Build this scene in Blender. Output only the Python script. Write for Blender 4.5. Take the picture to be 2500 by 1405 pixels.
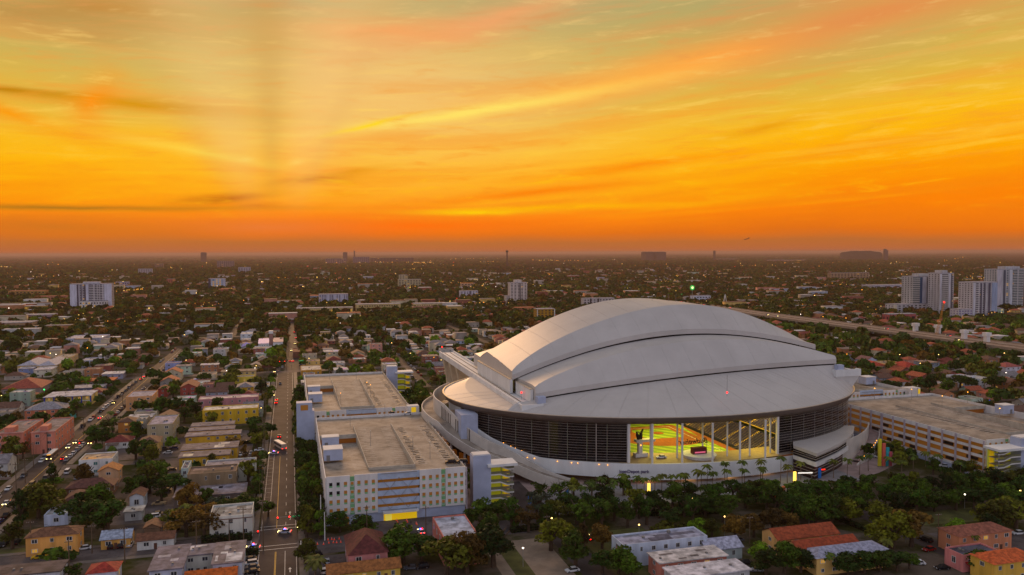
import bpy, math, random
import numpy as np
from mathutils import Vector, Matrix

SC = bpy.context.scene
for o in list(bpy.data.objects):
    bpy.data.objects.remove(o)
R = random.Random(7)
rad = math.radians

# ------------------------------------------------------------------ camera
FOC, CXP, CYP, CAM_H = 1940.0, 1250.0, 702.5, 100.0
PITCH, ROLL = rad(2.52), rad(0.2)
cam = bpy.data.cameras.new('camera')
cam.sensor_width = 36.0
cam.lens = 36.0 * FOC / 2500.0
cam.clip_start = 1.0
cam.clip_end = 200000.0
cam_o = bpy.data.objects.new('camera', cam)
SC.collection.objects.link(cam_o)
cam_o.matrix_world = (Matrix.Translation((0, 0, CAM_H)) @ Matrix.Rotation(rad(90) - PITCH, 4, 'X')
                      @ Matrix.Rotation(-ROLL, 4, 'Z'))
SC.camera = cam_o
SC.view_settings.view_transform = 'Standard'
SC.view_settings.look = 'None'
SC.view_settings.gamma = 1.0
SC.view_settings.exposure = 0.0
SC.render.resolution_x, SC.render.resolution_y = 1024, 575
SC.cycles.use_denoising = True
SC.cycles.max_bounces = 4
SC.cycles.diffuse_bounces = 2
SC.cycles.glossy_bounces = 2
SC.cycles.transmission_bounces = 2
SC.cycles.volume_bounces = 0
SC.cycles.sample_clamp_indirect = 3.0

# ------------------------------------------------------------------ street grid <-> world
GA = rad(15.6)
gc, gs = math.cos(GA), math.sin(GA)
CM = cam_o.matrix_world.to_3x3()


def W(v, u, z=0.0):
    return Vector((v * gc - u * gs, v * gs + u * gc, z))


def ray(px, py):
    return CM @ Vector((px - CXP, CYP - py, -FOC))


def _vu(d, t):
    x, y = d.x * t, d.y * t
    return (x * gc + y * gs, -x * gs + y * gc, CAM_H + d.z * t)


def g(px, py, z=0.0):
    """grid position (v, u, z) of the point at height z seen at photo pixel px, py"""
    d = ray(px, py)
    return _vu(d, (z - CAM_H) / d.z)


def onu(px, py, u):
    d = ray(px, py)
    return _vu(d, u / (-d.x * gs + d.y * gc))


def onv(px, py, v):
    d = ray(px, py)
    return _vu(d, v / (d.x * gc + d.y * gs))


CMI = CM.inverted()


def proj(v, u, z=0.0):
    p = CMI @ (W(v, u, z) - Vector((0, 0, CAM_H)))
    if p.z > -1:
        return (-9999, 9999)
    return (CXP + FOC * p.x / -p.z, CYP - FOC * p.y / -p.z)


def lin(c):
    out = []
    for x in c:
        x = x / 255.0
        out.append(x / 12.92 if x <= 0.04045 else ((x + 0.055) / 1.055) ** 2.4)
    return tuple(out)


def lin4(c):
    return lin(c) + (1.0,)


# ------------------------------------------------------------------ sky and light
SUN_AZ, SUN_EL = -16.4, 13.0
world = bpy.data.worlds.new('World')
SC.world = world
world.use_nodes = True
nt = world.node_tree
nt.nodes.clear()


class NG:
    """tiny node-math writer"""
    def __init__(s, tree):
        s.t = tree

    def n(s, kind, **kw):
        nd = s.t.nodes.new(kind)
        for k, v in kw.items():
            setattr(nd, k, v)
        return nd

    def put(s, sock, val):
        if hasattr(val, 'is_output') or isinstance(val, bpy.types.NodeSocket):
            s.t.links.new(val, sock)
        else:
            sock.default_value = val

    def m(s, op, a, b=None, c=None, clamp=False):
        nd = s.n('ShaderNodeMath', operation=op, use_clamp=clamp)
        s.put(nd.inputs[0], a)
        if b is not None:
            s.put(nd.inputs[1], b)
        if c is not None:
            s.put(nd.inputs[2], c)
        return nd.outputs[0]

    def xyz(s, x, y, z=0.0):
        nd = s.n('ShaderNodeCombineXYZ')
        s.put(nd.inputs[0], x)
        s.put(nd.inputs[1], y)
        s.put(nd.inputs[2], z)
        return nd.outputs[0]

    def noise(s, vec, scale=1.0, detail=3.0, rough=0.5, dist=0.0):
        nd = s.n('ShaderNodeTexNoise')
        nd.inputs['Scale'].default_value = scale
        nd.inputs['Detail'].default_value = detail
        nd.inputs['Roughness'].default_value = rough
        nd.inputs['Distortion'].default_value = dist
        if vec is not None:
            s.t.links.new(vec, nd.inputs['Vector'])
        return nd.outputs['Fac']

    def mix(s, f, a, b, blend='MIX'):
        nd = s.n('ShaderNodeMix', data_type='RGBA', blend_type=blend)
        s.put(nd.inputs['Factor'], f)
        s.put(nd.inputs['A'], a)
        s.put(nd.inputs['B'], b)
        return nd.outputs['Result']

    def ramp(s, f, stops, interp='LINEAR'):
        nd = s.n('ShaderNodeValToRGB')
        cr = nd.color_ramp
        cr.interpolation = interp
        while len(cr.elements) < len(stops):
            cr.elements.new(0.5)
        for e, (p, c) in zip(cr.elements, stops):
            e.position = p
            e.color = c if len(c) == 4 else tuple(c) + (1.0,)
        s.put(nd.inputs[0], f)
        return nd.outputs[0]

    def rng(s, x, a, b, c=0.0, d=1.0, smooth=True):
        nd = s.n('ShaderNodeMapRange', interpolation_type='SMOOTHSTEP' if smooth else 'LINEAR')
        s.put(nd.inputs[0], x)
        nd.inputs[1].default_value, nd.inputs[2].default_value = a, b
        nd.inputs[3].default_value, nd.inputs[4].default_value = c, d
        return nd.outputs[0]


k = NG(nt)
geo = k.n('ShaderNodeTexCoord')
sep = k.n('ShaderNodeSeparateXYZ')
nt.links.new(geo.outputs['Generated'], sep.inputs[0])
DX, DY, DZ = sep.outputs
az = k.m('MULTIPLY', k.m('ARCTAN2', DX, DY), 57.2958)
el = k.m('MULTIPLY', k.m('ARCSINE', DZ), 57.2958)
azp = k.m('MAXIMUM', k.m('MINIMUM', az, 60.0), -60.0)
# gentle warping so that no band is ruler straight
nz = geo.outputs['Generated']
w1 = k.m('SUBTRACT', k.noise(k.xyz(k.m('MULTIPLY', az, 0.06), k.m('MULTIPLY', el, 0.30), 1.0), 1.0, 3.0, 0.55), 0.5)
w2 = k.m('SUBTRACT', k.noise(k.xyz(k.m('MULTIPLY', az, 0.10), k.m('MULTIPLY', el, 0.55), 7.0), 1.0, 4.0, 0.6), 0.5)
tilt = k.m('MULTIPLY', k.m('MAXIMUM', azp, 0.0), 0.055)
elw = k.m('ADD', k.m('SUBTRACT', el, k.m('MULTIPLY', tilt, k.rng(el, 1.0, 5.0))),
          k.m('MULTIPLY', w1, k.rng(el, 0.3, 6.0, 0.8, 3.4)))
fac = k.m('SQRT', k.m('MAXIMUM', k.m('DIVIDE', elw, 90.0), 0.0))


def fe(e):
    return math.sqrt(e / 90.0)


base = k.ramp(fac, [(0.0, lin4((184, 98, 58))), (fe(0.7), lin4((188, 106, 46))), (fe(1.35), lin4((228, 112, 14))),
                    (fe(2.3), lin4((254, 130, 0))), (fe(4.2), lin4((255, 164, 0))), (fe(6.0), lin4((255, 182, 4))),
                    (fe(7.6), lin4((250, 186, 26))), (fe(9.6), lin4((228, 182, 62))), (fe(12.0), lin4((208, 176, 84))),
                    (fe(15.0), lin4((188, 168, 98))), (fe(18.0), lin4((170, 162, 112))), (fe(30), lin4((166, 162, 150))),
                    (fe(55), lin4((160, 164, 178))), (1.0, lin4((158, 164, 184)))])
# away from the sunset the low sky turns to dusk blue and mauve
back = k.ramp(fac, [(0.0, lin4((212, 196, 208))), (fe(6), lin4((224, 210, 220))), (fe(18), lin4((218, 218, 236))),
                    (fe(50), lin4((178, 184, 202))), (1.0, lin4((158, 164, 184)))])
absaz = k.m('ABSOLUTE', az)
sky = k.mix(k.rng(absaz, 50.0, 125.0), base, back)


# wide peach glow above the hidden sun
_ga = k.m('POWER', k.m('DIVIDE', k.m('SUBTRACT', az, -7.0), 13.0), 2.0)
_ge = k.m('POWER', k.m('DIVIDE', k.m('SUBTRACT', el, 11.5), 5.0), 2.0)
glow = k.m('EXPONENT', k.m('MULTIPLY', k.m('ADD', _ga, _ge), -1.0))
sky = k.mix(k.m('MULTIPLY', glow, 0.66), sky, lin4((255, 202, 124)))

_warped = {}
for _w in (0.5, 1.2, 2.6):
    _warped[_w] = k.xyz(k.m('MULTIPLY_ADD', w1, 5.0, az), k.m('MULTIPLY_ADD', w2, _w, el), 0.0)


def blob(a0, e0, ra, re, slope, col, amt, warp=1.0):
    """a cloud patch: a soft ellipse in azimuth/elevation with frayed edges"""
    global sky
    want = warp * re * 3.0
    key = min(_warped, key=lambda q: abs(q - want))
    mp = k.n('ShaderNodeMapping', vector_type='TEXTURE')
    mp.inputs['Location'].default_value = (a0, e0, 0)
    mp.inputs['Rotation'].default_value = (0, 0, math.atan(slope))
    mp.inputs['Scale'].default_value = (ra * 2.1, re * 2.4, 1)
    nt.links.new(_warped[key], mp.inputs['Vector'])
    gt = k.n('ShaderNodeTexGradient', gradient_type='QUADRATIC_SPHERE')
    nt.links.new(mp.outputs[0], gt.inputs[0])
    sky = k.mix(k.m('MULTIPLY', gt.outputs['Fac'], min(amt * 1.45, 1.25)), sky, lin4(col))


# layered streaks, drawn out along the wind
st1 = k.noise(k.xyz(k.m('MULTIPLY', az, 0.035), k.m('MULTIPLY', k.m('SUBTRACT', el, k.m('MULTIPLY', k.m('MAXIMUM', azp, -2.0), 0.10)), 0.55), 3.0), 1.0, 4.0, 0.55, 0.0)
f1 = k.m('MULTIPLY', k.rng(st1, 0.49, 0.66), k.rng(el, 1.2, 3.0, 0.0, 0.45))
f1 = k.m('MULTIPLY', f1, k.rng(absaz, 60.0, 110.0, 1.0, 0.0))
warmc = k.ramp(k.m('DIVIDE', el, 20.0, clamp=True), [(0.0, lin4((240, 118, 14))), (0.25, lin4((250, 140, 6))), (0.5, lin4((246, 160, 50))), (0.8, lin4((222, 150, 88))), (1.0, lin4((205, 148, 100)))])
sky = k.mix(f1, sky, warmc)
st2 = k.noise(k.xyz(k.m('MULTIPLY', az, 0.05), k.m('MULTIPLY', k.m('SUBTRACT', el, k.m('MULTIPLY', k.m('MAXIMUM', azp, -4.0), 0.085)), 1.5), 9.0), 1.0, 4.0, 0.6, 0.0)
f2 = k.m('MULTIPLY', k.rng(st2, 0.51, 0.66), k.rng(el, 1.6, 3.2, 0.0, 0.28))
f2 = k.m('MULTIPLY', f2, k.rng(el, 9.0, 15.0, 1.0, 0.3))
f2 = k.m('MULTIPLY', f2, k.rng(absaz, 60.0, 110.0, 1.0, 0.0))
litc = k.ramp(k.m('DIVIDE', el, 20.0, clamp=True), [(0.0, lin4((255, 150, 10))), (0.25, lin4((255, 196, 10))), (0.5, lin4((255, 212, 96))), (1.0, lin4((226, 186, 136)))])
sky = k.mix(f2, sky, litc)

blob(-26.0, 15.2, 7.0, 1.2, 0.02, (196, 138, 62), 0.8)
blob(-31.0, 14.3, 6.0, 0.7, 0.0, (192, 140, 70), 0.5)
blob(-33.0, 9.9, 7.0, 0.22, -0.02, (190, 126, 10), 0.95)
blob(-25.0, 9.6, 7.0, 0.4, -0.03, (218, 150, 14), 0.75)
blob(-27.2, 9.6, 1.1, 1.6, -0.35, (252, 146, 14), 0.7, 0.6)
blob(-31.5, 8.4, 3.6, 0.45, -0.28, (252, 156, 10), 0.7)
blob(-21.5, 6.7, 5.5, 0.28, -0.16, (255, 214, 70), 0.6, 0.8)
blob(-29.0, 2.9, 11.0, 0.16, 0.01, (178, 116, 20), 0.75)
blob(-19.5, 3.7, 2.8, 0.30, 0.12, (206, 108, 8), 0.95, 1.6)
blob(-17.8, 3.2, 1.6, 0.22, 0.0, (222, 122, 10), 0.6, 1.2)
blob(-13.6, 5.0, 2.6, 0.24, 0.10, (222, 130, 8), 0.95, 1.4)
blob(-10.4, 5.7, 2.2, 0.20, 0.14, (232, 150, 14), 0.6, 1.0)
blob(-18.6, 6.3, 0.6, 0.18, 0.15, (255, 216, 96), 0.4, 1.5)
blob(-15.0, 6.25, 0.6, 0.2, 0.3, (255, 216, 96), 0.45, 1.5)
# the long bright streak climbing to the right, yellow then peach
blob(14.0, 13.0, 12.0, 0.95, 0.17, (255, 164, 70), 0.85, 0.4)
blob(24.0, 15.0, 9.0, 1.5, 0.13, (228, 146, 78), 0.8, 0.4)
blob(6.0, 11.6, 9.0, 0.8, 0.16, (255, 178, 70), 0.7, 0.4)
blob(-3.0, 9.9, 11.0, 0.36, 0.155, (255, 224, 100), 0.9, 0.3)
blob(-10.0, 8.9, 2.6, 0.15, 0.28, (255, 216, 20), 0.9, 0.3)
blob(-1.0, 16.2, 9.0, 0.8, 0.24, (244, 166, 104), 0.8, 0.5)
blob(-9.0, 15.1, 6.5, 0.6, 0.02, (246, 160, 92), 0.7)
blob(1.0, 17.8, 8.0, 1.0, 0.1, (190, 168, 112), 0.6)
blob(-18.0, 17.6, 7.0, 1.0, 0.0, (176, 170, 122), 0.5)
# orange bars low on the right
blob(17.5, 8.4, 3.4, 0.28, 0.20, (238, 160, 14), 0.7, 0.9)
blob(23.5, 8.0, 2.0, 0.16, 0.2, (240, 164, 20), 0.5, 0.8)
blob(9.0, 6.0, 9.0, 0.4, 0.10, (255, 146, 2), 0.7, 0.8)
blob(26.0, 5.3, 10.0, 0.5, 0.07, (255, 150, 0), 0.7, 0.8)
blob(2.0, 4.3, 9.0, 0.32, 0.09, (255, 132, 0), 0.7, 0.8)
blob(-3.0, 2.9, 4.2, 0.18, 0.01, (255, 206, 0), 1.1, 0.7)
blob(4.0, 3.2, 9.0, 0.18, 0.02, (255, 184, 0), 0.7, 0.6)
blob(-7.0, 1.9, 9.0, 0.5, 0.01, (255, 112, 0), 0.75, 0.5)
blob(-18.0, 1.8, 5.0, 0.45, 0.0, (238, 122, 52), 0.6, 0.5)
blob(-30.0, 1.7, 9.0, 0.7, 0.0, (212, 116, 26), 0.7, 0.5)

# finer, broken wisps
st3 = k.noise(k.xyz(k.m('MULTIPLY', az, 0.22), k.m('MULTIPLY', k.m('SUBTRACT', el, k.m('MULTIPLY', azp, 0.05)), 1.5), 21.0), 1.0, 6.0, 0.68, 0.4)
f3 = k.m('MULTIPLY', k.rng(absaz, 60.0, 110.0, 1.0, 0.0), k.rng(el, 1.5, 4.0, 0.0, 0.48))
sky = k.mix(k.m('MULTIPLY', f3, k.rng(st3, 0.50, 0.72)), sky, warmc)
sky = k.mix(k.m('MULTIPLY', f3, k.rng(st3, 0.48, 0.28)), sky, litc)
# crepuscular rays fanning from the hidden sun
ax = k.m('SUBTRACT', az, -16.6)
ey = k.m('ADD', el, 0.5)
ang = k.m('MULTIPLY', k.m('ARCTAN2', ax, ey), 57.2958)
rr = k.m('SQRT', k.m('ADD', k.m('POWER', ax, 2.0), k.m('POWER', ey, 2.0)))
fade = k.m('MULTIPLY', k.rng(rr, 2.5, 9.0), k.rng(rr, 16.0, 30.0, 1.0, 0.0))
fade = k.m('MULTIPLY', fade, k.rng(k.m('ABSOLUTE', ang), 20.0, 48.0, 1.0, 0.0))


def raybeam(a0, wd, col, amt):
    global sky
    q = k.m('POWER', k.m('DIVIDE', k.m('SUBTRACT', ang, a0), wd), 2.0)
    f = k.m('MULTIPLY', k.m('MULTIPLY', k.m('EXPONENT', k.m('MULTIPLY', q, -1.0)), fade), amt)
    sky = k.mix(f, sky, lin4(col))


raybeam(-18.0, 14.0, (240, 200, 128), 0.36)
raybeam(16.0, 13.0, (255, 200, 128), 0.34)
raybeam(36.0, 9.0, (252, 194, 116), 0.16)
raybeam(-0.9, 5.6, (204, 152, 74), 0.36)
raybeam(24.0, 4.0, (222, 164, 92), 0.16)
raybeam(-31.0, 5.0, (204, 162, 84), 0.16)

below = k.rng(el, -1.5, 0.0)
sky = k.mix(below, lin4((120, 84, 66)), sky)
nish = k.n('ShaderNodeTexSky', sky_type='NISHITA', sun_disc=False)
nish.sun_elevation = rad(SUN_EL)
nish.sun_rotation = rad(SUN_AZ)
bg = k.n('ShaderNodeBackground')
nt.links.new(sky, bg.inputs[0])
bg.inputs[1].default_value = 1.0
bg2 = k.n('ShaderNodeBackground')
nt.links.new(nish.outputs[0], bg2.inputs[0])
bg2.inputs[1].default_value = 0.0002
addsh = k.n('ShaderNodeAddShader')
nt.links.new(bg.outputs[0], addsh.inputs[0])
nt.links.new(bg2.outputs[0], addsh.inputs[1])
wout = k.n('ShaderNodeOutputWorld')
nt.links.new(addsh.outputs[0], wout.inputs[0])
world.cycles.sampling_method = 'NONE'

sun = bpy.data.lights.new('sun', 'SUN')
sun.energy = 2.6
sun.angle = rad(18)
sun.color = (1.0, 0.55, 0.25)
sun_o = bpy.data.objects.new('sun', sun)
SC.collection.objects.link(sun_o)
_S = Vector((math.sin(rad(SUN_AZ)) * math.cos(rad(SUN_EL)), math.cos(rad(SUN_AZ)) * math.cos(rad(SUN_EL)), math.sin(rad(SUN_EL))))
sun_o.rotation_euler = (-_S).to_track_quat('-Z', 'Y').to_euler()
sun_o.location = (0, 0, 300)

# ------------------------------------------------------------------ materials
MATS = {}


def mat(name, rgb=(128, 128, 128), rough=0.8, var=0.18, scale=0.25, metal=0.0, emit=None, strength=0.0, objcol=False,
        spec=0.3, scale2=None, streak=False, sample=False, attr=None, tint=None):
    if name in MATS:
        return MATS[name]
    m = bpy.data.materials.new(name)
    m.use_nodes = True
    t = m.node_tree
    t.nodes.clear()
    q = NG(t)
    out = q.n('ShaderNodeOutputMaterial')
    b = q.n('ShaderNodeBsdfPrincipled')
    b.inputs['Roughness'].default_value = rough
    b.inputs['Metallic'].default_value = metal
    b.inputs['Specular IOR Level'].default_value = spec
    t.links.new(b.outputs[0], out.inputs[0])
    if objcol:
        oi = q.n('ShaderNodeObjectInfo')
        col = oi.outputs['Color']
    elif attr:
        an = q.n('ShaderNodeAttribute', attribute_name=attr)
        col = an.outputs['Color']
    else:
        rg = q.n('ShaderNodeRGB')
        rg.outputs[0].default_value = lin4(rgb)
        col = rg.outputs[0]
    if tint:
        col = q.mix(1.0, col, lin4(tint), 'MULTIPLY')
    if var > 0:
        gm = q.n('ShaderNodeNewGeometry')
        vec = gm.outputs['Position']
        if streak:
            mp = q.n('ShaderNodeMapping')
            mp.inputs['Scale'].default_value = (1.0, 1.0, 0.15)
            t.links.new(vec, mp.inputs[0])
            vec = mp.outputs[0]
        f = q.noise(vec, scale, 4.0, 0.6)
        lo = q.mix(1.0, col, (1 - var * 1.6,) * 3 + (1,), 'MULTIPLY')
        hi = q.mix(1.0, col, (1 + var * 0.9,) * 3 + (1,), 'MULTIPLY')
        col = q.mix(q.rng(f, 0.32, 0.68), lo, hi)
        if scale2:
            f2 = q.noise(vec, scale2, 3.0, 0.6)
            col = q.mix(q.rng(f2, 0.56, 0.64, 0.0, 0.55), col, q.mix(1.0, col, (0.55, 0.54, 0.55, 1), 'MULTIPLY'))
    t.links.new(col, b.inputs['Base Color'])
    if emit is not None:
        b.inputs['Emission Color'].default_value = lin4(emit)
        b.inputs['Emission Strength'].default_value = strength
        if not sample:
            m.cycles.emission_sampling = 'NONE'
    MATS[name] = m
    return m


PAINT = mat('painted_wall', objcol=True, rough=0.85, var=0.13, scale=0.35, streak=True)
ROOFF = mat('flat_roofing', objcol=True, rough=0.9, var=0.30, scale=0.30, scale2=0.16)
ROOFT = mat('tile_roofing', objcol=True, rough=0.85, var=0.25, scale=0.9)
CARP = mat('car_paint', objcol=True, rough=0.6, var=0.0, spec=0.08)
WHITE = mat('white_render', (214, 214, 212), 0.7, 0.07, 0.12, streak=True)
ROOFW = mat('white_membrane', (184, 178, 172), 0.5, 0.05, 0.05, streak=True, spec=0.3)
FASC = mat('bronze_grey_fascia', (104, 92, 84), 0.5, 0.08, 0.2)
CONC = mat('concrete_deck', (150, 138, 124), 0.85, 0.2, 0.12, scale2=0.3)
CONCW = mat('precast_concrete', (212, 208, 204), 0.8, 0.08, 0.25, streak=True)
LAV = mat('lavender_render', (166, 174, 196), 0.75, 0.07, 0.2)
ASPH = mat('asphalt', (94, 86, 84), 0.85, 0.2, 0.12, scale2=0.5, spec=0.08)
ASPH2 = mat('worn_asphalt', (74, 66, 64), 0.85, 0.2, 0.1, scale2=0.4, spec=0.08)
WALK = mat('pavement', (112, 102, 94), 0.85, 0.15, 0.3)
PAVER = mat('plaza_paving', (150, 128, 122), 0.8, 0.15, 0.2)
LINEW = mat('road_paint_white', (205, 202, 195), 0.7, 0.12, 0.8)
LINEY = mat('road_paint_yellow', (205, 160, 40), 0.7, 0.12, 0.8)
GRASSM = mat('dry_lawn', (84, 84, 40), 0.95, 0.3, 0.15, scale2=0.6)
GLASSD = mat('dark_glazing', (16, 17, 22), 0.12, 0.0, spec=0.5)
PANE = mat('window_pane', (48, 54, 62), 0.15, 0.3, 0.4, spec=0.6)
PANET = mat('window_pane_teal', (60, 120, 120), 0.15, 0.2, 0.4, spec=0.6)
PANEL = mat('window_pane_lit', (120, 90, 40), 0.4, 0.0, emit=(255, 190, 70), strength=0.42)
AMBER = mat('amber_lit_interior', (130, 92, 44), 0.8, 0.0, emit=(200, 124, 26), strength=0.14)
AMBERD = mat('amber_dim_interior', (120, 76, 30), 0.8, 0.0, emit=(190, 100, 10), strength=0.10)
YELLIT = mat('yellow_lit_interior', (180, 150, 40), 0.8, 0.0, emit=(236, 190, 10), strength=0.55, sample=True)
GREENP = mat('green_panel', (116, 170, 120), 0.7, 0.08)
FRAME = mat('window_frame', (200, 198, 192), 0.6, 0.05)
DARK = mat('dark_void', (14, 13, 14), 0.9, 0.0)
METAL = mat('grey_metal', (120, 118, 116), 0.65, 0.1, metal=0.1)
POLE = mat('timber_pole', (96, 78, 60), 0.9, 0.15)
GALV = mat('galvanised_pole', (150, 146, 138), 0.5, 0.1, metal=0.3)
RUBBER = mat('tyre_rubber', (22, 22, 23), 0.9, 0.0)
RIM = mat('wheel_rim', (140, 140, 142), 0.4, 0.0, metal=0.7)
CGLASS = mat('car_glass', (20, 23, 28), 0.3, 0.0, spec=0.2)
HEADL = mat('headlight_on', (255, 240, 200), 0.4, 0.0, emit=(255, 226, 130), strength=7.0)
HEADO = mat('headlight_off', (190, 190, 190), 0.2, 0.0)
TAILL = mat('taillight_on', (255, 30, 20), 0.4, 0.0, emit=(255, 26, 14), strength=5.0)
TAILO = mat('taillight_off', (110, 16, 14), 0.3, 0.0)
BARK = mat('bark', (74, 58, 44), 0.95, 0.2, 1.0)
LAMPW = mat('lamp_warm', (255, 220, 150), 0.5, 0.0, emit=(255, 206, 110), strength=5.0)
LAMPO = mat('lamp_sodium', (255, 190, 90), 0.5, 0.0, emit=(255, 160, 40), strength=4.5)
LAMPC = mat('lamp_cool', (255, 255, 250), 0.5, 0.0, emit=(255, 236, 214), strength=5.0)
LAMPG = mat('lamp_green', (120, 255, 150), 0.5, 0.0, emit=(40, 255, 110), strength=4.0)
LAMPR = mat('lamp_red', (255, 60, 50), 0.5, 0.0, emit=(255, 24, 20), strength=6.0)
LAMPB = mat('lamp_blue', (80, 110, 255), 0.5, 0.0, emit=(50, 80, 255), strength=8.0)


def leafmat(name, a, b, attr=None):
    m = bpy.data.materials.new(name)
    m.use_nodes = True
    t = m.node_tree
    t.nodes.clear()
    q = NG(t)
    out = q.n('ShaderNodeOutputMaterial')
    bs = q.n('ShaderNodeBsdfPrincipled')
    bs.inputs['Roughness'].default_value = 0.75
    bs.inputs['Specular IOR Level'].default_value = 0.2
    tr = q.n('ShaderNodeBsdfTranslucent')
    mx = q.n('ShaderNodeMixShader')
    mx.inputs[0].default_value = 0.22
    oi = q.n('ShaderNodeObjectInfo')
    gm = q.n('ShaderNodeNewGeometry')
    f = q.noise(gm.outputs['Position'], 0.45, 3.0, 0.6)
    if attr:
        an = q.n('ShaderNodeAttribute', attribute_name=attr)
        base = an.outputs['Color']
    else:
        base = oi.outputs['Color']
    c0 = q.mix(1.0, base, lin4(a), 'MULTIPLY')
    c1 = q.mix(1.0, base, lin4(b), 'MULTIPLY')
    col = q.mix(q.rng(f, 0.34, 0.66), c0, c1)
    t.links.new(col, bs.inputs['Base Color'])
    t.links.new(col, tr.inputs[0])
    t.links.new(bs.outputs[0], mx.inputs[1])
    t.links.new(tr.outputs[0], mx.inputs[2])
    t.links.new(mx.outputs[0], out.inputs[0])
    MATS[name] = m
    return m


LEAF = leafmat('leaves', (150, 150, 150), (255, 255, 255))
LEAFS = leafmat('leaves_far', (150, 150, 150), (255, 255, 255), attr='tint')

# ------------------------------------------------------------------ mesh builder
COL = SC.collection
NEWMESH = bpy.data.meshes.new
NEWOBJ = bpy.data.objects.new


class MB:
    def __init__(s):
        s.v, s.f, s.m = [], [], []

    def add(s, vs, fs, m=0):
        n = len(s.v)
        s.v += [tuple(p) for p in vs]
        for f in fs:
            s.f.append([n + i for i in f])
            s.m.append(m)
        return s

    def box(s, x0, x1, y0, y1, z0, z1, m=0, bottom=False):
        vs = [(x0, y0, z0), (x1, y0, z0), (x1, y1, z0), (x0, y1, z0), (x0, y0, z1), (x1, y0, z1), (x1, y1, z1), (x0, y1, z1)]
        fs = [(0, 1, 5, 4), (1, 2, 6, 5), (2, 3, 7, 6), (3, 0, 4, 7), (4, 5, 6, 7), (3, 2, 1, 0)]
        return s.add(vs, fs, m)

    def quad(s, a, b, c, d, m=0):
        return s.add([a, b, c, d], [(0, 1, 2, 3)], m)

    def prism(s, poly, z0, z1, m=0, mt=None):
        n = len(poly)
        vs = [(x, y, z0) for x, y in poly] + [(x, y, z1) for x, y in poly]
        s.add(vs, [(i, (i + 1) % n, n + (i + 1) % n, n + i) for i in range(n)], m)
        s.add([(x, y, z1) for x, y in poly], [tuple(range(n))], m if mt is None else mt)
        return s

    def cyl(s, x, y, z0, z1, r0, r1=None, n=8, m=0):
        r1 = r0 if r1 is None else r1
        c = [(math.cos(2 * math.pi * i / n), math.sin(2 * math.pi * i / n)) for i in range(n)]
        vs = [(x + a * r0, y + b * r0, z0) for a, b in c] + [(x + a * r1, y + b * r1, z1) for a, b in c]
        s.add(vs, [(i, (i + 1) % n, n + (i + 1) % n, n + i) for i in range(n)] + [tuple(range(n, 2 * n)), tuple(range(n - 1, -1, -1))], m)
        return s

    def tube(s, p, q, r0, r1=None, n=5, m=0):
        r1 = r0 if r1 is None else r1
        p, q = Vector(p), Vector(q)
        d = (q - p).normalized()
        a = d.orthogonal().normalized()
        b = d.cross(a)
        vs = []
        for c, r in ((p, r0), (q, r1)):
            for i in range(n):
                t = 2 * math.pi * i / n
                vs.append(tuple(c + a * (math.cos(t) * r) + b * (math.sin(t) * r)))
        s.add(vs, [(i, (i + 1) % n, n + (i + 1) % n, n + i) for i in range(n)] + [tuple(range(n, 2 * n)), tuple(range(n - 1, -1, -1))], m)
        return s

    def ball(s, x, y, z, r, rz=None, m=0, n=6, k=4):
        rz = rz or r
        vs = [(x, y, z - rz)]
        for j in range(1, k):
            t = math.pi * j / k
            for i in range(n):
                a = 2 * math.pi * i / n
                vs.append((x + r * math.sin(t) * math.cos(a), y + r * math.sin(t) * math.sin(a), z - rz * math.cos(t)))
        vs.append((x, y, z + rz))
        fs = [(0, 1 + (i + 1) % n, 1 + i) for i in range(n)]
        for j in range(k - 2):
            for i in range(n):
                fs.append((1 + j * n + i, 1 + j * n + (i + 1) % n, 1 + (j + 1) * n + (i + 1) % n, 1 + (j + 1) * n + i))
        e = len(vs) - 1
        fs += [(1 + (k - 2) * n + i, 1 + (k - 2) * n + (i + 1) % n, e) for i in range(n)]
        return s.add(vs, fs, m)

    def grid(s, rows, m=0):
        n = len(rows[0])
        vs = [p for r in rows for p in r]
        fs = [(j * n + i, j * n + i + 1, (j + 1) * n + i + 1, (j + 1) * n + i) for j in range(len(rows) - 1) for i in range(n - 1)]
        return s.add(vs, fs, m)

    def mesh(s, name, mats, smooth=False):
        me = NEWMESH(name)
        me.from_pydata(s.v, [], s.f)
        for m in mats:
            me.materials.append(m)
        if len(mats) > 1:
            me.polygons.foreach_set('material_index', s.m)
        if smooth:
            me.polygons.foreach_set('use_smooth', [True] * len(s.f))
        return me

    def build(s, name, mats, parent=None, loc=(0, 0, 0), rz=0.0, color=None, smooth=False):
        if not isinstance(mats, (list, tuple)):
            mats = [mats]
        return put(name, s.mesh(name, mats, smooth), parent, loc, rz, color)


def put(name, me, parent=None, loc=(0, 0, 0), rz=0.0, color=None, scale=None):
    o = NEWOBJ(name, me)
    COL.objects.link(o)
    o.location = loc
    if rz:
        o.rotation_euler = (0, 0, rz)
    if color is not None:
        o.color = lin4(color)
    if scale is not None:
        o.scale = scale
    if parent is not None:
        o.parent = parent
    return o


THINGS = []      # (object, look, place, category, group, (v, u))


def thing(name, v, u, z=0.0, rot=0.0, label=None, cat=None, group=None, look=None, place=None):
    o = NEWOBJ(name, None)
    COL.objects.link(o)
    o.location = W(v, u, z)
    o.rotation_euler = (0, 0, GA + rot)
    o.empty_display_size = 0.5
    reg(o, v, u, z, label, cat, group, look, place)
    return o


def reg(o, v, u, z=0.0, label=None, cat=None, group=None, look=None, place=None):
    o['category'] = cat
    if group:
        o['group'] = group
    if label:
        o['label'] = label
    else:
        THINGS.append((o, look, place, proj(v, u, z)))


def structure(o):
    o['kind'] = 'structure'
    return o


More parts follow.
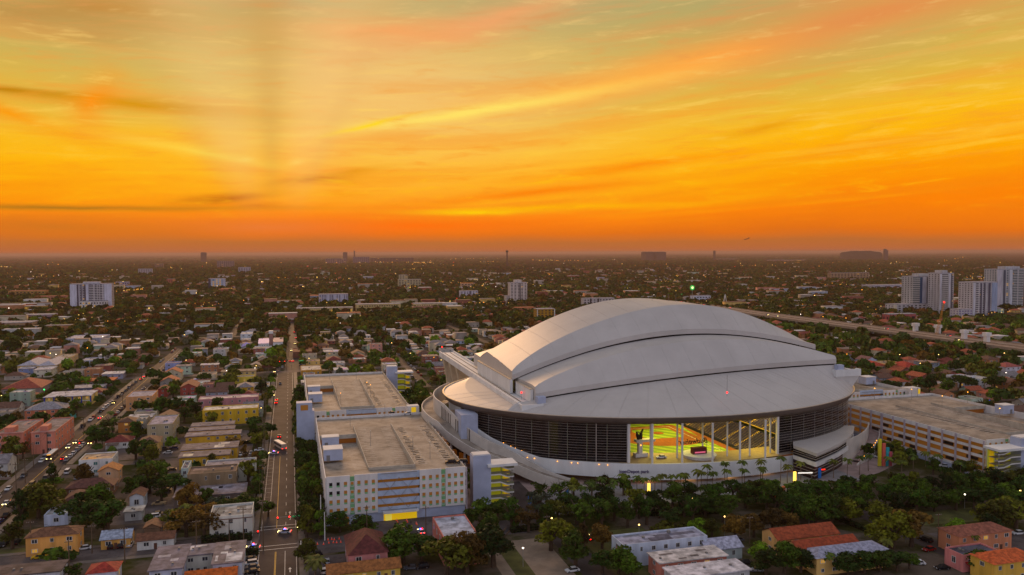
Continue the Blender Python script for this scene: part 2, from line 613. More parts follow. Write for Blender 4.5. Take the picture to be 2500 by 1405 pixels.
def gstruct(name, mb, mats):
    """a sheet or piece of the setting given in grid coordinates"""
    o = mb.build(name, mats, None, (0, 0, 0), GA)
    return structure(o)


OCC = []         # rectangles taken in the grid (v0, v1, u0, u1)


def occ(v0, v1, u0, u1):
    OCC.append((min(v0, v1), max(v0, v1), min(u0, u1), max(u0, u1)))


STC, STA, STB = (186.0, 391.0), 112.0, 84.0


def free(v, u, r=0.0):
    if ((v - STC[0]) / (STA + 14 + r)) ** 2 + ((u - STC[1]) / (STB + 14 + r)) ** 2 < 1:
        return False
    for a, b, c, d in OCC:
        if a - r < v < b + r and c - r < u < d + r:
            return False
    return True

# ------------------------------------------------------------------ ground, roads, pavements
def ground_material():
    m = bpy.data.materials.new('ground_cover')
    m.use_nodes = True
    t = m.node_tree
    t.nodes.clear()
    q = NG(t)
    out = q.n('ShaderNodeOutputMaterial')
    b = q.n('ShaderNodeBsdfPrincipled')
    b.inputs['Roughness'].default_value = 1.0
    b.inputs['Specular IOR Level'].default_value = 0.0
    gm = q.n('ShaderNodeNewGeometry')
    P = gm.outputs['Position']
    n1 = q.noise(P, 0.05, 5.0, 0.6)
    n2 = q.noise(P, 0.012, 4.0, 0.6)
    n3 = q.noise(P, 0.4, 3.0, 0.6)
    green = q.mix(n3, lin4((46, 50, 22)), lin4((72, 72, 34)))
    dirt = q.mix(n3, lin4((82, 72, 62)), lin4((108, 96, 84)))
    near = q.mix(q.rng(n1, 0.42, 0.60), green, dirt)
    far = q.mix(q.rng(n2, 0.45, 0.62), lin4((40, 36, 22)), lin4((70, 58, 46)))
    sp = q.n('ShaderNodeVectorMath', operation='LENGTH')
    t.links.new(P, sp.inputs[0])
    col = q.mix(q.rng(sp.outputs['Value'], 700.0, 2200.0), near, far)
    t.links.new(col, b.inputs['Base Color'])
    t.links.new(b.outputs[0], out.inputs[0])
    return m


GR = MB()
_e = [-60000, -12000, -3000, -800, 800, 3000, 12000, 60000]
GR.grid([[(x, y, 0.0) for x in _e] for y in [-300, 300, 800, 1600, 3000, 6000, 12000, 60000]])
structure(GR.build('ground', ground_material()))

ROADS = []


def road(name, v0, v1, u0, u1, m=ASPH, z=0.03, walks=True):
    r = MB()
    r.quad((v0, u0, z), (v1, u0, z), (v1, u1, z), (v0, u1, z))
    gstruct(name, r, m)
    occ(v0 - (2.5 if u0 < 600 else 0.0), v1 + (2.5 if u0 < 600 else 0.0), u0, u1)
    ROADS.append((v0, v1, u0, u1))


def walk(v0, v1, u0, u1, h=0.13, m=WALK):
    w = MB()
    w.box(v0, v1, u0, u1, 0.0, h)
    gstruct('pavement', w, m)


# main avenue (runs to the sun), the car-lined street to its left, cross streets
road('avenue_road', -12.0, 1.0, 120, 690, ASPH2)
road('avenue_road', -6.0, 8.0, 690, 1010, ASPH2)
road('avenue_road', -3.0, 4.0, 1010, 1300, ASPH2)
road('street_road', -118.0, -104.5, 150, 900, ASPH2)
road('street_road', -149, -140, 1020, 1300, ASPH2)
road('street_road', -74, -65, 1020, 1300, ASPH2)
road('street_road', 94.5, 101.0, 585, 1000, ASPH2)
road('street_road', 206.0, 213.0, 700, 1100, ASPH2)
road('cross_street', -420, -12.0, 283.5, 294.5, ASPH, 0.034)
road('cross_street', 1.0, 82.0, 268.0, 283.0, ASPH, 0.034)
road('cross_street', -104.5, -12.0, 408, 416, ASPH, 0.034)
road('cross_street', -600, 420, 690, 701, ASPH, 0.038)
road('cross_street', -700, 700, 1005, 1014, ASPH, 0.034)
road('park_road', 86.0, 95.0, 150, 330, ASPH2, 0.034)
road('park_road', 205.0, 214.0, 120, 262, ASPH2, 0.034)
road('street_road', 372.0, 384.0, 200, 900, ASPH2, 0.034)
road('cross_street', 384.0, 800.0, 395, 404, ASPH, 0.034)

for _a in [(-15.5, -12.4, 120, 283), (-15.5, -12.4, 295, 407), (-15.5, -12.4, 417, 689), (1.4, 4.2, 284, 689), (1.4, 4.2, 120, 267),
           (-12.5, -9.4, 702, 1000), (9.4, 12.0, 702, 1000), (-121.5, -118.4, 150, 283), (-121.5, -118.4, 295, 689), (-104.1, -101.2, 295, 407),
           (-104.1, -101.2, 417, 689), (-104, -16, 294.9, 297.2), (-104, -16, 280.8, 283.1)]:
    walk(*_a)

marks = MB()
marksy = MB()
for u in range(300, 690, 12):
    marks.box(-3.0, -2.86, u, u + 4, 0.04, 0.045)
for v in (-11.4, 0.55):
    marks.box(v - 0.07, v + 0.07, 296, 688, 0.04, 0.045)
    marks.box(v - 0.07, v + 0.07, 150, 276, 0.04, 0.045)
marks.box(-3.1, -2.95, 150, 274, 0.04, 0.045)
marksy.box(-6.3, -6.15, 150, 274, 0.04, 0.045)
marksy.box(-6.0, -5.85, 150, 274, 0.04, 0.045)
marksy.box(-6.2, -6.05, 298, 404, 0.04, 0.045)
for u in (276.5, 280.0, 297.0, 300.2):
    marks.box(-12.0, 1.0, u, u + 0.3, 0.04, 0.045)
for v in (-14.5, -17.8):
    marks.box(v, v + 0.3, 283.6, 294.4, 0.044, 0.048)
for v in (2.0, 5.0):
    marks.box(v, v + 0.3, 268.2, 282.8, 0.044, 0.048)
for i in range(14):
    marks.box(-11.9, -8.9, 318 + i * 6.4, 318.12 + i * 6.4, 0.04, 0.045)
marks.box(-9.0, -8.87, 318, 408, 0.04, 0.045)
for u in (255, 306, 312):                      # worn turn arrows
    marks.add([(-1.6, u, .042), (-1.3, u, .042), (-1.3, u + 2.6, .042), (-1.6, u + 2.6, .042)], [(0, 1, 2, 3)])
    marks.add([(-2.0, u + 2.6, .042), (-0.9, u + 2.6, .042), (-1.45, u + 4.0, .042)], [(0, 1, 2)])
marksy.box(-111.4, -111.2, 298, 688, 0.04, 0.045)
marks.box(-111.0, -110.85, 704, 890, 0.04, 0.045)
gstruct('lane_markings_white', marks, LINEW)
gstruct('lane_markings_yellow', marksy, LINEY)


def sheet(name, pts, z, m, kind='structure'):
    s = MB()
    s.add([(a, b, z) for a, b in pts], [tuple(range(len(pts)))])
    return gstruct(name, s, m)


# paving round the ballpark, lawns, forecourts
_pl = [(STC[0] + (STA + 26) * math.cos(rad(t)), STC[1] + (STB + 24) * math.sin(rad(t))) for t in range(0, 360, 10)]
sheet('plaza_paving', _pl, 0.02, PAVER)
sheet('plaza_paving', [(64, 300), (95, 296), (96, 560), (64, 560)], 0.024, PAVER)
sheet('plaza_forecourt', [(96, 283), (120, 283), (240, 290), (240, 310), (96, 312)], 0.05, mat('pale_paving', (140, 136, 136), 0.8, 0.12, 0.2))
sheet('forecourt', [(20, 268), (66, 266), (66, 296), (20, 296)], 0.045, ASPH)
sheet('lawn_strip', [(-98, 297.5), (-20, 297.5), (-20, 302), (-98, 302)], 0.02, GRASSM)
sheet('lawn_strip', [(96, 200), (122, 200), (122, 262), (96, 262)], 0.02, GRASSM)
sheet('lawn_strip', [(62, 190), (84, 190), (84, 262), (62, 262)], 0.02, mat('worn_path', (140, 122, 104), 0.9, 0.12, 0.2))
sheet('lawn_strip', [(66, 190), (72, 190), (72, 258), (66, 258)], 0.04, GRASSM)
sheet('lawn_strip', [(214, 236), (300, 228), (300, 245), (214, 248)], 0.02, GRASSM)
sheet('parking_court', [(-66, 318), (-22, 318), (-22, 412), (-66, 412)], 0.025, ASPH)
sheet('parking_court', [(-96, 418), (-20, 418), (-20, 470), (-96, 470)], 0.022, ASPH)
sheet('parking_court', [(216, 205), (246, 203), (246, 226), (216, 228)], 0.03, ASPH)
sheet('parking_court', [(4.3, 205), (30, 205), (30, 266), (4.3, 266)], 0.03, ASPH)
sheet('parking_court', [(-60, 297.5), (-40, 297.5), (-40, 316), (-60, 316)], 0.026, ASPH2)
sheet('parking_court', [(-101, 440), (-96, 440), (-96, 520), (-101, 520)], 0.03, ASPH)

# ------------------------------------------------------------------ the ballpark
sx, sy = STC
ST = thing('stadium', sx, sy, label='huge white domed ballpark with folded roof shells and dark ribbed glass walls', cat='stadium')


def E(th, off=0.0):
    return ((STA + off) * math.cos(rad(th)), (STB + off) * math.sin(rad(th)))


def interp(xs, ys):
    return lambda t: float(np.interp(t, xs, ys))


def ring(mb, off, zlo, zhi, th0, th1, n=40, th=0.6, m=0):
    """curved wall following the oval; zlo / zhi are numbers or functions of the angle"""
    fl = zlo if callable(zlo) else (lambda t: zlo)
    fh = zhi if callable(zhi) else (lambda t: zhi)
    ts = [th0 + (th1 - th0) * i / n for i in range(n + 1)]
    a = [E(t, off) + (fl(t),) for t in ts]
    b = [E(t, off) + (fh(t),) for t in ts]
    c = [E(t, off - th) + (fh(t),) for t in ts]
    d = [E(t, off - th) + (fl(t),) for t in ts]
    mb.grid([a, b, c, d, a], m)
    mb.add([a[0], b[0], c[0], d[0]], [(0, 1, 2, 3)], m)
    mb.add([a[-1], b[-1], c[-1], d[-1]], [(0, 1, 2, 3)], m)
    return mb


def flatring(mb, off0, off1, zf, th0, th1, n=40, m=0):
    f = zf if callable(zf) else (lambda t: zf)
    ts = [th0 + (th1 - th0) * i / n for i in range(n + 1)]
    mb.grid([[E(t, off0) + (f(t),) for t in ts], [E(t, off1) + (f(t),) for t in ts]], m)
    return mb


def P(name, mb, m, smooth=False, parent=None):
    return mb.build(name, m, parent or ST, smooth=smooth)


# --- roof shells, their outlines measured off the photograph
NEAR_U, CEN_U, MID_U = 347.0, 376.0, 411.0


def fitcurve(pts, ufun, deg):
    vs, zs = [], []
    for px, py in pts:
        v = 190.0
        for _ in range(4):
            v, _u, z = onu(px, py, ufun(v))
        vs.append(v)
        zs.append(z)
    c = np.polyfit(np.array(vs) - 190.0, zs, deg)
    return lambda v: float(np.polyval(c, v - 190.0))


VL, VR = 105.0, 279.0


def bump(v, a=VL, b=VR, p=0.55):
    s = min(max((v - a) / (b - a), 0.0), 1.0)
    return math.sin(math.pi * s) ** p if 0 < s < 1 else 0.0


cen_crease_u = lambda v: CEN_U + 1.0 + 15.0 * bump(v)
zE = fitcurve([(1256, 927), (1315, 900), (1381, 875), (1447, 855.5), (1513, 839), (1599, 823.5), (1689, 815), (1748, 814), (1815, 819), (1881, 830), (1958, 845.6), (1989, 852)], lambda v: CEN_U, 4)
zK = fitcurve([(1231, 920), (1255, 900), (1293, 868), (1337, 841), (1403, 810), (1469, 784), (1535, 763), (1599, 750), (1638, 746), (1687, 743), (1715, 745), (1784, 757), (1837, 773), (1892, 795), (1958, 831), (1988, 843)], cen_crease_u, 6)
RID_U = 428.0
zR = fitcurve([(1171, 869), (1204, 852), (1248, 826), (1293, 801), (1359, 770), (1425, 748), (1491, 734), (1546, 728.7), (1599, 728.7), (1650, 737), (1700, 750), (1760, 768), (1830, 795), (1900, 832), (1940, 858)], lambda v: RID_U, 6)
NL, NR = 108.0, 270.0
near_crease_u = lambda v: NEAR_U + 1.0 + 13.0 * bump(v, NL, NR)
zN = fitcurve([(1319, 971), (1550, 936), (1660, 921.7), (1775, 907.8), (1881, 896.8), (2020, 890)], lambda v: NEAR_U, 2)
zNK = fitcurve([(1298, 950), (1381, 903), (1469, 876.5), (1550, 855.5), (1660, 834.6), (1748, 828), (1837, 830), (1900, 838), (1989, 856), (2032, 866)], near_crease_u, 4)


def shell(name, vL, vR, rows, extra=None, n=56):
    """rows: list of strips, each strip a list of (u(v), z(v)) edge functions, smooth inside a strip"""
    mb = MB()
    vs = [vL + (vR - vL) * i / n for i in range(n + 1)]
    for strip in rows:
        mb.grid([[(v - sx, fu(v) - sy, fz(v)) for v in vs] for fu, fz in strip])
    if extra:
        extra(mb)
    return P(name, mb, ROOFW, True)


def cst(x):
    return lambda v: x


def lerpf(f, h, t, lift=0.0):
    return lambda v: f(v) * (1 - t) + h(v) * t + lift * bump(v)


FB = 2.5
zEt = lambda v: zE(v) + FB
zKs = lambda v: max(zK(v), zEt(v) + 0.3)
zRs = lambda v: max(zR(v), zKs(v) + 0.2)
mir = lambda f: (lambda v: 2 * MID_U - f(v))


def cen_extra(mb):
    for v in (VL, VR):
        us = [CEN_U, CEN_U + 0.01, cen_crease_u(v), RID_U, 2 * MID_U - CEN_U]
        zb = 31.2 if v == VL else 39.4
        top = [(v - sx, u - sy, z) for u, z in zip(us, [zEt(v), zEt(v), zKs(v), zRs(v), zEt(v)])]
        mb.grid([top, [(p[0], p[1], zb) for p in top]])
    a, b = (VL, 31.2), (VR, 39.4)


shell('roof_shell', VL, VR, [
    [(cst(CEN_U), zE), (cst(CEN_U), zEt)],
    [(cst(CEN_U), zEt), (lerpf(cst(CEN_U), cen_crease_u, 0.5), lerpf(zEt, zKs, 0.54)), (cen_crease_u, zKs)],
    [(cen_crease_u, zKs), (lerpf(cen_crease_u, cst(RID_U), 0.5), lerpf(zKs, zRs, 0.60)), (cst(RID_U), zRs)],
    [(cst(RID_U), zRs), (lerpf(cst(RID_U), cst(2 * MID_U - CEN_U), 0.5), lerpf(zRs, zEt, 0.42)), (cst(2 * MID_U - CEN_U), zEt)],
    [(cst(2 * MID_U - CEN_U), zEt), (cst(2 * MID_U - CEN_U), zE)],
    [(cst(CEN_U), zE), (cst(CEN_U + 6), lambda v: zE(v) + 1.0)]], cen_extra)
zNt = lambda v: zN(v) + 2.3
zNKs = lambda v: max(zNK(v), zNt(v) + 0.2)
zNF = lambda v: max(min(zE(v) - 0.5, zNKs(v) + 1.2), zNt(v))
for flip in (False, True):
    q = (lambda f: mir(f)) if flip else (lambda f: f)

    def near_extra(mb, q=q):
        for v in (NL, NR):
            zb = 31.2 if v == NL else 39.4
            us = [NEAR_U, near_crease_u(v), 352.0, 384.0]
            zs = [zNt(v), zNKs(v), zNKs(v) + 0.4, zNF(v)]
            top = [(v - sx, q(cst(u))(v) - sy, z) for u, z in zip(us, zs)]
            mb.grid([top, [(p[0], p[1], zb) for p in top]])
    shell('roof_shell', NL, NR, [
        [(q(cst(NEAR_U)), zN), (q(cst(NEAR_U)), zNt)],
        [(q(cst(NEAR_U)), zNt), (q(lerpf(cst(NEAR_U), near_crease_u, 0.5)), lerpf(zNt, zNKs, 0.53)), (q(near_crease_u), zNKs)],
        [(q(near_crease_u), zNKs), (q(lerpf(near_crease_u, cst(384.0), 0.5)), lerpf(zNKs, zNF, 0.6)), (q(cst(384.0)), zNF)],
        [(q(cst(NEAR_U)), zN), (q(cst(NEAR_U + 5)), lambda v: zN(v) + 0.6)]], near_extra)

for i in range(1, 15):                       # standing seams running over the shells
    v = VL + (VR - VL) * i / 15
    pts = [(CEN_U - .03, zEt(v)), ((CEN_U + cen_crease_u(v)) / 2, zEt(v) * .46 + zKs(v) * .54), (cen_crease_u(v), zKs(v)), ((cen_crease_u(v) + RID_U) / 2, zKs(v) * .4 + zRs(v) * .6), (RID_U, zRs(v))]
    sm = MB()
    for (ua, za), (ub, zb) in zip(pts, pts[1:]):
        sm.tube((v - sx, ua - sy, za + .02), (v - sx, ub - sy, zb + .02), 0.045, n=4)
    P('shell_seam', sm, ROOFW)
for i in range(1, 14):
    v = NL + (NR - NL) * i / 14
    pts = [(NEAR_U - .03, zNt(v)), ((NEAR_U + near_crease_u(v)) / 2, zNt(v) * .47 + zNKs(v) * .53), (near_crease_u(v), zNKs(v)), (375.5, zNKs(v) * .5 + zNF(v) * .5)]
    sm = MB()
    for (ua, za), (ub, zb) in zip(pts, pts[1:]):
        sm.tube((v - sx, ua - sy, za + .02), (v - sx, ub - sy, zb + .02), 0.045, n=4)
    P('shell_seam', sm, ROOFW)
# shade in the gaps under the shells, painted as near-black strips
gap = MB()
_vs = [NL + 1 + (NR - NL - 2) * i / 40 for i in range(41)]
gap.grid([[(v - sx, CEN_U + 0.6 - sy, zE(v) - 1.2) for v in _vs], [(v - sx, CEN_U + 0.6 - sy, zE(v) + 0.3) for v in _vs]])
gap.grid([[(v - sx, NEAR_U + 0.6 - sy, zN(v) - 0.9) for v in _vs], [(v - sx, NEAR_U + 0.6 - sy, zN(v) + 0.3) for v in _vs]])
P('gap_shade_strip', gap, DARK)

# --- fixed roof between the rim and the shells
fr = MB()
RIMZ = 28.0
IV0, IV1, IU0, IU1 = 99.5, 270.5, NEAR_U + 0.3, 476.0


def inner_pt(t):
    cx_, cy_ = math.cos(rad(t)), math.sin(rad(t))
    best = 1e9
    for (val, comp) in ((IV0 - sx, 0), (IV1 - sx, 0), (IU0 - sy, 1), (IU1 - sy, 1)):
        d = (cx_ * STA, cy_ * STB)[comp]
        if abs(d) > 1e-6:
            r = val / d
            if 0 < r < best:
                best = r
    x, y = cx_ * STA * best, cy_ * STB * best
    v, u = x + sx, y + sy
    if abs(y - (IU0 - sy)) < 0.01:
        z = zN(min(max(v, 103), 272)) - 0.7
    elif abs(x - (IV0 - sx)) < 0.01:
        z = 29.0
    elif abs(x - (IV1 - sx)) < 0.01:
        z = 39.0
    else:
        z = 29 + (v - 100) / 171 * 10
    return (x, y, z)


_ts = [i * 2.0 for i in range(181)]
_c1 = math.degrees(math.atan2((IU0 - sy) / STB, (IV0 - sx) / STA)) % 360
_c2 = math.degrees(math.atan2((IU0 - sy) / STB, (IV1 - sx) / STA)) % 360
_ts = sorted(set(_ts + [_c1 - 0.05, _c1 + 0.05, _c2 - 0.05, _c2 + 0.05]))
inn = [inner_pt(t) for t in _ts]
out_ = [E(t, 0) + (RIMZ,) for t in _ts]
mid = [tuple((a * 0.5 + b * 0.5) for a, b in zip(p, q_)) for p, q_ in zip(inn, out_)]
mid = [(x, y, z + 0.5) for x, y, z in mid]
fr.grid([out_, mid, inn])
P('fixed_roof', fr, ROOFW)
for t in list(range(180, 352, 7)):
    a, b = inner_pt(t), E(t) + (RIMZ,)
    c_ = (b[0] * .5 + a[0] * .5, b[1] * .5 + a[1] * .5, (a[2] + b[2]) / 2 + 0.62)
    P('roof_seam', MB().tube((a[0], a[1], a[2] + 0.12), c_, 0.035, n=4).tube((b[0], b[1], b[2] + 0.10), c_, 0.035, n=4), ROOFW)
fa = MB()
ts_ = [i * 2.5 for i in range(145)]
fa.grid([[E(t, 0.15) + (28.35,) for t in ts_], [E(t, 0.0) + (27.7,) for t in ts_], [E(t, -1.6) + (25.4,) for t in ts_], [E(t, -4.4) + (25.3,) for t in ts_]])
P('rim_fascia', fa, FASC, True)
cp = MB()
cp.grid([[E(t, 0.2) + (28.3,) for t in ts_], [E(t, 0.2) + (28.62,) for t in ts_], [E(t, -0.4) + (28.62,) for t in ts_], [E(t, -0.5) + (28.0,) for t in ts_]])
P('rim_coping', cp, mat('pale_metal_coping', (214, 200, 180), 0.3, 0.05, metal=0.5))

# --- track beams with their tails on piers
for left in (True, False):
    v0, v1 = (99.5, 110.0) if left else (266.5, 281.5)
    zt = 30.2 if left else 38.6
    u0, u1 = (340.5, 546.0) if left else (342.5, 546.0)
    tb = MB()
    tb.box(v0 - sx, v1 - sx, u0 - sy, u1 - sy, zt - 2.4, zt)
    tb.box(v0 - sx, v0 + 0.7 - sx, u0 + 0.8 - sy, u1 - sy, zt, zt + 1.1)
    tb.box(v1 - 0.7 - sx, v1 - sx, u0 + 0.8 - sy, 346.0 - sy, zt, zt + 1.1)
    tb.box(v0 - sx, v1 - sx, u0 - sy, u0 + 0.8 - sy, zt, zt + 1.15)
    tb.box(v1 - 0.7 - sx, v1 - sx, 478 - sy, u1 - sy, zt, zt + 1.1)
    P('track_beam', tb, WHITE)
    for rv in (v0 + 3.2, v1 - 3.4):
        P('track_rail', MB().box(rv - sx, rv + 0.35 - sx, u0 + 2 - sy, u1 - 2 - sy, zt, zt + 0.3), METAL)
    for u in (490, 512, 534):
        pr = MB()
        zt2 = zt - 2.4
        vs = []
        for z, w, d in ((0, 2.0, 1.6), (zt2 * 0.55, 2.6, 2.0), (zt2, 5.0, 3.4)):
            vs.append([((v0 + v1) / 2 - sx + a * w, u - sy + b * d, z) for a, b in ((-1, -1), (1, -1), (1, 1), (-1, 1), (-1, -1))])
        pr.grid(vs)
        P('track_pier', pr, mat('warm_concrete', (190, 176, 150), 0.8, 0.08, 0.2))
hn = MB()
for a, b in (((266.8, 281.2, 343, 352, 36.2), (270, 277, 346, 354, 27.5)),):
    (x0, x1, y0, y1, z1), (p0, p1, q0, q1, z0) = a, b
    hn.grid([[(x - sx, y - sy, z1) for x, y in ((x0, y0), (x1, y0), (x1, y1), (x0, y1), (x0, y0))],
             [(x - sx, y - sy, z0) for x, y in ((p0, q0), (p1, q0), (p1, q1), (p0, q1), (p0, q0))]])
P('track_haunch', hn, WHITE)
# end trucks carrying the shells, bright handrail edge
for (v, ua, ub, z0, z1) in ((104.6, 376, 447, 30.4, 37.2), (107.2, 350, 375, 30.4, 36.4)):
    P('end_truck', MB().box(v - 0.8 - sx, v + 0.6 - sx, ua - sy, ub - sy, z0, z1), WHITE)
    P('truck_coping', MB().box(v - 1.0 - sx, v + 0.2 - sx, ua - sy, ub - sy, z1, z1 + 0.35), MATS['pale_metal_coping'])
P('motor_box', MB().box(107.5 - sx, 111.5 - sx, 342.5 - sy, 346.0 - sy, 30.2, 34.2), LAV)
P('motor_box', MB().box(268.5 - sx, 272.0 - sx, 343.5 - sy, 346.5 - sy, 38.6, 42.0), LAV)
ant = MB()
for a, b in ((0, 0), (1.2, 0.6), (0.5, 1.3)):
    ant.tube((106.5 - sx + a, 398 - sy + b, 37.4), (106.5 - sx + a, 398 - sy + b, 40.8), 0.06)
ant.tube((106.4 - sx, 398 - sy, 39.6), (107.8 - sx, 399 - sy, 39.6), 0.06)
P('roof_antenna', ant, METAL)
for px, py, zz in ((1592, 738, 73.5), (1632, 741, 73.0), (1650, 744, 72.2)):
    p = onu(px, py, MID_U)
    P('roof_rod', MB().tube((p[0] - sx, p[1] - sy, zz - 1), (p[0] - sx, p[1] - sy, zz + 3.4), 0.07), METAL)


def beacon(v, u, z, h, parent_label, below=False):
    t = thing('warning_beacon', v, u, z, label=parent_label, cat='beacon', group='red warning beacons')
    MB().tube((0, 0, 0), (0, 0, h), 0.07).build('mast', METAL, t)
    MB().ball(0, 0, h + 0.35 if not below else 1.6, 0.42).build('lamp', LAMPR, t)
    return t


_b = g(1775, 962, 36.0)
beacon(_b[0], _b[1], 35.0, 9.5, 'slim red mast and beacon standing on the front roof slope', True)
beacon(105.0, 360.0, 30.2, 3.0, 'red beacon in the slot between the two roof shells at their low corner')
beacon(101.0, 543.0, 31.0, 3.2, 'red beacon at the far tip of the roof track beam')

# --- glazed walls: panes and louvre blades
for k0, k1, nn in ((191, 245.5, 11), (283.8, 326, 9)):
    for i in range(nn):
        a, b = k0 + (k1 - k0) * i / nn, k0 + (k1 - k0) * (i + 1) / nn
        pn = MB()
        ring(pn, -3.0, 8.3, 25.5, a + 0.06, b - 0.06, 4, 0.25)
        P('glass_panel', pn, GLASSD)
    for i in range(nn + 1):
        a = k0 + (k1 - k0) * i / nn
        x, y = E(a, -2.85)
        P('mullion', MB().cyl(x, y, 8.2, 25.5, 0.10, n=4), METAL)
LOUV = mat('louvre_blade', (190, 176, 164), 0.5, 0.05)
for j in range(14):
    z = 9.3 + j * 1.17
    for k0, k1, nn in ((191, 245.5, 36), (283.8, 326, 28)):
        P('louvre', ring(MB(), -2.75, z, z + 0.06, k0, k1, nn, 0.05), LOUV)
for t in (238.0,):
    x, y = E(t, -1.9)
    P('downpipe', MB().cyl(x, y, 8.3, 25.4, 0.14, n=5), LOUV)
# jambs of the great opening
for t in (245.7, 283.6):
    x, y = E(t, -2.4)
    P('opening_jamb', MB().box(x - 0.5, x + 0.5, y - 0.6, y + 0.6, 8.2, 25.5), CONCW)

# --- white podium wall in front with the park's name
pw = MB()
ptop = interp([222, 226, 236, 245, 261, 276, 288.5], [9.6, 9.2, 8.9, 8.6, 8.5, 8.0, 7.3])
pbot = interp([222, 232, 241, 248, 288.5], [3.5, 2.9, 2.6, 1.6, 0.9])
ring(pw, 1.0, pbot, ptop, 222, 288.5, 60, 0.8)
P('podium_wall', pw, WHITE, False)
P('podium_ledge', flatring(MB(), -4.5, 0.4, 8.25, 222, 288, 50), CONC)
P('undercroft_wall', ring(MB(), -7, 0, 8.0, 222, 300, 40, 0.5), mat('undercroft', (150, 110, 76), 0.9, 0.1))
P('undercroft_soffit', flatring(MB(), -7.0, 0.3, 2.9, 240, 288, 30), CONCW)
for t in (246, 256, 266, 276, 285):
    x, y = E(t, -1.6)
    P('podium_pier', MB().cyl(x, y, 0, 3.0, 0.6, n=8), CONCW)
    ld = bpy.data.lights.new('undercroft_lamp', 'POINT')
    ld.energy = 260
    ld.color = (1.0, 0.5, 0.16)
    ld.shadow_soft_size = 0.4
    lo = NEWOBJ('undercroft_lamp', ld)
    COL.objects.link(lo)
    lo.parent = ST
    x, y = E(t + 4, -3.2)
    lo.location = (x, y, 2.2)


def text_mesh(txt, size, ext=0.05, shear=0.0):
    cu = bpy.data.curves.new('t', 'FONT')
    cu.body = txt
    cu.size = size
    cu.extrude = ext
    cu.shear = shear
    cu.offset = size * 0.012
    cu.align_x = 'CENTER'
    ob = NEWOBJ('t', cu)
    COL.objects.link(ob)
    dg = bpy.context.evaluated_depsgraph_get()
    me = bpy.data.meshes.new_from_object(ob.evaluated_get(dg))
    bpy.data.objects.remove(ob)
    bpy.data.curves.remove(cu)
    return me


def wall_text(name, txt, th, off, z, size, m, ext=0.06, shear=0.0, mirror=False, parent=None):
    me = text_mesh(txt, size, ext, shear)
    me.materials.clear()
    me.materials.append(m)
    x, y = E(th, off)
    o = NEWOBJ(name, me)
    COL.objects.link(o)
    nx, ny = math.cos(rad(th)) / (STA + off), math.sin(rad(th)) / (STB + off)
    o.rotation_euler = (rad(90), 0, math.atan2(ny, nx) + rad(90))
    if mirror:
        o.scale = (-1, 1, 1)
    o.location = (x, y, z)
    o.parent = parent or ST
    return o


PURPLE = mat('sign_letters_purple', (52, 36, 92), 0.6, 0.0)
wall_text('name_lettering', 'loanDepot park', 247.0, 1.16, 4.7, 2.0, PURPLE)

# --- sweeping ramps on the near corner
it = interp([150, 186, 190, 196, 202, 209, 216, 220, 224, 227.5, 233], [27.5, 27.3, 26.6, 23.5, 19.4, 15.7, 12.9, 10.4, 7.5, 4.8, 2.2])
ib = interp([150, 186, 195, 206, 212, 219, 224, 230, 233], [19.0, 18.6, 15.2, 11.5, 8.6, 6.6, 3.4, 0.4, 0.0])
P('ramp_wall', ring(MB(), 5.0, ib, it, 150, 233, 70, 0.5), mat('warm_white_panel', (196, 188, 178), 0.7, 0.08, 0.2))
ot = interp([150, 180, 193, 197, 203, 209, 215.5, 221, 225.5, 232, 237], [21.5, 21.5, 20.2, 17.4, 14.6, 11.8, 10.3, 8.2, 5.6, 2.8, 1.2])
ob_ = lambda t: max(ot(t) - 4.2, 0.0)
P('ramp_wall', ring(MB(), 11.0, ob_, ot, 150, 237, 70, 0.45), MATS['warm_white_panel'])
P('ramp_deck', flatring(MB(), 5.0, 10.6, lambda t: max(ot(t) - 1.2, 0.1), 150, 237, 60), CONC)
P('ramp_soffit', flatring(MB(), 3.0, 10.8, lambda t: max(ob_(t) + 0.1, 0.02), 150, 232, 60), CONCW)
wt = interp([190, 198, 203, 209, 216, 224], [25.0, 23.0, 18.6, 15.3, 12.5, 9.4])
P('stair_wall', ring(MB(), 0.6, lambda t: wt(t) - 5.0, wt, 197.5, 224, 40, 0.4), WHITE)
P('inner_ramp_deck', flatring(MB(), -3.0, 4.6, lambda t: min(it(t) - 3.2, wt(t) - 2.4), 186, 226, 50), CONC)
for i in range(16):
    t = 187.4 + i * 1.05
    if i in (7, 8):
        continue
    sl = ring(MB(), 5.06, lambda q: (it(q) + ib(q)) / 2 - 3.2, lambda q: (it(q) + ib(q)) / 2 + 3.0, t, t + 0.45, 2, 0.3)
    P('louvre_slot', sl, mat('shadow_slot', (84, 74, 64), 0.8, 0.0))
for t in range(150, 222, 6):
    x, y = E(t, 8.5)
    h = ob_(t)
    if h > 1.5:
        P('ramp_column', MB().cyl(x, y, 0, h + 0.3, 0.55, n=7), CONCW)
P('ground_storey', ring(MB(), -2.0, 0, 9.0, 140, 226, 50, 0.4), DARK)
for t in range(158, 222, 5):
    x, y = E(t, -1.9)
    P('lit_doorway', MB().box(x - 1.3, x + 1.3, y - 1.3, y + 1.3, 0.0, 3.4), AMBERD)
P('concourse_box', MB().box(-111, -103, -34, -20, 8, 25.0), LAV)
ft = MB()
for t in (212, 214.5, 216, 218):
    x, y = E(t, -2.0)
    ft.ball(x, y, wt(t) - 1.0, 0.22)
for t in (221, 223, 229, 232.5, 234, 239, 241):
    x, y = E(t, 1.6)
    ft.ball(x, y, ptop(t) - 0.6, 0.2)
P('wall_lights', ft, LAMPO)['kind'] = 'stuff'

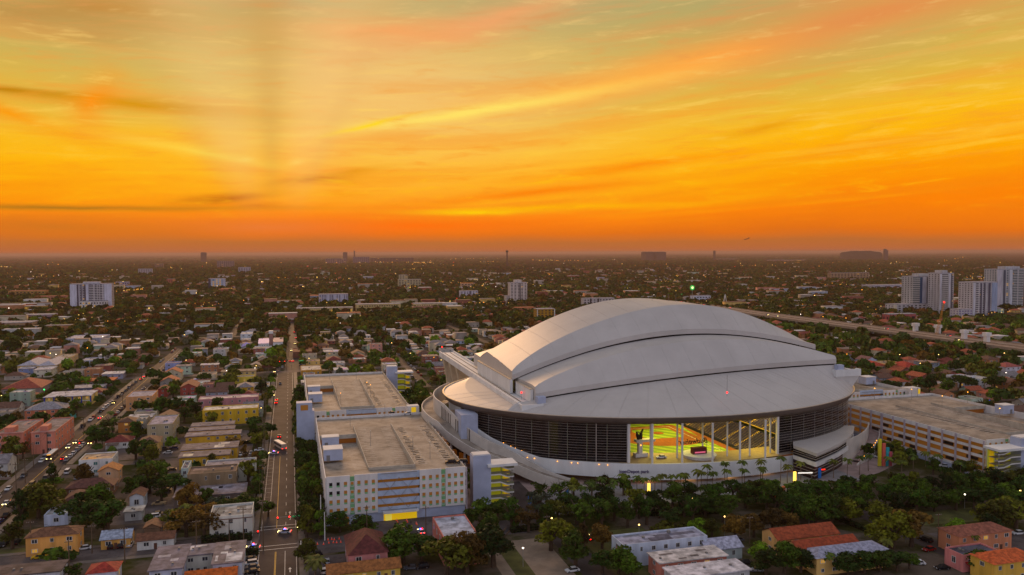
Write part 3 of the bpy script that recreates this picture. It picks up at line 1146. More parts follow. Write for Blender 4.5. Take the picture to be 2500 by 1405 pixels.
# --- right hand annex: terrace roof over dark office floors
AZ = 12.6
outer = [g(1937, 1088, AZ)[:2], g(1994, 1108, AZ)[:2], g(2020, 1097, AZ)[:2], g(2048, 1084, AZ)[:2], g(2070, 1070, AZ)[:2], g(2083, 1055, AZ)[:2], g(2086, 1040, AZ)[:2]]
outer = [(a - sx, b - sy) for a, b in outer]
inner_ = [E(t, -2.6) for t in (289, 293.5, 298, 303, 308, 313, 318)]


def annex_block(shrink, z0, z1):
    o_ = [(p[0] * (1 - shrink) + q_[0] * shrink, p[1] * (1 - shrink) + q_[1] * shrink) for p, q_ in zip(outer, inner_)]
    mb = MB()
    mb.grid([[(x, y, z1) for x, y in inner_], [(x, y, z1) for x, y in o_], [(x, y, z0) for x, y in o_], [(x, y, z0) for x, y in inner_]])
    for e in (0, -1):
        mb.add([inner_[e] + (z1,), o_[e] + (z1,), o_[e] + (z0,), inner_[e] + (z0,)], [(0, 1, 2, 3)])
    return mb


P('annex_roof', annex_block(0.0, AZ - 1.3, AZ), ROOFW)
P('annex_glazing', annex_block(0.10, 8.2, AZ - 1.3), GLASSD)
P('annex_slab', annex_block(0.03, 6.4, 8.2), CONCW)
P('annex_glazing', annex_block(0.16, 0.0, 6.4), mat('dark_red_glazing', (40, 18, 16), 0.3, 0.0))
for z in (9.2, 10.2):
    P('louvre', annex_block(0.085, z, z + 0.12), LOUV)
for z in (1.6, 3.0, 4.4):
    P('louvre', annex_block(0.14, z, z + 0.14), LOUV)
rl = MB()
for i in range(5):
    p = g(1966 + i * 11, 1138 + i * 2.2, 4.0)
    rl.box(p[0] - sx - 0.9, p[0] - sx + 0.9, p[1] - sy - 0.2, p[1] - sy + 0.2, 3.8, 4.2)
P('red_light_strip', rl, mat('red_neon', (255, 40, 20), 0.5, 0, emit=(255, 40, 16), strength=1.6))
P('annex_wall', ring(MB(), 7.2, 0, lambda t: 11.2, 301, 330, 24, 0.5), MATS['warm_white_panel'])
rt = interp([303, 307, 312, 330, 352], [0.6, 2.6, 4.6, 8.0, 12.0])
P('ramp_wall', ring(MB(), 12.4, 0.0, rt, 303, 352, 36, 0.45), MATS['warm_white_panel'])
P('ramp_deck', flatring(MB(), 7.3, 12.0, lambda t: rt(t) - 1.2, 306, 352, 30), PAVER)
rl = MB()
for t in range(306, 322, 2):
    x, y = E(t, 11.6)
    rl.ball(x, y, rt(t) - 0.5, 0.22)
P('ramp_lights', rl, LAMPO)['kind'] = 'stuff'
# the rest of the drum, behind
P('drum_wall', ring(MB(), -3.0, 0, 25.5, 326, 551, 60, 0.4), WHITE)

# --- inside: deck, field, seating
P('concourse_deck', MB().add([(*E(t, 0.2), 8.3) for t in range(244, 286, 3)] + [(30, -66, 8.3), (4, -68.5, 8.3), (-26, -62.5, 8.3), (-48, -54, 8.3)], [tuple(range(18))]), mat('deck_tiles', (150, 128, 96), 0.7, 0.1, 0.5))
P('deck_edge_wall', MB().grid([[(30, -66, 0.8), (4, -68.5, 0.8), (-26, -62.5, 0.8), (-48, -54, 0.8)], [(30, -66, 8.28), (4, -68.5, 8.28), (-26, -62.5, 8.28), (-48, -54, 8.28)]]), mat('outfield_wall', (60, 66, 60), 0.8, 0.1))


def field_material():
    m = bpy.data.materials.new('mown_grass')
    m.use_nodes = True
    t = m.node_tree
    t.nodes.clear()
    q = NG(t)
    out = q.n('ShaderNodeOutputMaterial')
    b = q.n('ShaderNodeBsdfPrincipled')
    b.inputs['Roughness'].default_value = 0.9
    tc = q.n('ShaderNodeTexCoord')
    sp = q.n('ShaderNodeSeparateXYZ')
    t.links.new(tc.outputs['Object'], sp.inputs[0])
    d1 = q.m('ADD', q.m('MULTIPLY', sp.outputs[0], 0.8), q.m('MULTIPLY', sp.outputs[1], 0.6))
    s1 = q.m('SINE', q.m('MULTIPLY', d1, 1.05))
    f = q.rng(s1, -0.25, 0.25)
    col = q.mix(f, lin4((100, 128, 24)), lin4((138, 160, 34)))
    t.links.new(col, b.inputs['Base Color'])
    t.links.new(b.outputs[0], out.inputs[0])
    return m


P('playing_field', MB().add([(*E(t, -16), 1.0) for t in range(0, 360, 8)], [tuple(range(45))]), field_material())
DIRT = mat('infield_clay', (138, 76, 34), 0.95, 0.12, 0.5)
mo = (192.5 - sx, 393.6 - sy)
hm = (205.5 - sx, 406.6 - sy)
arc = [(mo[0] + 29 * math.cos(rad(t)), mo[1] + 29 * math.sin(rad(t))) for t in range(-45 - 5, -235, -8)]
arc = [p for p in arc if p[0] < hm[0] + 3 and p[1] < hm[1] + 3]
wt_ = arc + [(hm[0] - 27, hm[1] + 4), (hm[0] + 4, hm[1] + 4), (hm[0] + 4, hm[1] - 27)]
wt_ = sorted(wt_, key=lambda p: math.atan2(p[1] - mo[1], p[0] - mo[0]))
P('infield_clay', MB().add([(a, b, 1.03) for a, b in wt_], [tuple(range(len(wt_)))]), DIRT)
dq = [(hm[0] - 2.5, hm[1] - 4), (hm[0] - 4, hm[1] - 2.5), (hm[0] - 23.5, hm[1] - 2.5), (hm[0] - 24.9, hm[1] - 4.5), (hm[0] - 24.9, hm[1] - 22.8), (hm[0] - 23, hm[1] - 24.9), (hm[0] - 4.6, hm[1] - 24.9), (hm[0] - 2.5, hm[1] - 23)]
P('infield_grass', MB().add([(a, b, 1.06) for a, b in dq], [tuple(range(8))]), bpy.data.materials['mown_grass'])
P('pitchers_mound', MB().cyl(mo[0], mo[1], 1.06, 1.3, 3.2, 1.6, 20), DIRT)
P('warning_track', MB().add([(hm[0] + 4, hm[1] - 27, 1.04), (hm[0] + 8.5, hm[1] + 6, 1.04), (hm[0] + 8.5, hm[1] - 85, 1.04), (hm[0] + 4.2, hm[1] - 85, 1.04)], [(0, 1, 2, 3)]), DIRT)
P('foul_line', MB().box(hm[0] - 0.1, hm[0] + 0.25, hm[1] - 88, hm[1], 1.06, 1.08), LINEW)
P('foul_line', MB().box(hm[0] - 88, hm[0], hm[1] - 0.1, hm[1] + 0.25, 1.06, 1.08), LINEW)
for a, b in ((0, -27.4), (-27.4, 0), (-27.4, -27.4), (0, 0)):
    P('base_plate', MB().box(hm[0] + a - 0.4, hm[0] + a + 0.4, hm[1] + b - 0.4, hm[1] + b + 0.4, 1.06, 1.16), LINEW)
SEATB = mat('blue_seats', (36, 34, 92), 0.8, 0.2, 0.6)
AISLE = mat('lit_concrete_aisle', (196, 160, 84), 0.8, 0.1, 0.6)
x0 = hm[0] + 9.0
P('field_wall', MB().box(x0 - 0.35, x0, -68, 30, 1.0, 2.3), mat('padding_navy', (26, 30, 54), 0.8, 0.0))
tier, seats = MB(), MB()
for r_ in range(34):
    z = 2.0 + r_ * 0.42 + (1.2 if r_ > 15 else 0)
    xa = x0 + r_ * 0.9 + (1.6 if r_ > 15 else 0)
    yl = -(STB - 9) * math.sqrt(max(0.02, 1 - ((xa + 1.0) / (STA - 9)) ** 2))
    tier.quad((xa, yl, z), (xa + 0.92, yl, z), (xa + 0.92, 40, z), (xa, 40, z))
    tier.quad((xa, yl, z - 0.45), (xa, 40, z - 0.45), (xa, 40, z), (xa, yl, z))
    for j in range(9):
        ya = -76 + j * 12.6
        if ya < yl:
            continue
        seats.box(xa + 0.30, xa + 0.62, ya, ya + 11.5, z + 0.02, z + 0.62)
P('seating_tier', tier, AISLE)
P('seat_rows', seats, SEATB)['kind'] = 'stuff'
rail = MB()
for i in range(24):
    t = i / 23
    ax_, ay_ = 30 - 74 * t, -66 + 10 * t * t - 2.0
    rail.cyl(ax_, ay_, 8.3, 9.4, 0.05, n=4)
rail.tube((30, -66, 9.4), (4, -68.4, 9.4), 0.06)
rail.tube((4, -68.4, 9.4), (-26, -62.4, 9.4), 0.06)
rail.tube((-26, -62.4, 9.4), (-48, -54, 9.4), 0.06)
P('deck_railing', rail, METAL)
for px, py in ((1594, 1133), (1667, 1131), (1741, 1130), (1808, 1126), (1870, 1121)):
    p = g(px, py, 8.3)
    P('column', MB().cyl(p[0] - sx, p[1] - sy + 0.6, 8.3, 25.6, 0.46, n=10), CONCW)
for px, py in ((1588, 1119), (1653, 1119), (1715, 1108), (1775, 1114), (1830, 1113), (1880, 1106)):
    p = g(px, py, 8.3)
    P('column', MB().cyl(p[0] - sx, p[1] - sy, 8.3, 25.6, 0.4, n=10), CONCW)
# flood lights hung under the roof
for (v, u, pw_, rx) in ((170, 345, 9800, 0), (200, 352, 10400, 0), (185, 385, 9800, 0), (210, 400, 9800, 0), (232, 360, 9000, 0), (160, 330, 3000, 0), (206, 322, 4500, 0)):
    ld = bpy.data.lights.new('flood_light', 'AREA')
    ld.energy = pw_
    ld.size = 10
    ld.color = (1.0, 0.80, 0.16)
    lo = NEWOBJ('flood_light', ld)
    COL.objects.link(lo)
    lo.parent = ST
    lo.location = (v - sx, u - sy, 24.6)

# things standing on the outfield deck
_p = g(1571, 1120, 8.3)
t = thing('sculpture', _p[0], _p[1] + 4, 8.3, label='dark bronze leaping sculpture on a concrete plinth inside the open ballpark wall', cat='sculpture')
MB().box(-2.6, 3.4, -1.6, 1.6, 0, 1.6).build('base', CONCW, t)
MB().box(-0.9, 1.0, -0.9, 0.9, 1.6, 6.6).build('plinth', CONCW, t)
MB().box(-2.2, 7.0, -1.5, 1.5, 6.6, 7.7).build('plinth_slab', CONCW, t)
BRZ = mat('dark_bronze', (30, 26, 26), 0.5, 0.1)
fg = MB()
for a, b, r0, r1 in (((-0.9, 0, 7.7), (-1.4, 0, 10.2), 0.7, 0.9), ((-1.4, 0, 10.2), (-1.9, 0, 12.2), 0.9, 0.35), ((-0.2, 0, 7.7), (0.4, 0, 9.8), 0.5, 0.8), ((0.4, 0, 9.8), (0.9, 0, 11.4), 0.9, 0.7), ((0.9, 0, 11.4), (1.5, 0, 12.9), 0.7, 0.4),
                     ((1.5, 0, 12.9), (2.0, 0, 13.5), 0.5, 0.2), ((0.2, 0, 11.2), (-1.2, 0, 12.0), 0.35, 0.2), ((1.0, 0, 7.7), (1.0, 0, 10.5), 0.5, 0.7), ((1.6, 0, 12.4), (2.4, 0, 12.9), 0.25, 0.12)):
    fg.tube(a, b, r0, r1, 7)
fg.v = [(x * .82, y * .82, 7.7 + (z - 7.7) * .8) for x, y, z in fg.v]
fg.build('figure', BRZ, t)
MB().ball(0.1, -0.95, 5.2, 0.25).build('lamp', LAMPO, t)
_p = g(1712, 1118, 8.3)
t = thing('bar_counter', _p[0], _p[1] + 2, 8.3, label='round outfield bar with red canopy and script sign above', cat='bar')
MB().cyl(0, 0, 0, 1.2, 7.0, 7.4, 28).build('counter', CONCW, t)
MB().cyl(0, 0, 1.2, 1.4, 7.7, 7.7, 28).build('counter_top', WHITE, t)
MB().box(-3.4, 3.4, -1, 1.6, 1.4, 4.2).build('back_bar', mat('dark_red_timber', (84, 26, 22), 0.6, 0.1), t)
MB().box(-2.6, 2.6, -1.1, -1.02, 1.9, 2.5).build('lit_shelf', mat('pink_glow', (255, 120, 160), 0.5, 0, emit=(255, 110, 130), strength=0.35), t)
bt = text_mesh('Budweiser', 3.4, 0.08, 0.35)
bt.materials.clear()
bt.materials.append(BRZ)
o = put('script_sign', bt, t, (-0.5, 4, 5.0))
o.rotation_euler = (rad(90), 0, 0)
o.scale = (-1, 1, 1)
MB().tube((-6, 4, 0), (-6, 4, 5.0), 0.08).tube((6, 4, 0), (6, 4, 5.0), 0.08).build('sign_post', METAL, t)

# ------------------------------------------------------------------ parking garages
UNITWIN = {}


def window_mesh(kind):
    """unit window: x -.5..+.5, z 0..1, front at y = -0.06; returns the frame mesh and the recessed pane mesh"""
    if kind in UNITWIN:
        return UNITWIN[kind]
    mb, pn = MB(), MB()
    t = 0.1
    mb.box(-.5, -.5 + t, -.06, 0.0, 0, 1)
    mb.box(.5 - t, .5, -.06, 0.0, 0, 1)
    mb.box(-.5 + t, .5 - t, -.06, 0.0, 0, t * .7)
    mb.box(-.5 + t, .5 - t, -.06, 0.0, 1 - t * .7, 1)
    if kind.startswith('garage'):
        pn.quad((-.5 + t, -.015, .36), (.5 - t, -.015, .36), (.5 - t, -.015, 1 - t * .7), (-.5 + t, -.015, 1 - t * .7), 0)
        pn.quad((-.5 + t, -.03, t * .7), (.5 - t, -.03, t * .7), (.5 - t, -.03, .36), (-.5 + t, -.03, .36), 1)
        r_ = (mb.mesh('window', [CONCW]), pn.mesh('pane', [AMBER if kind == 'garage' else DARK, GREENP]))
    else:
        mb.box(-.03, .03, -.05, 0.0, t * .7, 1 - t * .7)
        pn.quad((-.5 + t, -.015, t * .7), (.5 - t, -.015, t * .7), (.5 - t, -.015, 1 - t * .7), (-.5 + t, -.015, 1 - t * .7), 0)
        r_ = (mb.mesh('window', [FRAME]), pn.mesh('pane', [{'dark': PANE, 'lit': PANEL, 'teal': PANET}[kind]]))
    UNITWIN[kind] = r_
    return r_


def win(parent, x, y, z, w, h, kind='dark', rz=0.0):
    fm, pm = window_mesh(kind)
    o = put('window', fm, parent, (x, y, z), rz, None, (w, 1.0, h))
    put('pane', pm, o)
    return o


def stair_tower(parent_v, parent_u, pyl_w, h, flip, label, run=9.0, nfl=5):
    """lavender lift pylon with an open zigzag stair under a slab roof"""
    t = thing('stair_tower', parent_v, parent_u, label=label, cat='stair tower', group='garage stair towers')
    sgn = -1 if flip else 1
    X = lambda a, b: (min(sgn * a, sgn * b), max(sgn * a, sgn * b))
    MB().box(*X(0, pyl_w), 0, 5.5, 0, h).build('lift_pylon', LAV, t)
    MB().box(*X(0.3, pyl_w - .3), 0.3, 5.2, h, h + 0.5).build('pylon_roof', CONCW, t)
    MB().box(*X(pyl_w - 1.5, pyl_w + run + 1.4), -1.8, 6.5, h - 4.4, h - 3.4).build('slab_roof', WHITE, t)
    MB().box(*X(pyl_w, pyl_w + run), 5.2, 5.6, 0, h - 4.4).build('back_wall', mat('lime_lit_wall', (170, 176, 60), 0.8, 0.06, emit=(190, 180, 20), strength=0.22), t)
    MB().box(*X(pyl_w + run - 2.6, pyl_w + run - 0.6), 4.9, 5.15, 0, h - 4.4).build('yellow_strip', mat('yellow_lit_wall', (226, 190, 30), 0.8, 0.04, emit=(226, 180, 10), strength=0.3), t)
    for s in (0, 1):
        MB().cyl(sgn * (pyl_w + run - 3.2 * s - 0.4), 0.2 + 4.6 * s, 0, h - 4.4, 0.18, n=6).build('post', GALV, t)
    fh = (h - 5.0) / nfl
    for i in range(nfl):
        z = 0.2 + fh * (i + 0.8)
        fl = MB()
        xa, xb, xc, xd = pyl_w, pyl_w + run * 0.42, pyl_w + run * 0.75, pyl_w + run + 0.4
        p0 = [(sgn * xa, z + 0.9), (sgn * xb, z + 0.9), (sgn * xc, z - 0.35), (sgn * xd, z - 0.35)]
        fl.grid([[(x, 0.0, zz) for x, zz in p0], [(x, 0.0, zz - 0.5) for x, zz in p0], [(x, 1.8, zz - 0.5) for x, zz in p0], [(x, 1.8, zz) for x, zz in p0], [(x, 0.0, zz) for x, zz in p0]])
        fl.build('stair_flight', CONCW, t)
        lg = MB()
        lg.box(*X(pyl_w, pyl_w + run), 1.9, 5.0, z + 0.3, z + 0.5)
        lg.build('landing', CONC, t)
        rl = MB()
        rl.grid([[(x, 0.02, zz + 0.06) for x, zz in p0], [(x, 0.02, zz + 1.0) for x, zz in p0]])
        rl.build('railing', mat('mesh_railing', (110, 110, 84), 0.6, 0.05), t)
    return t


def deck_material():
    return CONC


def garage(name, v0, v1, u0, u1, zt, label, mirror=False, front='full', openside=None):
    Wd, L = v1 - v0, u1 - u0
    t = thing(name, v0, u0, label=label, cat='parking garage', group='ballpark parking garages')
    occ(v0 - 3, v1 + 3, u0 - 2, u1 + 2)
    mx = (lambda x: Wd - x) if mirror else (lambda x: x)
    BX = lambda a, b: (min(mx(a), mx(b)), max(mx(a), mx(b)))
    x1, x2 = Wd * 0.32, Wd * 0.66
    ya, yb, yc = 11.0, L * 0.64, L - 22.0
    z = zt - 1.1
    d = MB()
    d.quad((mx(0), 0, z), (mx(Wd), 0, z), (mx(Wd), ya, z), (mx(0), ya, z))
    d.quad((mx(0), yc, z), (mx(Wd), yc, z), (mx(Wd), L, z), (mx(0), L, z))
    d.quad((mx(x2), ya, z), (mx(Wd), ya, z), (mx(Wd), yc, z), (mx(x2), yc, z))
    d.quad((mx(x1), ya, z - 2.6), (mx(x2), ya, z - 2.6), (mx(x2), yc, z), (mx(x1), yc, z))
    d.quad((mx(0), ya, z), (mx(x1), ya, z), (mx(x1), yb, z - 3.1), (mx(0), yb, z - 3.1))
    d.quad((mx(0), yb, z), (mx(x1), yb, z), (mx(x1), yc, z), (mx(0), yc, z))
    d.build('deck', CONC, t)
    PW = mat('parapet_concrete', (172, 164, 150), 0.85, 0.12, 0.4)
    for a in [(x1 - 0.3, x1, ya, yc, z - 3, z + 1.0), (x2 - 0.15, x2 + 0.15, ya, yc, z - 2.6, z + 1.0), (x1, x2, ya - 0.4, ya, z - 2.6, z + 1.0),
              (0.0, x1 - 0.3, yb - 0.35, yb, z - 0.9, z + 0.95)]:
        MB().box(*BX(a[0], a[1]), a[2], a[3], a[4], a[5]).build('parapet', PW, t)
    MB().quad((mx(0.5), yb + 0.2, z - 3.1), (mx(x1 - .3), yb + 0.2, z - 3.1), (mx(x1 - .3), yb + 0.2, z - 0.9), (mx(0.5), yb + 0.2, z - 0.9)).build('level_opening', AMBERD, t)
    ln = MB()
    zz = z + 0.02
    yy = ya + 3
    while yy < yc - 3:
        for xx in (x2 + 0.6, Wd - 6.0):
            ln.box(*BX(xx, xx + 5.0), yy, yy + 0.22, zz, zz + 0.01)
        f = (yy - ya) / (yc - ya)
        for xx in (x1 + 0.5, x2 - 5.4):
            ln.quad((mx(xx), yy, z - 2.6 * (1 - f) + .02), (mx(xx + 4.8), yy, z - 2.6 * (1 - f) + .02), (mx(xx + 4.8), yy + .22, z - 2.6 * (1 - f) + .024), (mx(xx), yy + .22, z - 2.6 * (1 - f) + .024))
        if yy < yb - 3:
            f = (yy - ya) / (yb - ya)
            ln.quad((mx(x1 - 5.5), yy, z - 3.1 * f + .02), (mx(x1 - .6), yy, z - 3.1 * f + .02), (mx(x1 - .6), yy + .22, z - 3.1 * f + .02), (mx(x1 - 5.5), yy + .22, z - 3.1 * f + .02))
        yy += 2.75
    yy = 0
    ln.build('parking_lines', LINEW, t)['kind'] = 'stuff'
    st = MB()
    rr_ = random.Random(int(u0))
    for i in range(260):                                    # oil-dark bays
        xx = rr_.choice([x2 + 2.2, Wd - 4.2]) + rr_.uniform(-0.6, 0.6)
        y0 = ya + 3 + 2.75 * rr_.randrange(int((yc - ya - 6) / 2.75)) + 0.8
        ln_ = rr_.uniform(1.2, 2.8)
        st.box(*BX(xx, xx + ln_), y0, y0 + rr_.uniform(0.6, 1.2), z + 0.012, z + 0.014)
    st.build('oil_stains', mat('oil_stain', (92, 84, 76), 0.6, 0.1), t)['kind'] = 'stuff'
    # outer walls
    if not mirror:
        n = 11
        for i in range(n):                                   # plain panelled side
            y0, y1 = L * i / n, L * (i + 1) / n
            MB().box(-0.35, 0.0, y0 + 0.06, y1 - 0.06, 0.0, zt + 0.1).build('wall_panel', CONCW, t)
    else:
        MB().box(Wd, Wd + 0.35, 0, L, 0.0, zt + 0.1).build('side_wall', CONCW, t)
    MB().box(0, Wd, L, L + 0.35, 0, zt + 0.1).build('rear_wall', CONCW, t)
    # open side with floors showing
    xs = 0.0 if mirror else Wd
    sg = -1 if mirror else 1
    nb = 13
    nlev = 5
    fh = (zt - 0.2) / nlev
    MB().box(min(xs - sg * 2.5, xs - sg * 2.2), max(xs - sg * 2.5, xs - sg * 2.2), 0.5, L - 0.5, 0.0, z - 0.3).build('interior_glow', AMBER if mirror else AMBERD, t)
    for j in range(1, nlev + 1):
        zz = fh * j
        MB().box(min(xs, xs + sg * 0.35), max(xs, xs + sg * 0.35), 0, L, zz - 1.05 if j < nlev else zz - 1.6, zz + (0.15 if j < nlev else 0.25)).build('spandrel', CONCW if mirror else PW, t)
    for i in range(nb + 1):
        y = L * i / nb
        wv = 0.9 if i % 4 else 1.5
        MB().box(min(xs + sg * 0.36, xs + sg * 0.75), max(xs + sg * 0.36, xs + sg * 0.75), max(y - wv / 2, 0), min(y + wv / 2, L), 0, zt).build('pilaster', mat('mauve_concrete', (176, 164, 172), 0.8, 0.08, 0.3), t)
    if mirror:
        MB().box(-0.5, -0.36, 0, L, 0, 2.4).build('plinth_band', LAV, t)
        cg = MB()
        for i in range(16):
            y = rr_.uniform(4, L - 4)
            zz = fh * rr_.choice([1, 2, 3]) + 0.2
            cg.box(-0.2 + 1.0, 1.6, y, y + 4.2, zz, zz + 1.3)
        cg.build('parked_car_shapes', mat('parked_dark', (40, 34, 30), 0.4, 0.1), t)['kind'] = 'stuff'
    # front elevation
    pal = [('w', 0, .165), ('g', .165, .195), ('w', .195, .36), ('c', .36, .66), ('w', .66, .82), ('g', .82, .85), ('w', .85, 1.0)]
    for kd, a, b in pal:
        xa, xb = Wd * a, Wd * b
        if kd == 'w':
            MB().box(*BX(xa + 0.05, xb - 0.05), -0.5, -0.05, 3.6, zt + 0.5).build('facade_panel', CONCW, t)
            for c in range(3):
                xx = xa + (xb - xa) * (c + 0.62) / 3.25
                for r_ in range(4):
                    win(t, mx(xx), -0.51, 4.3 + r_ * 3.25, 1.45, 2.15, 'garagedark' if (c < 2 and r_ > 1 and a == 0) else 'garage')
        elif kd == 'g':
            MB().box(*BX(xa, xb), -0.25, 0, 3.6, zt).build('green_bay', GREENP, t)
            for r_ in range(4):
                win(t, mx((xa + xb) / 2), -0.26, 4.3 + r_ * 3.25, 1.4, 1.9, 'garage')
        else:
            for r_ in range(5):
                zb = 3.6 + r_ * 3.1
                MB().box(*BX(xa, xb), -0.3, 0, zb - (0.3 if r_ else 0.4), zb + (1.7 if r_ < 4 else 2.2)).build('spandrel', mat('blue_grey_concrete', (170, 184, 204), 0.8, 0.07, 0.3), t)
            MB().box(*BX(xa + .1, xb - .1), 1.6, 1.8, 3.6, zt - 1.5).build('interior_glow', AMBER, t)
            lt = MB()
            nx = 4
            wx = (xb - xa - 2) / nx
            for i in range(nx):
                for j in range(3):
                    zb = 4.6 + j * 3.9
                    c0, c1 = xa + 1 + wx * i, xa + 1 + wx * (i + 1)
                    if (i + j) % 2:
                        lt.tube((mx(c0), -0.75, zb), (mx(c1), -0.75, zb + 3.9), 0.07, n=4)
                    else:
                        lt.tube((mx(c0), -0.75, zb + 3.9), (mx(c1), -0.75, zb), 0.07, n=4)
            lt.tube((mx(xa + 1), -0.75, zt + 0.2), (mx(xb - 1), -0.75, zt + 0.2), 0.12, n=4)
            lt.tube((mx(xa + 1), -0.75, 4.2), (mx(xb - 1), -0.75, 4.2), 0.12, n=4)
            lt.build('lattice_screen', METAL, t)
    MB().box(0.2, Wd - 0.2, 0.0, 0.3, 0, 3.6).build('ground_wall', LAV, t)
    xa, xb = Wd * 0.40, Wd * 0.64
    MB().box(*BX(xa, xb), -0.06, -0.01, 0.05, 3.3).build('entrance_opening', YELLIT, t)
    MB().box(*BX(xa + 0.6, xa + 3.0), -0.3, -0.08, 0.05, 2.6).build('booth', mat('cream_lit', (230, 220, 120), 0.8, 0, emit=(236, 210, 70), strength=0.5), t)
    MB().box(*BX(xa - 0.4, xb + 0.4), -2.6, -0.1, 3.3, 3.7).build('entrance_canopy', CONCW, t)
    MB().box(*BX(Wd * 0.07, Wd * 0.155), -0.06, -0.01, 0.05, 2.8).build('service_door', AMBER, t)
    for (bx, by, bw, bd) in ((0.4, L * .26, 7.4, 7.0), (0.6, L * .46, 7.0, 5.0)):
        MB().box(*BX(bx, bx + bw), by, by + bd, z, z + 4.4).build('stair_head', LAV, t)
        MB().box(*BX(bx - .15, bx + bw + .15), by - .15, by + bd + .15, z + 4.4, z + 4.7).build('stair_head_roof', CONCW, t)
        MB().box(*BX(bx + 1.0, bx + 2.4), by - 0.05, by - 0.01, z + 0.1, z + 2.3).build('door', METAL, t)
    return t


garage('parking_garage', 11.5, 63.5, 295.0, 405.0, 17.8, 'white parking garage with square amber windows nearest the avenue crossing')
garage('parking_garage', 8.5, 60.5, 420.5, 552.0, 17.8, 'rear white parking garage with yellow lit roof deck behind the front garage')
garage('parking_garage', 292.0, 360.0, 276.0, 378.0, 17.0, 'long parking garage with open amber floors right of the ballpark', mirror=True)
garage('parking_garage', 303.0, 357.0, 392.0, 500.0, 17.0, 'rear parking garage half hidden behind the ballpark rim on its right', mirror=True)
stair_tower(67.6, 299.5, 7.2, 20.6, False, 'lavender lift pylon and yellow zigzag stair beside the front garage')
stair_tower(61.2, 530.0, 7.0, 24.0, False, 'pale stair tower with green glass at the far corner of rear garage')
stair_tower(309.0, 266.0, 8.5, 19.5, True, 'blue stair tower with lime walls on the corner of amber garage', 12.0)
_t = thing('link_pylon', 2.0, 405.5, label='tall lavender slab pylon with square opening between the two white garages', cat='pylon')
MB().box(0, 8.6, 0, 7, 0, 21.5).box(0, 7.6, 0, 6, 21.5, 25.6).build('shaft', LAV, _t)
MB().box(2.0, 5.6, -0.06, -0.01, 21.9, 24.6).build('opening', AMBER, _t)
occ(0, 12, 403, 414)
_t = thing('link_pylon', 361.0, 388.0, label='pale block with yellow slot joining the two right hand garages', cat='pylon')
MB().box(-8, 0, 0, 6, 0, 18.6).build('shaft', CONCW, _t)
MB().box(-1.6, -0.2, -0.06, -0.01, 14.5, 18.0).build('slot', YELLIT, _t)
_t = thing('link_pylon', 57.5, 408.0, label='small pale block with yellow slot between the white garages', cat='pylon')
MB().box(0, 6, 0, 5, 0, 20.6).build('shaft', CONCW, _t)
MB().box(2.0, 4.4, -0.06, -0.01, 14.5, 20.0).build('slot', YELLIT, _t)
occ(63, 84, 296, 308)


def lamp_post(v, u, z, h, label=None, lit=True, cat='lamp post', group=None, look=None, place=None, m=None, col=None, size=0.3, arm=0.0, rot=0.0):
    t = thing('lamp_post', v, u, z, rot, label=label, cat=cat, group=group, look=look, place=place)
    MB().tube((0, 0, 0), (0, 0, h), 0.11, 0.07).build('pole', col or GALV, t)
    if arm:
        MB().tube((0, 0, h), (arm, 0, h + 0.35), 0.06).build('arm', col or GALV, t)
    MB().ball(arm, 0, h + (0.35 if arm else 0.2), size, size * 0.7).build('lamp', (m or LAMPW) if lit else FRAME, t)
    return t


for i, (px, py, zz) in enumerate([(805, 926, 17), (870, 926, 17), (822, 972, 17), (905, 968, 17), (832, 990, 17), (896, 962, 17)]):
    p = g(px, py, 16.7)
    lamp_post(p[0], p[1], 16.7, 6.5, look='slim lamp post standing on the rear garage deck', place='', group='lamp posts on the rear garage deck', lit=i > 2, m=LAMPO, size=0.22)
for i, (px, py) in enumerate([(905, 1090), (1050, 1120), (1008, 1105), (855, 1040), (940, 1020)]):
    p = g(px, py, 16.7)
    lamp_post(p[0], p[1], 16.7, 6.5, look='slim lamp post on the front garage deck', place='', group='lamp posts on the front garage deck', lit=False, size=0.22)
for i, (px, py) in enumerate([(2240, 968), (2225, 978), (2300, 995), (2362, 985), (2440, 1028), (2135, 975)]):
    p = g(px, py, 16.0)
    lamp_post(p[0], p[1], 16.0, 6.0, look='lamp post on the amber garage roof deck', place='', group='lamp posts on the amber garage deck', lit=i > 0, m=LAMPO, size=0.28)

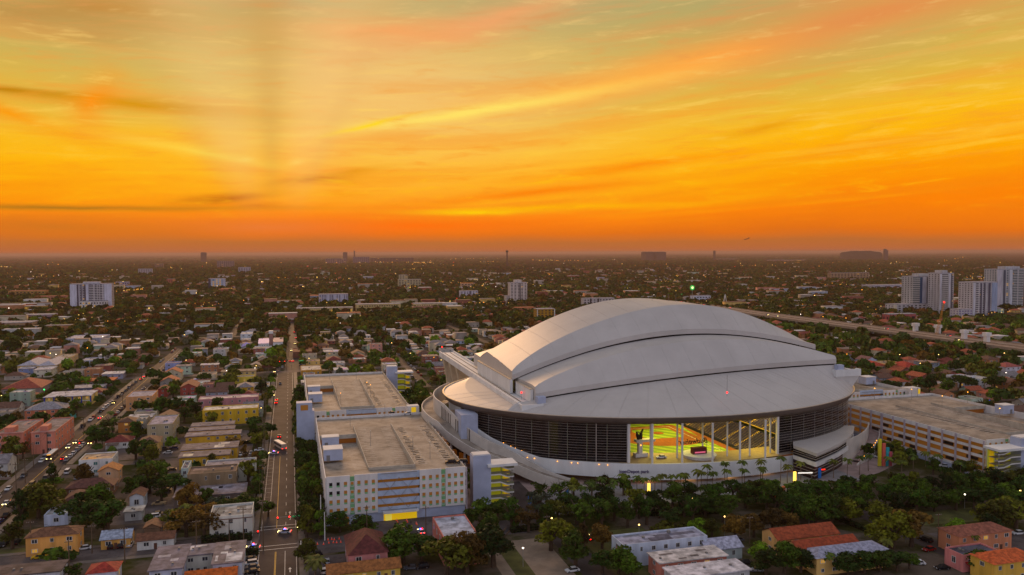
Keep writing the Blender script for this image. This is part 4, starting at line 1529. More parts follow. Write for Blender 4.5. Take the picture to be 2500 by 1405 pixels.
# ------------------------------------------------------------------ buildings
def house(v0, u0, w, d, h, roof, wc, rc, storeys=1, label=None, look=None, place=None, name='house', cat='house', group=None,
          lit=0.04, wins=True, kind='dark', side=None, vents=2, over=0.5, wscale=1.0, door=True, rh=None):
    t = thing(name, v0, u0, 0, 0, label=label, cat=cat, group=group, look=look, place=place)
    occ(v0 - 1, v0 + w + 1, u0 - 1, u0 + d + 1)
    px = proj(v0 + w / 2, u0, h)[0]
    side = side if side is not None else (1 if px < 690 else -1)
    b = MB()
    if roof == 'flat':
        p = 0.45
        b.box(0, w, 0, 0.25, 0, h + p).box(0, w, d - 0.25, d, 0, h + p).box(0, 0.25, 0.25, d - 0.25, 0, h + p).box(w - 0.25, w, 0.25, d - 0.25, 0, h + p)
        b.build('wall', PAINT, t, color=wc)
        MB().quad((0.25, 0.25, h), (w - 0.25, 0.25, h), (w - 0.25, d - 0.25, h), (0.25, d - 0.25, h)).build('roof', ROOFF, t, color=rc)
        for i in range(vents):
            x, y = R.uniform(1, w - 2), R.uniform(1, d - 2)
            s = R.uniform(0.5, 1.0)
            MB().box(x, x + s, y, y + s, h, h + s * 0.8).build('roof_unit', METAL, t)
    else:
        b.box(0, w, 0, d, 0, h)
        o = over
        rf = MB()
        if roof == 'slab':
            b.build('wall', PAINT, t, color=wc)
            rf.box(-o, w + o, -o, d + o, h, h + 0.35)
            rf.build('roof', ROOFF, t, color=rc)
            for i in range(vents):
                x, y = R.uniform(1, w - 2), R.uniform(1, d - 2)
                MB().box(x, x + 0.6, y, y + 0.6, h + 0.35, h + 0.8).build('roof_unit', METAL, t)
        elif roof == 'hip':
            b.build('wall', PAINT, t, color=wc)
            q = min(w, d) / 2 + o
            e = rh or q * 0.42
            if w >= d:
                a0, a1 = (-o + q, d / 2, h + e), (w + o - q, d / 2, h + e)
                fs = [(0, 1, 5, 4), (2, 3, 4, 5), (3, 0, 4), (1, 2, 5)]
            else:
                a0, a1 = (w / 2, -o + q, h + e), (w / 2, d + o - q, h + e)
                fs = [(0, 1, 4), (1, 2, 5, 4), (2, 3, 5), (3, 0, 4, 5)]
            rf.add([(-o, -o, h), (w + o, -o, h), (w + o, d + o, h), (-o, d + o, h), a0, a1], fs + [(3, 2, 1, 0)])
            rf.build('roof', ROOFT, t, color=rc)
        else:
            e = rh or min(w, d) * 0.24
            if w >= d or roof == 'gablev':
                b.add([(0, 0, h), (0, d, h), (0, d / 2, h + e)], [(0, 1, 2)])
                b.add([(w, 0, h), (w, d, h), (w, d / 2, h + e)], [(0, 1, 2)])
                s = e / (d / 2) * o
                rf.add([(-o, -o, h - s), (w + o, -o, h - s), (w + o, d / 2, h + e), (-o, d / 2, h + e), (w + o, d + o, h - s), (-o, d + o, h - s)], [(0, 1, 2, 3), (3, 2, 4, 5)])
                rf.add([(-o, -o, h - s + .15), (w + o, -o, h - s + .15), (w + o, d / 2, h + e + .15), (-o, d / 2, h + e + .15), (w + o, d + o, h - s + .15), (-o, d + o, h - s + .15)], [(0, 1, 2, 3), (3, 2, 4, 5)])
            else:
                b.add([(0, 0, h), (w, 0, h), (w / 2, 0, h + e)], [(0, 1, 2)])
                b.add([(0, d, h), (w, d, h), (w / 2, d, h + e)], [(0, 1, 2)])
                s = e / (w / 2) * o
                rf.add([(-o, -o, h - s), (-o, d + o, h - s), (w / 2, d + o, h + e), (w / 2, -o, h + e), (w + o, -o, h - s), (w + o, d + o, h - s)], [(0, 1, 2, 3), (3, 2, 5, 4)])
                rf.add([(-o, -o, h - s + .15), (-o, d + o, h - s + .15), (w / 2, d + o, h + e + .15), (w / 2, -o, h + e + .15), (w + o, -o, h - s + .15), (w + o, d + o, h - s + .15)], [(0, 1, 2, 3), (3, 2, 5, 4)])
            b.build('wall', PAINT, t, color=wc)
            rf.build('roof', ROOFT, t, color=rc)
    if group == 'houses of the neighbourhood' and d > 8:
        q = R.random()
        if q < .35:                                            # lean-to porch on posts
            pw = w * R.uniform(.35, .7)
            xo = R.uniform(0, w - pw)
            MB().add([(xo, 0, 3.0), (xo + pw, 0, 3.0), (xo + pw, -2.6, 2.5), (xo, -2.6, 2.5), (xo, 0, 2.85), (xo + pw, 0, 2.85), (xo + pw, -2.6, 2.35), (xo, -2.6, 2.35)], [(0, 1, 2, 3), (4, 5, 6, 7), (3, 2, 6, 7)]).build('porch_roof', ROOFF, t, color=R.choice([(190, 186, 182), (120, 100, 90), (150, 146, 146)]))
            for xx in (xo + .2, xo + pw - .2):
                MB().box(xx - .08, xx + .08, -2.5, -2.34, 0, 2.4).build('porch_post', CONCW, t)
        elif q < .6:                                           # side extension with its own roof
            ew, ed = R.uniform(3, 4.5), d * R.uniform(.4, .7)
            xo = -ew if R.random() < .5 else w
            MB().box(xo + .02, xo + ew - .02, .8, .8 + ed, 0, 2.7).build('extension', PAINT, t, color=tuple(min(255, c * .92) for c in wc))
            MB().box(xo - .1, xo + ew + .1, .6, 1.0 + ed, 2.7, 2.9).build('extension_roof', ROOFF, t, color=R.choice([(180, 176, 172), (110, 96, 90), (136, 130, 130), (150, 96, 70)]))
        if q > .5:
            MB().box(-2.5, w + 2.5, -4.6, -4.4, 0, 1.1).build('yard_wall', PAINT, t, color=R.choice([(170, 160, 150), (150, 130, 120), wc]))
    if roof in ('flat', 'slab') and group:
        for _i in range(2):
            z_ = h + (.37 if roof == 'slab' else .03)
            xa, ya = R.uniform(.8, w * .6), R.uniform(.8, d * .6)
            MB().box(xa, xa + w * R.uniform(.15, .3), ya, ya + d * R.uniform(.15, .3), z_ - .01, z_).build('roof_patch', ROOFF, t, color=tuple(min(255, c * R.choice([.6, .75, 1.25])) for c in rc))
    if wins:
        sh = h / storeys
        n = max(1, int(w / 4.2))
        ww = min(1.9, w / n * 0.5) * wscale
        for j in range(storeys):
            for i in range(n):
                if R.random() < 0.1:
                    continue
                kd = 'lit' if R.random() < lit else kind
                win(t, w * (i + 0.5) / n, -0.01, sh * j + sh * 0.36, ww * R.choice([0.6, 1, 1]), sh * 0.42, kd)
            m = max(1, int(d / 5.0))
            for i in range(m):
                if R.random() < 0.15:
                    continue
                kd = 'lit' if R.random() < lit else kind
                y = d * (i + 0.5) / m
                if side > 0:
                    win(t, w + 0.01, y, sh * j + sh * 0.36, min(1.6, d / m * .5), sh * 0.42, kd, rad(90))
                else:
                    win(t, -0.01, y, sh * j + sh * 0.36, min(1.6, d / m * .5), sh * 0.42, kd, rad(-90))
        if door and n > 1:
            x = w * (R.randrange(n - 1) + 1.0) / n
            MB().box(x - 0.5, x + 0.5, -0.08, -0.01, 0.05, 2.1).build('door', mat('door_wood', (96, 62, 48), 0.7, 0.1), t)
    return t


def at_roof(px0, px1, pyf, pyb, h):
    """footprint of a block whose front roof edge runs px0..px1 at pixel row pyf, height h, back edge at row pyb"""
    m = (px0 + px1) / 2
    u0 = g(m, pyf, h)[1]
    v0, v1 = onu(px0, pyf, u0)[0], onu(px1, pyf, u0)[0]
    u1 = g(m, pyb, h)[1]
    return v0, u0, v1 - v0, max(u1 - u0, 6.0)


CREAM, PALEY, SALM, PINK, YEL, MUST, WHT, LBLUE, GREYB, PEACH, TANW = (206, 190, 158), (206, 186, 120), (204, 126, 104), (196, 140, 140), (208, 164, 52), (190, 146, 44), (206, 206, 204), (170, 182, 204), (164, 150, 120), (214, 156, 104), (186, 150, 122)
RG, RW, RBR, RTC, RDK, RRED, RLAV, ROR = (122, 114, 118), (196, 192, 190), (104, 76, 60), (158, 82, 52), (84, 76, 80), (108, 44, 40), (146, 142, 160), (176, 84, 36)

HERO = [
    # px0, px1, pyf, pyb, h, roof, wall, roofcol, storeys, kind, label, cat, extra
    (76, 134, 1057, 1024, 10.6, 'flat', SALM, RG, 3, 'dark', 'right wing of salmon pink apartment block with dark flat roof beside the street', 'apartment block', {}),
    (-14, 57, 1060, 1029, 10.6, 'flat', SALM, RG, 3, 'dark', 'salmon pink apartment wing cut by the frame edge', 'apartment block', {}),
    (58, 75, 1040, 1028, 10.2, 'flat', SALM, RG, 3, 'dark', 'set back salmon link between the two pink apartment wings', 'apartment block', {}),
    (192, 274, 1124, 1108, 7.0, 'flat', WHT, (176, 150, 120), 2, 'teal', 'white two storey block with teal windows among brown roofs', 'apartment block', {}),
    (240, 289, 1150, 1139, 5.6, 'gable', (206, 160, 120), (164, 104, 52), 2, 'dark', 'small cream house with orange gable roof in front of white block', 'house', {}),
    (359, 422, 1038, 1016, 9.6, 'flat', GREYB, RLAV, 3, 'dark', 'drab beige three storey block with pale flat roof', 'apartment block', {}),
    (333, 358, 1026, 1017, 9.2, 'flat', (150, 142, 128), (146, 150, 150), 3, 'dark', 'narrow grey wing left of the drab beige block', 'apartment block', {}),
    (288, 328, 1031, 1022, 6.0, 'hip', (190, 124, 60), RBR, 2, 'lit', 'small ochre house with brown roof left of the drab beige block', 'house', {}),
    (307, 372, 970, 956, 8.6, 'flat', PEACH, (150, 146, 160), 3, 'dark', 'peach three storey house with blue grey roof terrace beside street', 'apartment block', {}),
    (110, 222, 968, 957, 6.6, 'slab', (214, 190, 110), (186, 184, 190), 2, 'lit', 'long motel block with blue pillars and lit yellow walls', 'motel', {'lit': .6}),
    (60, 158, 1001, 990, 6.0, 'hip', (206, 118, 84), (140, 136, 140), 2, 'lit', 'coral two storey house with grey hipped roof and wall lamps', 'house', {'lit': .3}),
    (3, 100, 949, 934, 4.2, 'hip', (150, 132, 124), (150, 74, 58), 1, 'dark', 'wide low building with reddish tiled roof near the frame edge', 'house', {}),
    (200, 277, 931, 924, 4.4, 'slab', (120, 94, 90), ROR, 1, 'dark', 'low hall with bright orange roof strip', 'hall', {}),
    (165, 250, 948, 941, 3.6, 'slab', (96, 104, 140), (166, 160, 160), 1, 'dark', 'low blue shed with pale flat roof', 'shed', {}),
    (249, 300, 914, 908, 4.0, 'slab', (150, 150, 172), (206, 200, 196), 1, 'dark', 'low house with bright white slab roof', 'house', {}),
    (42, 92, 893, 880, 7.0, 'hip', (196, 166, 116), (168, 164, 172), 2, 'lit', 'beige block with pale hipped roof, left of a matching pair', 'apartment block', {}),
    (90, 136, 893, 878, 7.0, 'hip', (196, 166, 116), (168, 164, 172), 2, 'lit', 'beige block with pale hipped roof, right of a matching pair', 'apartment block', {}),
    (45, 81, 901, 896, 5.6, 'slab', (126, 140, 182), (176, 172, 178), 2, 'dark', 'small blue house below the beige pair', 'house', {}),
    (82, 124, 904, 897, 6.0, 'slab', (204, 196, 176), (186, 182, 186), 2, 'dark', 'small white house below the beige pair', 'house', {}),
    (198, 246, 881, 875, 7.4, 'flat', (184, 186, 206), (170, 168, 176), 3, 'dark', 'pale lilac three storey cube house', 'house', {}),
    (132, 175, 873, 866, 6.4, 'flat', (204, 172, 124), (150, 140, 130), 2, 'dark', 'cream two storey house with dark square windows', 'house', {}),
    (160, 250, 827, 819, 6.0, 'flat', (170, 172, 190), (176, 174, 182), 1, 'dark', 'long pale grey warehouse with dark slot openings', 'warehouse', {}),
    (264, 290, 878, 873, 5.0, 'hip', (206, 166, 110), (176, 96, 60), 1, 'lit', 'small yellow house with terracotta roof', 'house', {}),
    (403, 440, 888, 884, 6.4, 'flat', (150, 156, 200), (130, 116, 130), 2, 'dark', 'lilac two storey house behind parked cars', 'house', {}),
    (620, 662, 852, 846, 5.0, 'flat', (200, 206, 214), (160, 156, 158), 1, 'dark', 'white hall with three small dark windows near the church', 'hall', {}),
    (587, 615, 817, 811, 6.6, 'flat', (200, 206, 214), (176, 176, 182), 2, 'dark', 'white two storey house left of blue roofed church', 'house', {}),
    (540, 624, 908, 903, 6.6, 'slab', (206, 180, 116), (120, 106, 96), 2, 'dark', 'long pale yellow apartment block above lit yard', 'apartment block', {}),
    (558, 620, 922, 917, 5.0, 'flat', (216, 190, 70), (120, 118, 120), 1, 'lit', 'low block with flood lit yellow wall', 'apartment block', {'lit': .4}),
    (578, 618, 946, 938, 6.2, 'hip', (200, 160, 30), (132, 124, 126), 2, 'dark', 'mustard yellow house with grey roof by the avenue', 'house', {}),
    (440, 480, 946, 935, 5.8, 'gable', (164, 76, 66), (120, 62, 50), 2, 'dark', 'red brick house with shallow gable roof', 'house', {}),
    (386, 408, 951, 943, 5.6, 'hip', (150, 62, 54), (110, 40, 38), 2, 'dark', 'dark red house left of red brick gable house', 'house', {}),
    (496, 520, 940, 934, 5.6, 'flat', (150, 104, 100), (112, 54, 50), 2, 'dark', 'small maroon roofed house right of the brick gable house', 'house', {}),
    (484, 630, 974, 966, 8.2, 'flat', (186, 128, 132), (196, 176, 170), 2, 'dark', 'long dusty pink apartment block beside the avenue', 'apartment block', {'wscale': .75}),
    (494, 630, 1001, 991, 8.6, 'flat', (206, 166, 40), (206, 196, 180), 2, 'dark', 'long yellow apartment block with white parapet beside the avenue', 'apartment block', {'wscale': .75}),
    (467, 570, 1040, 1032, 6.0, 'slab', (204, 160, 44), (116, 110, 118), 2, 'dark', 'yellow barrack block nearest the long yellow apartments', 'apartment block', {'wscale': .7}),
    (461, 571, 1051, 1044, 6.0, 'slab', (204, 160, 44), (116, 110, 118), 2, 'dark', 'second yellow barrack block below the long yellow apartments', 'apartment block', {'wscale': .7}),
    (453, 586, 1064, 1055, 6.2, 'slab', (204, 160, 44), (120, 112, 120), 2, 'dark', 'widest yellow barrack block, two window rows showing', 'apartment block', {'wscale': .7}),
    (442, 579, 1097, 1083, 5.8, 'slab', (204, 160, 44), (112, 104, 110), 1, 'dark', 'yellow barrack block with white patches on grey roof', 'apartment block', {'wscale': .7}),
    (437, 559, 1115, 1103, 5.6, 'slab', (204, 160, 44), (112, 104, 110), 1, 'dark', 'last yellow barrack block next to the brown block', 'apartment block', {'wscale': .7}),
    (500, 624, 1137, 1123, 7.4, 'flat', (204, 204, 190), (136, 130, 140), 2, 'dark', 'white block with dark windows behind the brown block', 'apartment block', {}),
    (457, 577, 1157, 1139, 8.0, 'flat', (138, 116, 88), (96, 80, 76), 2, 'dark', 'brown two storey block with stained dark roof', 'apartment block', {'wscale': .7}),
    (442, 459, 1146, 1128, 7.0, 'flat', (190, 206, 200), (130, 126, 134), 2, 'dark', 'narrow mint white end block left of the brown block', 'apartment block', {}),
    (424, 598, 1210, 1188, 4.2, 'slab', (120, 104, 96), (118, 108, 112), 1, 'dark', 'long low building with patched grey roof behind the bare tree', 'house', {}),
    (511, 616, 1262, 1233, 7.6, 'flat', (206, 202, 190), (150, 152, 152), 2, 'dark', 'white two storey block with stained roof and upright windows at the crossing', 'apartment block', {'wscale': .7}),
    (62, 190, 1309, 1291, 6.4, 'hip', (222, 160, 84), (116, 80, 58), 2, 'dark', 'orange cream two storey house with brown hipped roof by the lawn', 'house', {}),
    (246, 318, 1315, 1298, 3.6, 'gable', (214, 160, 80), (150, 160, 178), 1, 'dark', 'small cream house with pale blue metal roof', 'house', {}),
    (334, 424, 1317, 1304, 3.4, 'gable', (204, 204, 200), (112, 74, 54), 1, 'dark', 'long low white house with brown roof beside hedge', 'house', {}),
    (352, 391, 1288, 1274, 4.2, 'gable', (122, 96, 74), (112, 76, 56), 1, 'dark', 'brown gabled house behind the long white house', 'house', {}),
    (107, 166, 1259, 1241, 3.8, 'flat', (190, 200, 220), (150, 150, 150), 1, 'dark', 'white cottage with glass panels on its roof between dark trees', 'house', {}),
    (160, 276, 1190, 1174, 3.8, 'hip', (130, 92, 70), (98, 62, 54), 1, 'dark', 'low house with dark brown roof below the white block', 'house', {}),
    (155, 200, 1222, 1200, 3.8, 'hip', (120, 84, 74), (92, 58, 52), 1, 'dark', 'brown roofed house half hidden by the big dark tree', 'house', {}),
    (316, 350, 1212, 1197, 5.4, 'gable', (196, 200, 204), (116, 78, 60), 1, 'dark', 'white gable walled house with brown roof in trees', 'house', {}),
    (304, 346, 1250, 1243, 3.4, 'slab', (170, 172, 170), (160, 160, 156), 1, 'dark', 'pale open carport behind the blue roofed house', 'carport', {}),
    (364, 444, 1392, 1337, 6.4, 'slab', (180, 184, 204), (112, 106, 118), 2, 'dark', 'grey roofed left wing of the court building at the bottom', 'apartment block', {}),
    (447, 518, 1356, 1334, 6.2, 'slab', (190, 188, 176), (108, 104, 116), 2, 'dark', 'set back middle wing of the court building at the bottom', 'apartment block', {}),
    (519, 591, 1376, 1326, 6.4, 'slab', (184, 190, 206), (116, 108, 114), 2, 'dark', 'right wing of the court building with white roof patch', 'apartment block', {}),
    (452, 576, 1411, 1396, 4.4, 'gable', (190, 150, 100), (190, 92, 30), 1, 'dark', 'orange roof at the very bottom beside the court building', 'house', {}),
    (-30, 146, 1404, 1380, 4.6, 'slab', (196, 196, 204), (90, 78, 78), 1, 'dark', 'dark flat roofed building in the bottom corner', 'shop', {}),
    (212, 284, 1398, 1376, 4.2, 'hip', (196, 196, 210), (156, 56, 44), 1, 'dark', 'white house with red tiled roof at the bottom', 'house', {}),
    (852, 946, 1352, 1303, 6.4, 'hip', (186, 122, 118), (92, 44, 42), 2, 'dark', 'pink house with big dark maroon hipped roof', 'house', {'rh': 4.2}),
    (800, 977, 1394, 1372, 3.6, 'gable', (206, 170, 70), (146, 92, 48), 1, 'lit', 'long yellow house with orange brown roof at the bottom', 'house', {}),
    (1086, 1171, 1317, 1259, 8.6, 'flat', (206, 122, 108), (168, 174, 190), 2, 'dark', 'pink corner building with wide pale blue roof', 'shop', {}),
    (1521, 1727, 1323, 1296, 7.0, 'flat', (190, 200, 216), (150, 152, 172), 2, 'dark', 'long white building with patched blue grey roof and mural', 'apartment block', {'wscale': .75}),
    (1728, 1812, 1339, 1313, 4.0, 'gablev', (180, 192, 190), (166, 166, 184), 1, 'dark', 'low lilac roofed annex right of the long white building', 'house', {}),
    (1612, 1774, 1367, 1340, 5.8, 'slab', (192, 118, 100), (196, 190, 188), 2, 'dark', 'salmon house with peeling white roof', 'house', {}),
    (1652, 1830, 1403, 1374, 6.0, 'slab', (172, 172, 174), (198, 194, 200), 2, 'dark', 'house with plain white roof at the bottom edge', 'house', {}),
    (1900, 2047, 1310, 1283, 5.8, 'gable', (214, 166, 104), (150, 70, 40), 2, 'lit', 'rear one of two parallel houses with rust orange roofs', 'apartment block', {'side': -1}),
    (1954, 2100, 1339, 1312, 5.8, 'gable', (214, 166, 104), (150, 66, 38), 2, 'lit', 'front one of two parallel houses with rust orange roofs', 'apartment block', {'side': -1}),
    (1994, 2170, 1353, 1326, 5.6, 'hip', (214, 172, 100), (150, 150, 168), 2, 'lit', 'cream block with pale grey hipped roof beside the rust roofs', 'apartment block', {}),
    (2342, 2470, 1303, 1276, 6.4, 'hip', (206, 134, 96), (140, 84, 66), 2, 'dark', 'tan two storey house with brown hipped roof by the car park', 'house', {}),
    (2352, 2440, 1354, 1328, 5.0, 'flat', (206, 126, 122), (84, 84, 98), 1, 'dark', 'pink shop with dark blue grey roof and red awnings', 'shop', {}),
    (2428, 2540, 1371, 1338, 6.4, 'hip', (214, 170, 70), (196, 92, 46), 2, 'lit', 'yellow house with bright orange tiled roof in the corner', 'house', {}),
    (2372, 2400, 975, 966, 6.0, 'flat', (180, 196, 176), (130, 130, 126), 1, 'dark', 'pale green shed beyond the amber garage', 'shed', {}),
    (2294, 2338, 938, 930, 5.0, 'flat', (186, 140, 104), (160, 156, 156), 2, 'dark', 'tan flat roofed house left of the white villa', 'house', {}),
    (2343, 2380, 922, 914, 7.2, 'flat', (206, 206, 212), (176, 176, 176), 2, 'dark', 'bright white two storey villa beyond the amber garage', 'house', {}),
    (2382, 2420, 926, 917, 6.6, 'flat', (206, 206, 206), (170, 172, 170), 2, 'teal', 'white villa with teal windows right of another white villa', 'house', {}),
    (2162, 2206, 889, 881, 6.0, 'flat', (220, 186, 120), (150, 130, 110), 2, 'lit', 'cream villa with arcade beside a red tiled roof', 'house', {}),
    (2130, 2162, 893, 882, 5.4, 'hip', (200, 150, 120), (176, 66, 44), 1, 'dark', 'house with vivid red hipped roof left of the cream villa', 'house', {}),
    (2212, 2248, 896, 886, 5.0, 'hip', (200, 140, 120), (170, 58, 44), 1, 'dark', 'house with vivid red hipped roof right of the cream villa', 'house', {}),
    (2115, 2142, 880, 874, 6.0, 'gable', (176, 186, 210), (120, 84, 84), 2, 'dark', 'pale blue gabled house behind the ballpark rim', 'house', {}),
    (2456, 2492, 896, 889, 6.4, 'hip', (206, 200, 210), (160, 84, 76), 2, 'dark', 'white house with dusky red roof near the right edge', 'house', {}),
    (2450, 2486, 931, 924, 4.0, 'hip', (204, 160, 130), (196, 90, 54), 1, 'lit', 'low house with bright terracotta roof near the right edge', 'house', {}),
    (735, 785, 905, 893, 5.0, 'flat', (196, 140, 50), (190, 180, 166), 1, 'dark', 'ochre shop with white roof edge at the bend of the avenue', 'shop', {}),
    (715, 762, 860, 851, 5.4, 'flat', (130, 84, 64), (104, 48, 44), 1, 'dark', 'brown hall with dark red roof right of the avenue', 'hall', {}),
]
HT = {}
for (px0, px1, pyf, pyb, h, roof, wc, rc, stn, kind, label, cat, ex) in HERO:
    v0, u0, w, d = at_roof(px0, px1, pyf, pyb, h)
    a = dict(wins=True, kind='dark' if kind == 'lit' else kind, lit=0.22 if kind == 'lit' else 0.02)
    a.update(ex)
    HT[label] = (house(v0, u0, w, d, h, roof, wc, rc, stn, label=label, cat=cat, name=cat.replace(' ', '_'), **a), v0, u0, w, d, h, roof)
NHERO = len(HERO)

# roof patches, the blue-tarped church, awnings and other individual pieces
def hero(key):
    for lab, q_ in HT.items():
        if key in lab:
            return q_
    raise KeyError(key)


def patch(key, x0, x1, y0, y1, rgb):
    """a repair patch on a flat roof, placed in fractions of the roof"""
    t_, v0, u0, w, d, h, roof = hero(key)
    z = h + (0.39 if roof == 'slab' else 0.03)
    m_ = 0.5 if roof == 'flat' else 0.0
    MB().box(m_ + (w - 2 * m_) * x0, m_ + (w - 2 * m_) * x1, m_ + (d - 2 * m_) * y0, m_ + (d - 2 * m_) * y1, z - 0.02, z).build('roof_patch', ROOFF, t_, color=rgb)


for a in [('white patches on grey', .58, .76, .1, .5, (206, 196, 180)), ('white patches on grey', .64, .84, .55, .9, (200, 190, 180)), ('last yellow barrack', .06, .26, .1, .6, (206, 194, 170)), ('right wing of the court', .42, .98, .04, .42, (190, 188, 190)), ('right wing of the court', .2, .45, .42, .52, (196, 194, 194)),
          ('right wing of the court', .05, .14, .1, .35, (196, 194, 196)), ('right wing of the court', .3, .5, .6, .92, (150, 146, 150)), ('middle wing of the court', .0, .3, .5, .95, (196, 192, 194)), ('middle wing of the court', .35, .75, .8, .97, (190, 188, 190)), ('left wing of the court', .1, .5, .5, .6, (176, 172, 180)),
          ('left wing of the court', .55, .8, .3, .4, (176, 172, 180)), ('brown two storey', .3, .9, .1, .45, (60, 56, 58)), ('brown two storey', .05, .35, .55, .9, (130, 110, 104)), ('patched grey roof behind', .6, .98, .1, .9, (126, 122, 134)), ('patched grey roof behind', .5, .66, .6, .8, (160, 156, 164)),
          ('upright windows at the crossing', .05, .3, .3, .9, (112, 118, 118)), ('upright windows at the crossing', .6, .85, .6, .9, (106, 110, 110)), ('patched blue grey roof and mural', .35, .62, .12, .5, (92, 92, 110)), ('patched blue grey roof and mural', .45, .95, .5, .74, (96, 96, 112)), ('patched blue grey roof and mural', .1, .3, .8, .98, (120, 124, 136)),
          ('peeling white roof', .1, .3, .6, .75, (130, 120, 118)), ('peeling white roof', .5, .62, .2, .35, (120, 112, 112)), ('peeling white roof', .66, .82, .62, .78, (126, 118, 116)), ('peeling white roof', .3, .42, .1, .2, (124, 114, 112)), ('teal windows among', .1, .48, .15, .5, (210, 160, 100)), ('teal windows among', .52, .9, .5, .85, (150, 130, 124)),
          ('right wing of salmon', .1, .6, .2, .5, (84, 80, 88)), ('pink corner building', .5, .62, .1, .22, (120, 140, 160)), ('widest yellow barrack', .1, .3, .3, .8, (140, 134, 140)), ('dark mauve', 0, 0, 0, 0, 0)]:
    if a[5] != 0:
        patch(*a)
# motel: blue pillars and gallery; salmon wings: stair heads; mural; awnings
t_, v0, u0, w, d, h, roof = hero('long motel block')
for i in range(6):
    x = w * i / 5
    MB().box(x - .35, x + .35, -1.5, -.9, 0, h).build('pillar', PAINT, t_, color=(40, 60, 150))
MB().box(0, w, -1.4, -.05, h * .48, h * .53).build('gallery', CONCW, t_)
MB().box(-1, w + 1, -1.8, -.5, h, h + .3).build('eaves', ROOFF, t_, color=(190, 188, 194))
for key in ('right wing of salmon', 'cut by the frame edge'):
    t_, v0, u0, w, d, h, roof = hero(key)
    MB().box(w * .25, w * .6, d * .12, d * .3, h, h + 2.4).build('stair_head', PAINT, t_, color=SALM)
    MB().box(-.2, w + .2, -.3, .5, h + .1, h + .6).build('cornice', PAINT, t_, color=(190, 130, 120))
t_, v0, u0, w, d, h, roof = hero('roof and mural')
for i, (y0, y1, z0, z1, rgb) in enumerate([(1, 5, 0.5, 3.6, (60, 130, 150)), (3, 6.5, 2.2, 5.6, (200, 80, 50)), (0.6, 3.4, 3.4, 5.8, (90, 150, 140)), (1.2, 2.8, .2, 2.0, (210, 170, 40))]):
    MB().add([(-.03 - .012 * i, y0, z0), (-.03 - .012 * i, y1, z0 + .8), (-.03 - .012 * i, (y0 + y1) / 2 + .4, z1)], [(0, 1, 2)]).build('mural_shape', PAINT, t_, color=rgb)
t_, v0, u0, w, d, h, roof = hero('red awnings')
for i in range(3):
    x = w * (i + .15) / 3
    MB().add([(x, 0, 3.2), (x + w * .22, 0, 3.2), (x + w * .22, -1.6, 2.3), (x, -1.6, 2.3)], [(0, 1, 2, 3)]).build('awning', PAINT, t_, color=(170, 30, 36))
t_, v0, u0, w, d, h, roof = hero('upright windows at the crossing')
MB().box(-.12, w + .12, -.14, -.02, h - .9, h - .6).build('cornice', PAINT, t_, color=(120, 92, 80))
t_, v0, u0, w, d, h, roof = hero('glass panels on its roof')
for i in range(4):
    MB().box(w * (.3 + i * .16), w * (.42 + i * .16), d * .2, d * .8, h + .04, h + .1).build('glass_panel', mat('roof_glass', (150, 176, 190), .2, .1), t_)

v0, u0, w, d = at_roof(631, 657, 839, 829, 6.0)
t = thing('church', v0, u0, label='white church with bright blue tarpaulin roof and square bell tower by the avenue', cat='church')
occ(v0 - 2, v0 + w + 18, u0 - 2, u0 + d + 2)
BLUE = mat('blue_tarpaulin', (24, 84, 206), 0.5, 0.08, 0.5)
MB().box(0, w, 0, d, 0, 6).add([(0, 0, 6), (0, d, 6), (0, d / 2, 9)], [(0, 1, 2)]).add([(w, 0, 6), (w, d, 6), (w, d / 2, 9)], [(0, 1, 2)]).build('nave', WHITE, t)
MB().quad((-.4, -.5, 5.9), (w, -.5, 5.9), (w, d / 2, 9.1), (-.4, d / 2, 9.1)).quad((-.4, d / 2, 9.1), (w, d / 2, 9.1), (w, d + .5, 5.9), (-.4, d + .5, 5.9)).build('roof', BLUE, t)
MB().box(w, w + 4, 0, 4, 0, 16).build('bell_tower', mat('tower_stone', (150, 112, 104), 0.85, 0.1), t)
MB().box(w - .2, w + 4.2, -.2, 4.2, 16, 19).build('belfry', WHITE, t)
MB().box(w + 4, w + 14, -2, d, 0, 7).build('hall', WHITE, t)
MB().box(w + 3.8, w + 14.2, -2.2, d + .2, 7, 7.4).build('hall_roof', mat('mauve_roof', (164, 140, 150), 0.8, 0.1), t)
for i in range(4):
    win(t, w * (i + .6) / 4.4, -.01, 2, 0.7, 2.6)
for i in range(2):
    win(t, w + 7 + i * 4, -2.01, 2, 0.7, 3.4)
v0, u0, w, d = at_roof(590, 606, 848, 840, 4.0)
house(v0, u0, w, d, 4.0, 'gable', WHT, (24, 84, 206), 1, label='small house with blue tarpaulin on half its gable left of church', cat='house')
v0, u0, w, d = at_roof(444, 466, 815, 811, 3.6)
house(v0, u0, w, d, 3.6, 'gable', (190, 200, 206), (40, 120, 180), 1, label='tiny house with blue gable roof alone among trees', cat='house')
for (px0, px1, py, z, rgb, nm, lab) in [(60, 186, 1017, 2.4, (90, 176, 160), 'fence', 'long turquoise wall in front of the coral house'), (495, 524, 1207, 2.2, (220, 150, 30), 'awning', 'orange awning at the foot of the brown block'),
                                        (2310, 2352, 1338, 1.8, (196, 116, 80), 'fence', 'low terracotta wall along the small car park'), (540, 580, 1318, 1.4, None, None, None)]:
    if rgb is None:
        continue
    p0, p1 = g(px0, py, z), onu(px1, py, g(px0, py, z)[1])
    t = thing('boundary_wall' if nm == 'fence' else nm, p0[0], p0[1], label=lab, cat='wall' if nm == 'fence' else 'awning')
    MB().box(0, p1[0] - p0[0], 0, 0.3 if nm == 'fence' else 2.4, 0 if nm == 'fence' else z - .2, z).build('panel', PAINT, t, color=rgb)
    MB().box(-.1, p1[0] - p0[0] + .1, -.06, 0.36 if nm == 'fence' else 2.45, z, z + 0.1).build('coping', PAINT, t, color=rgb)

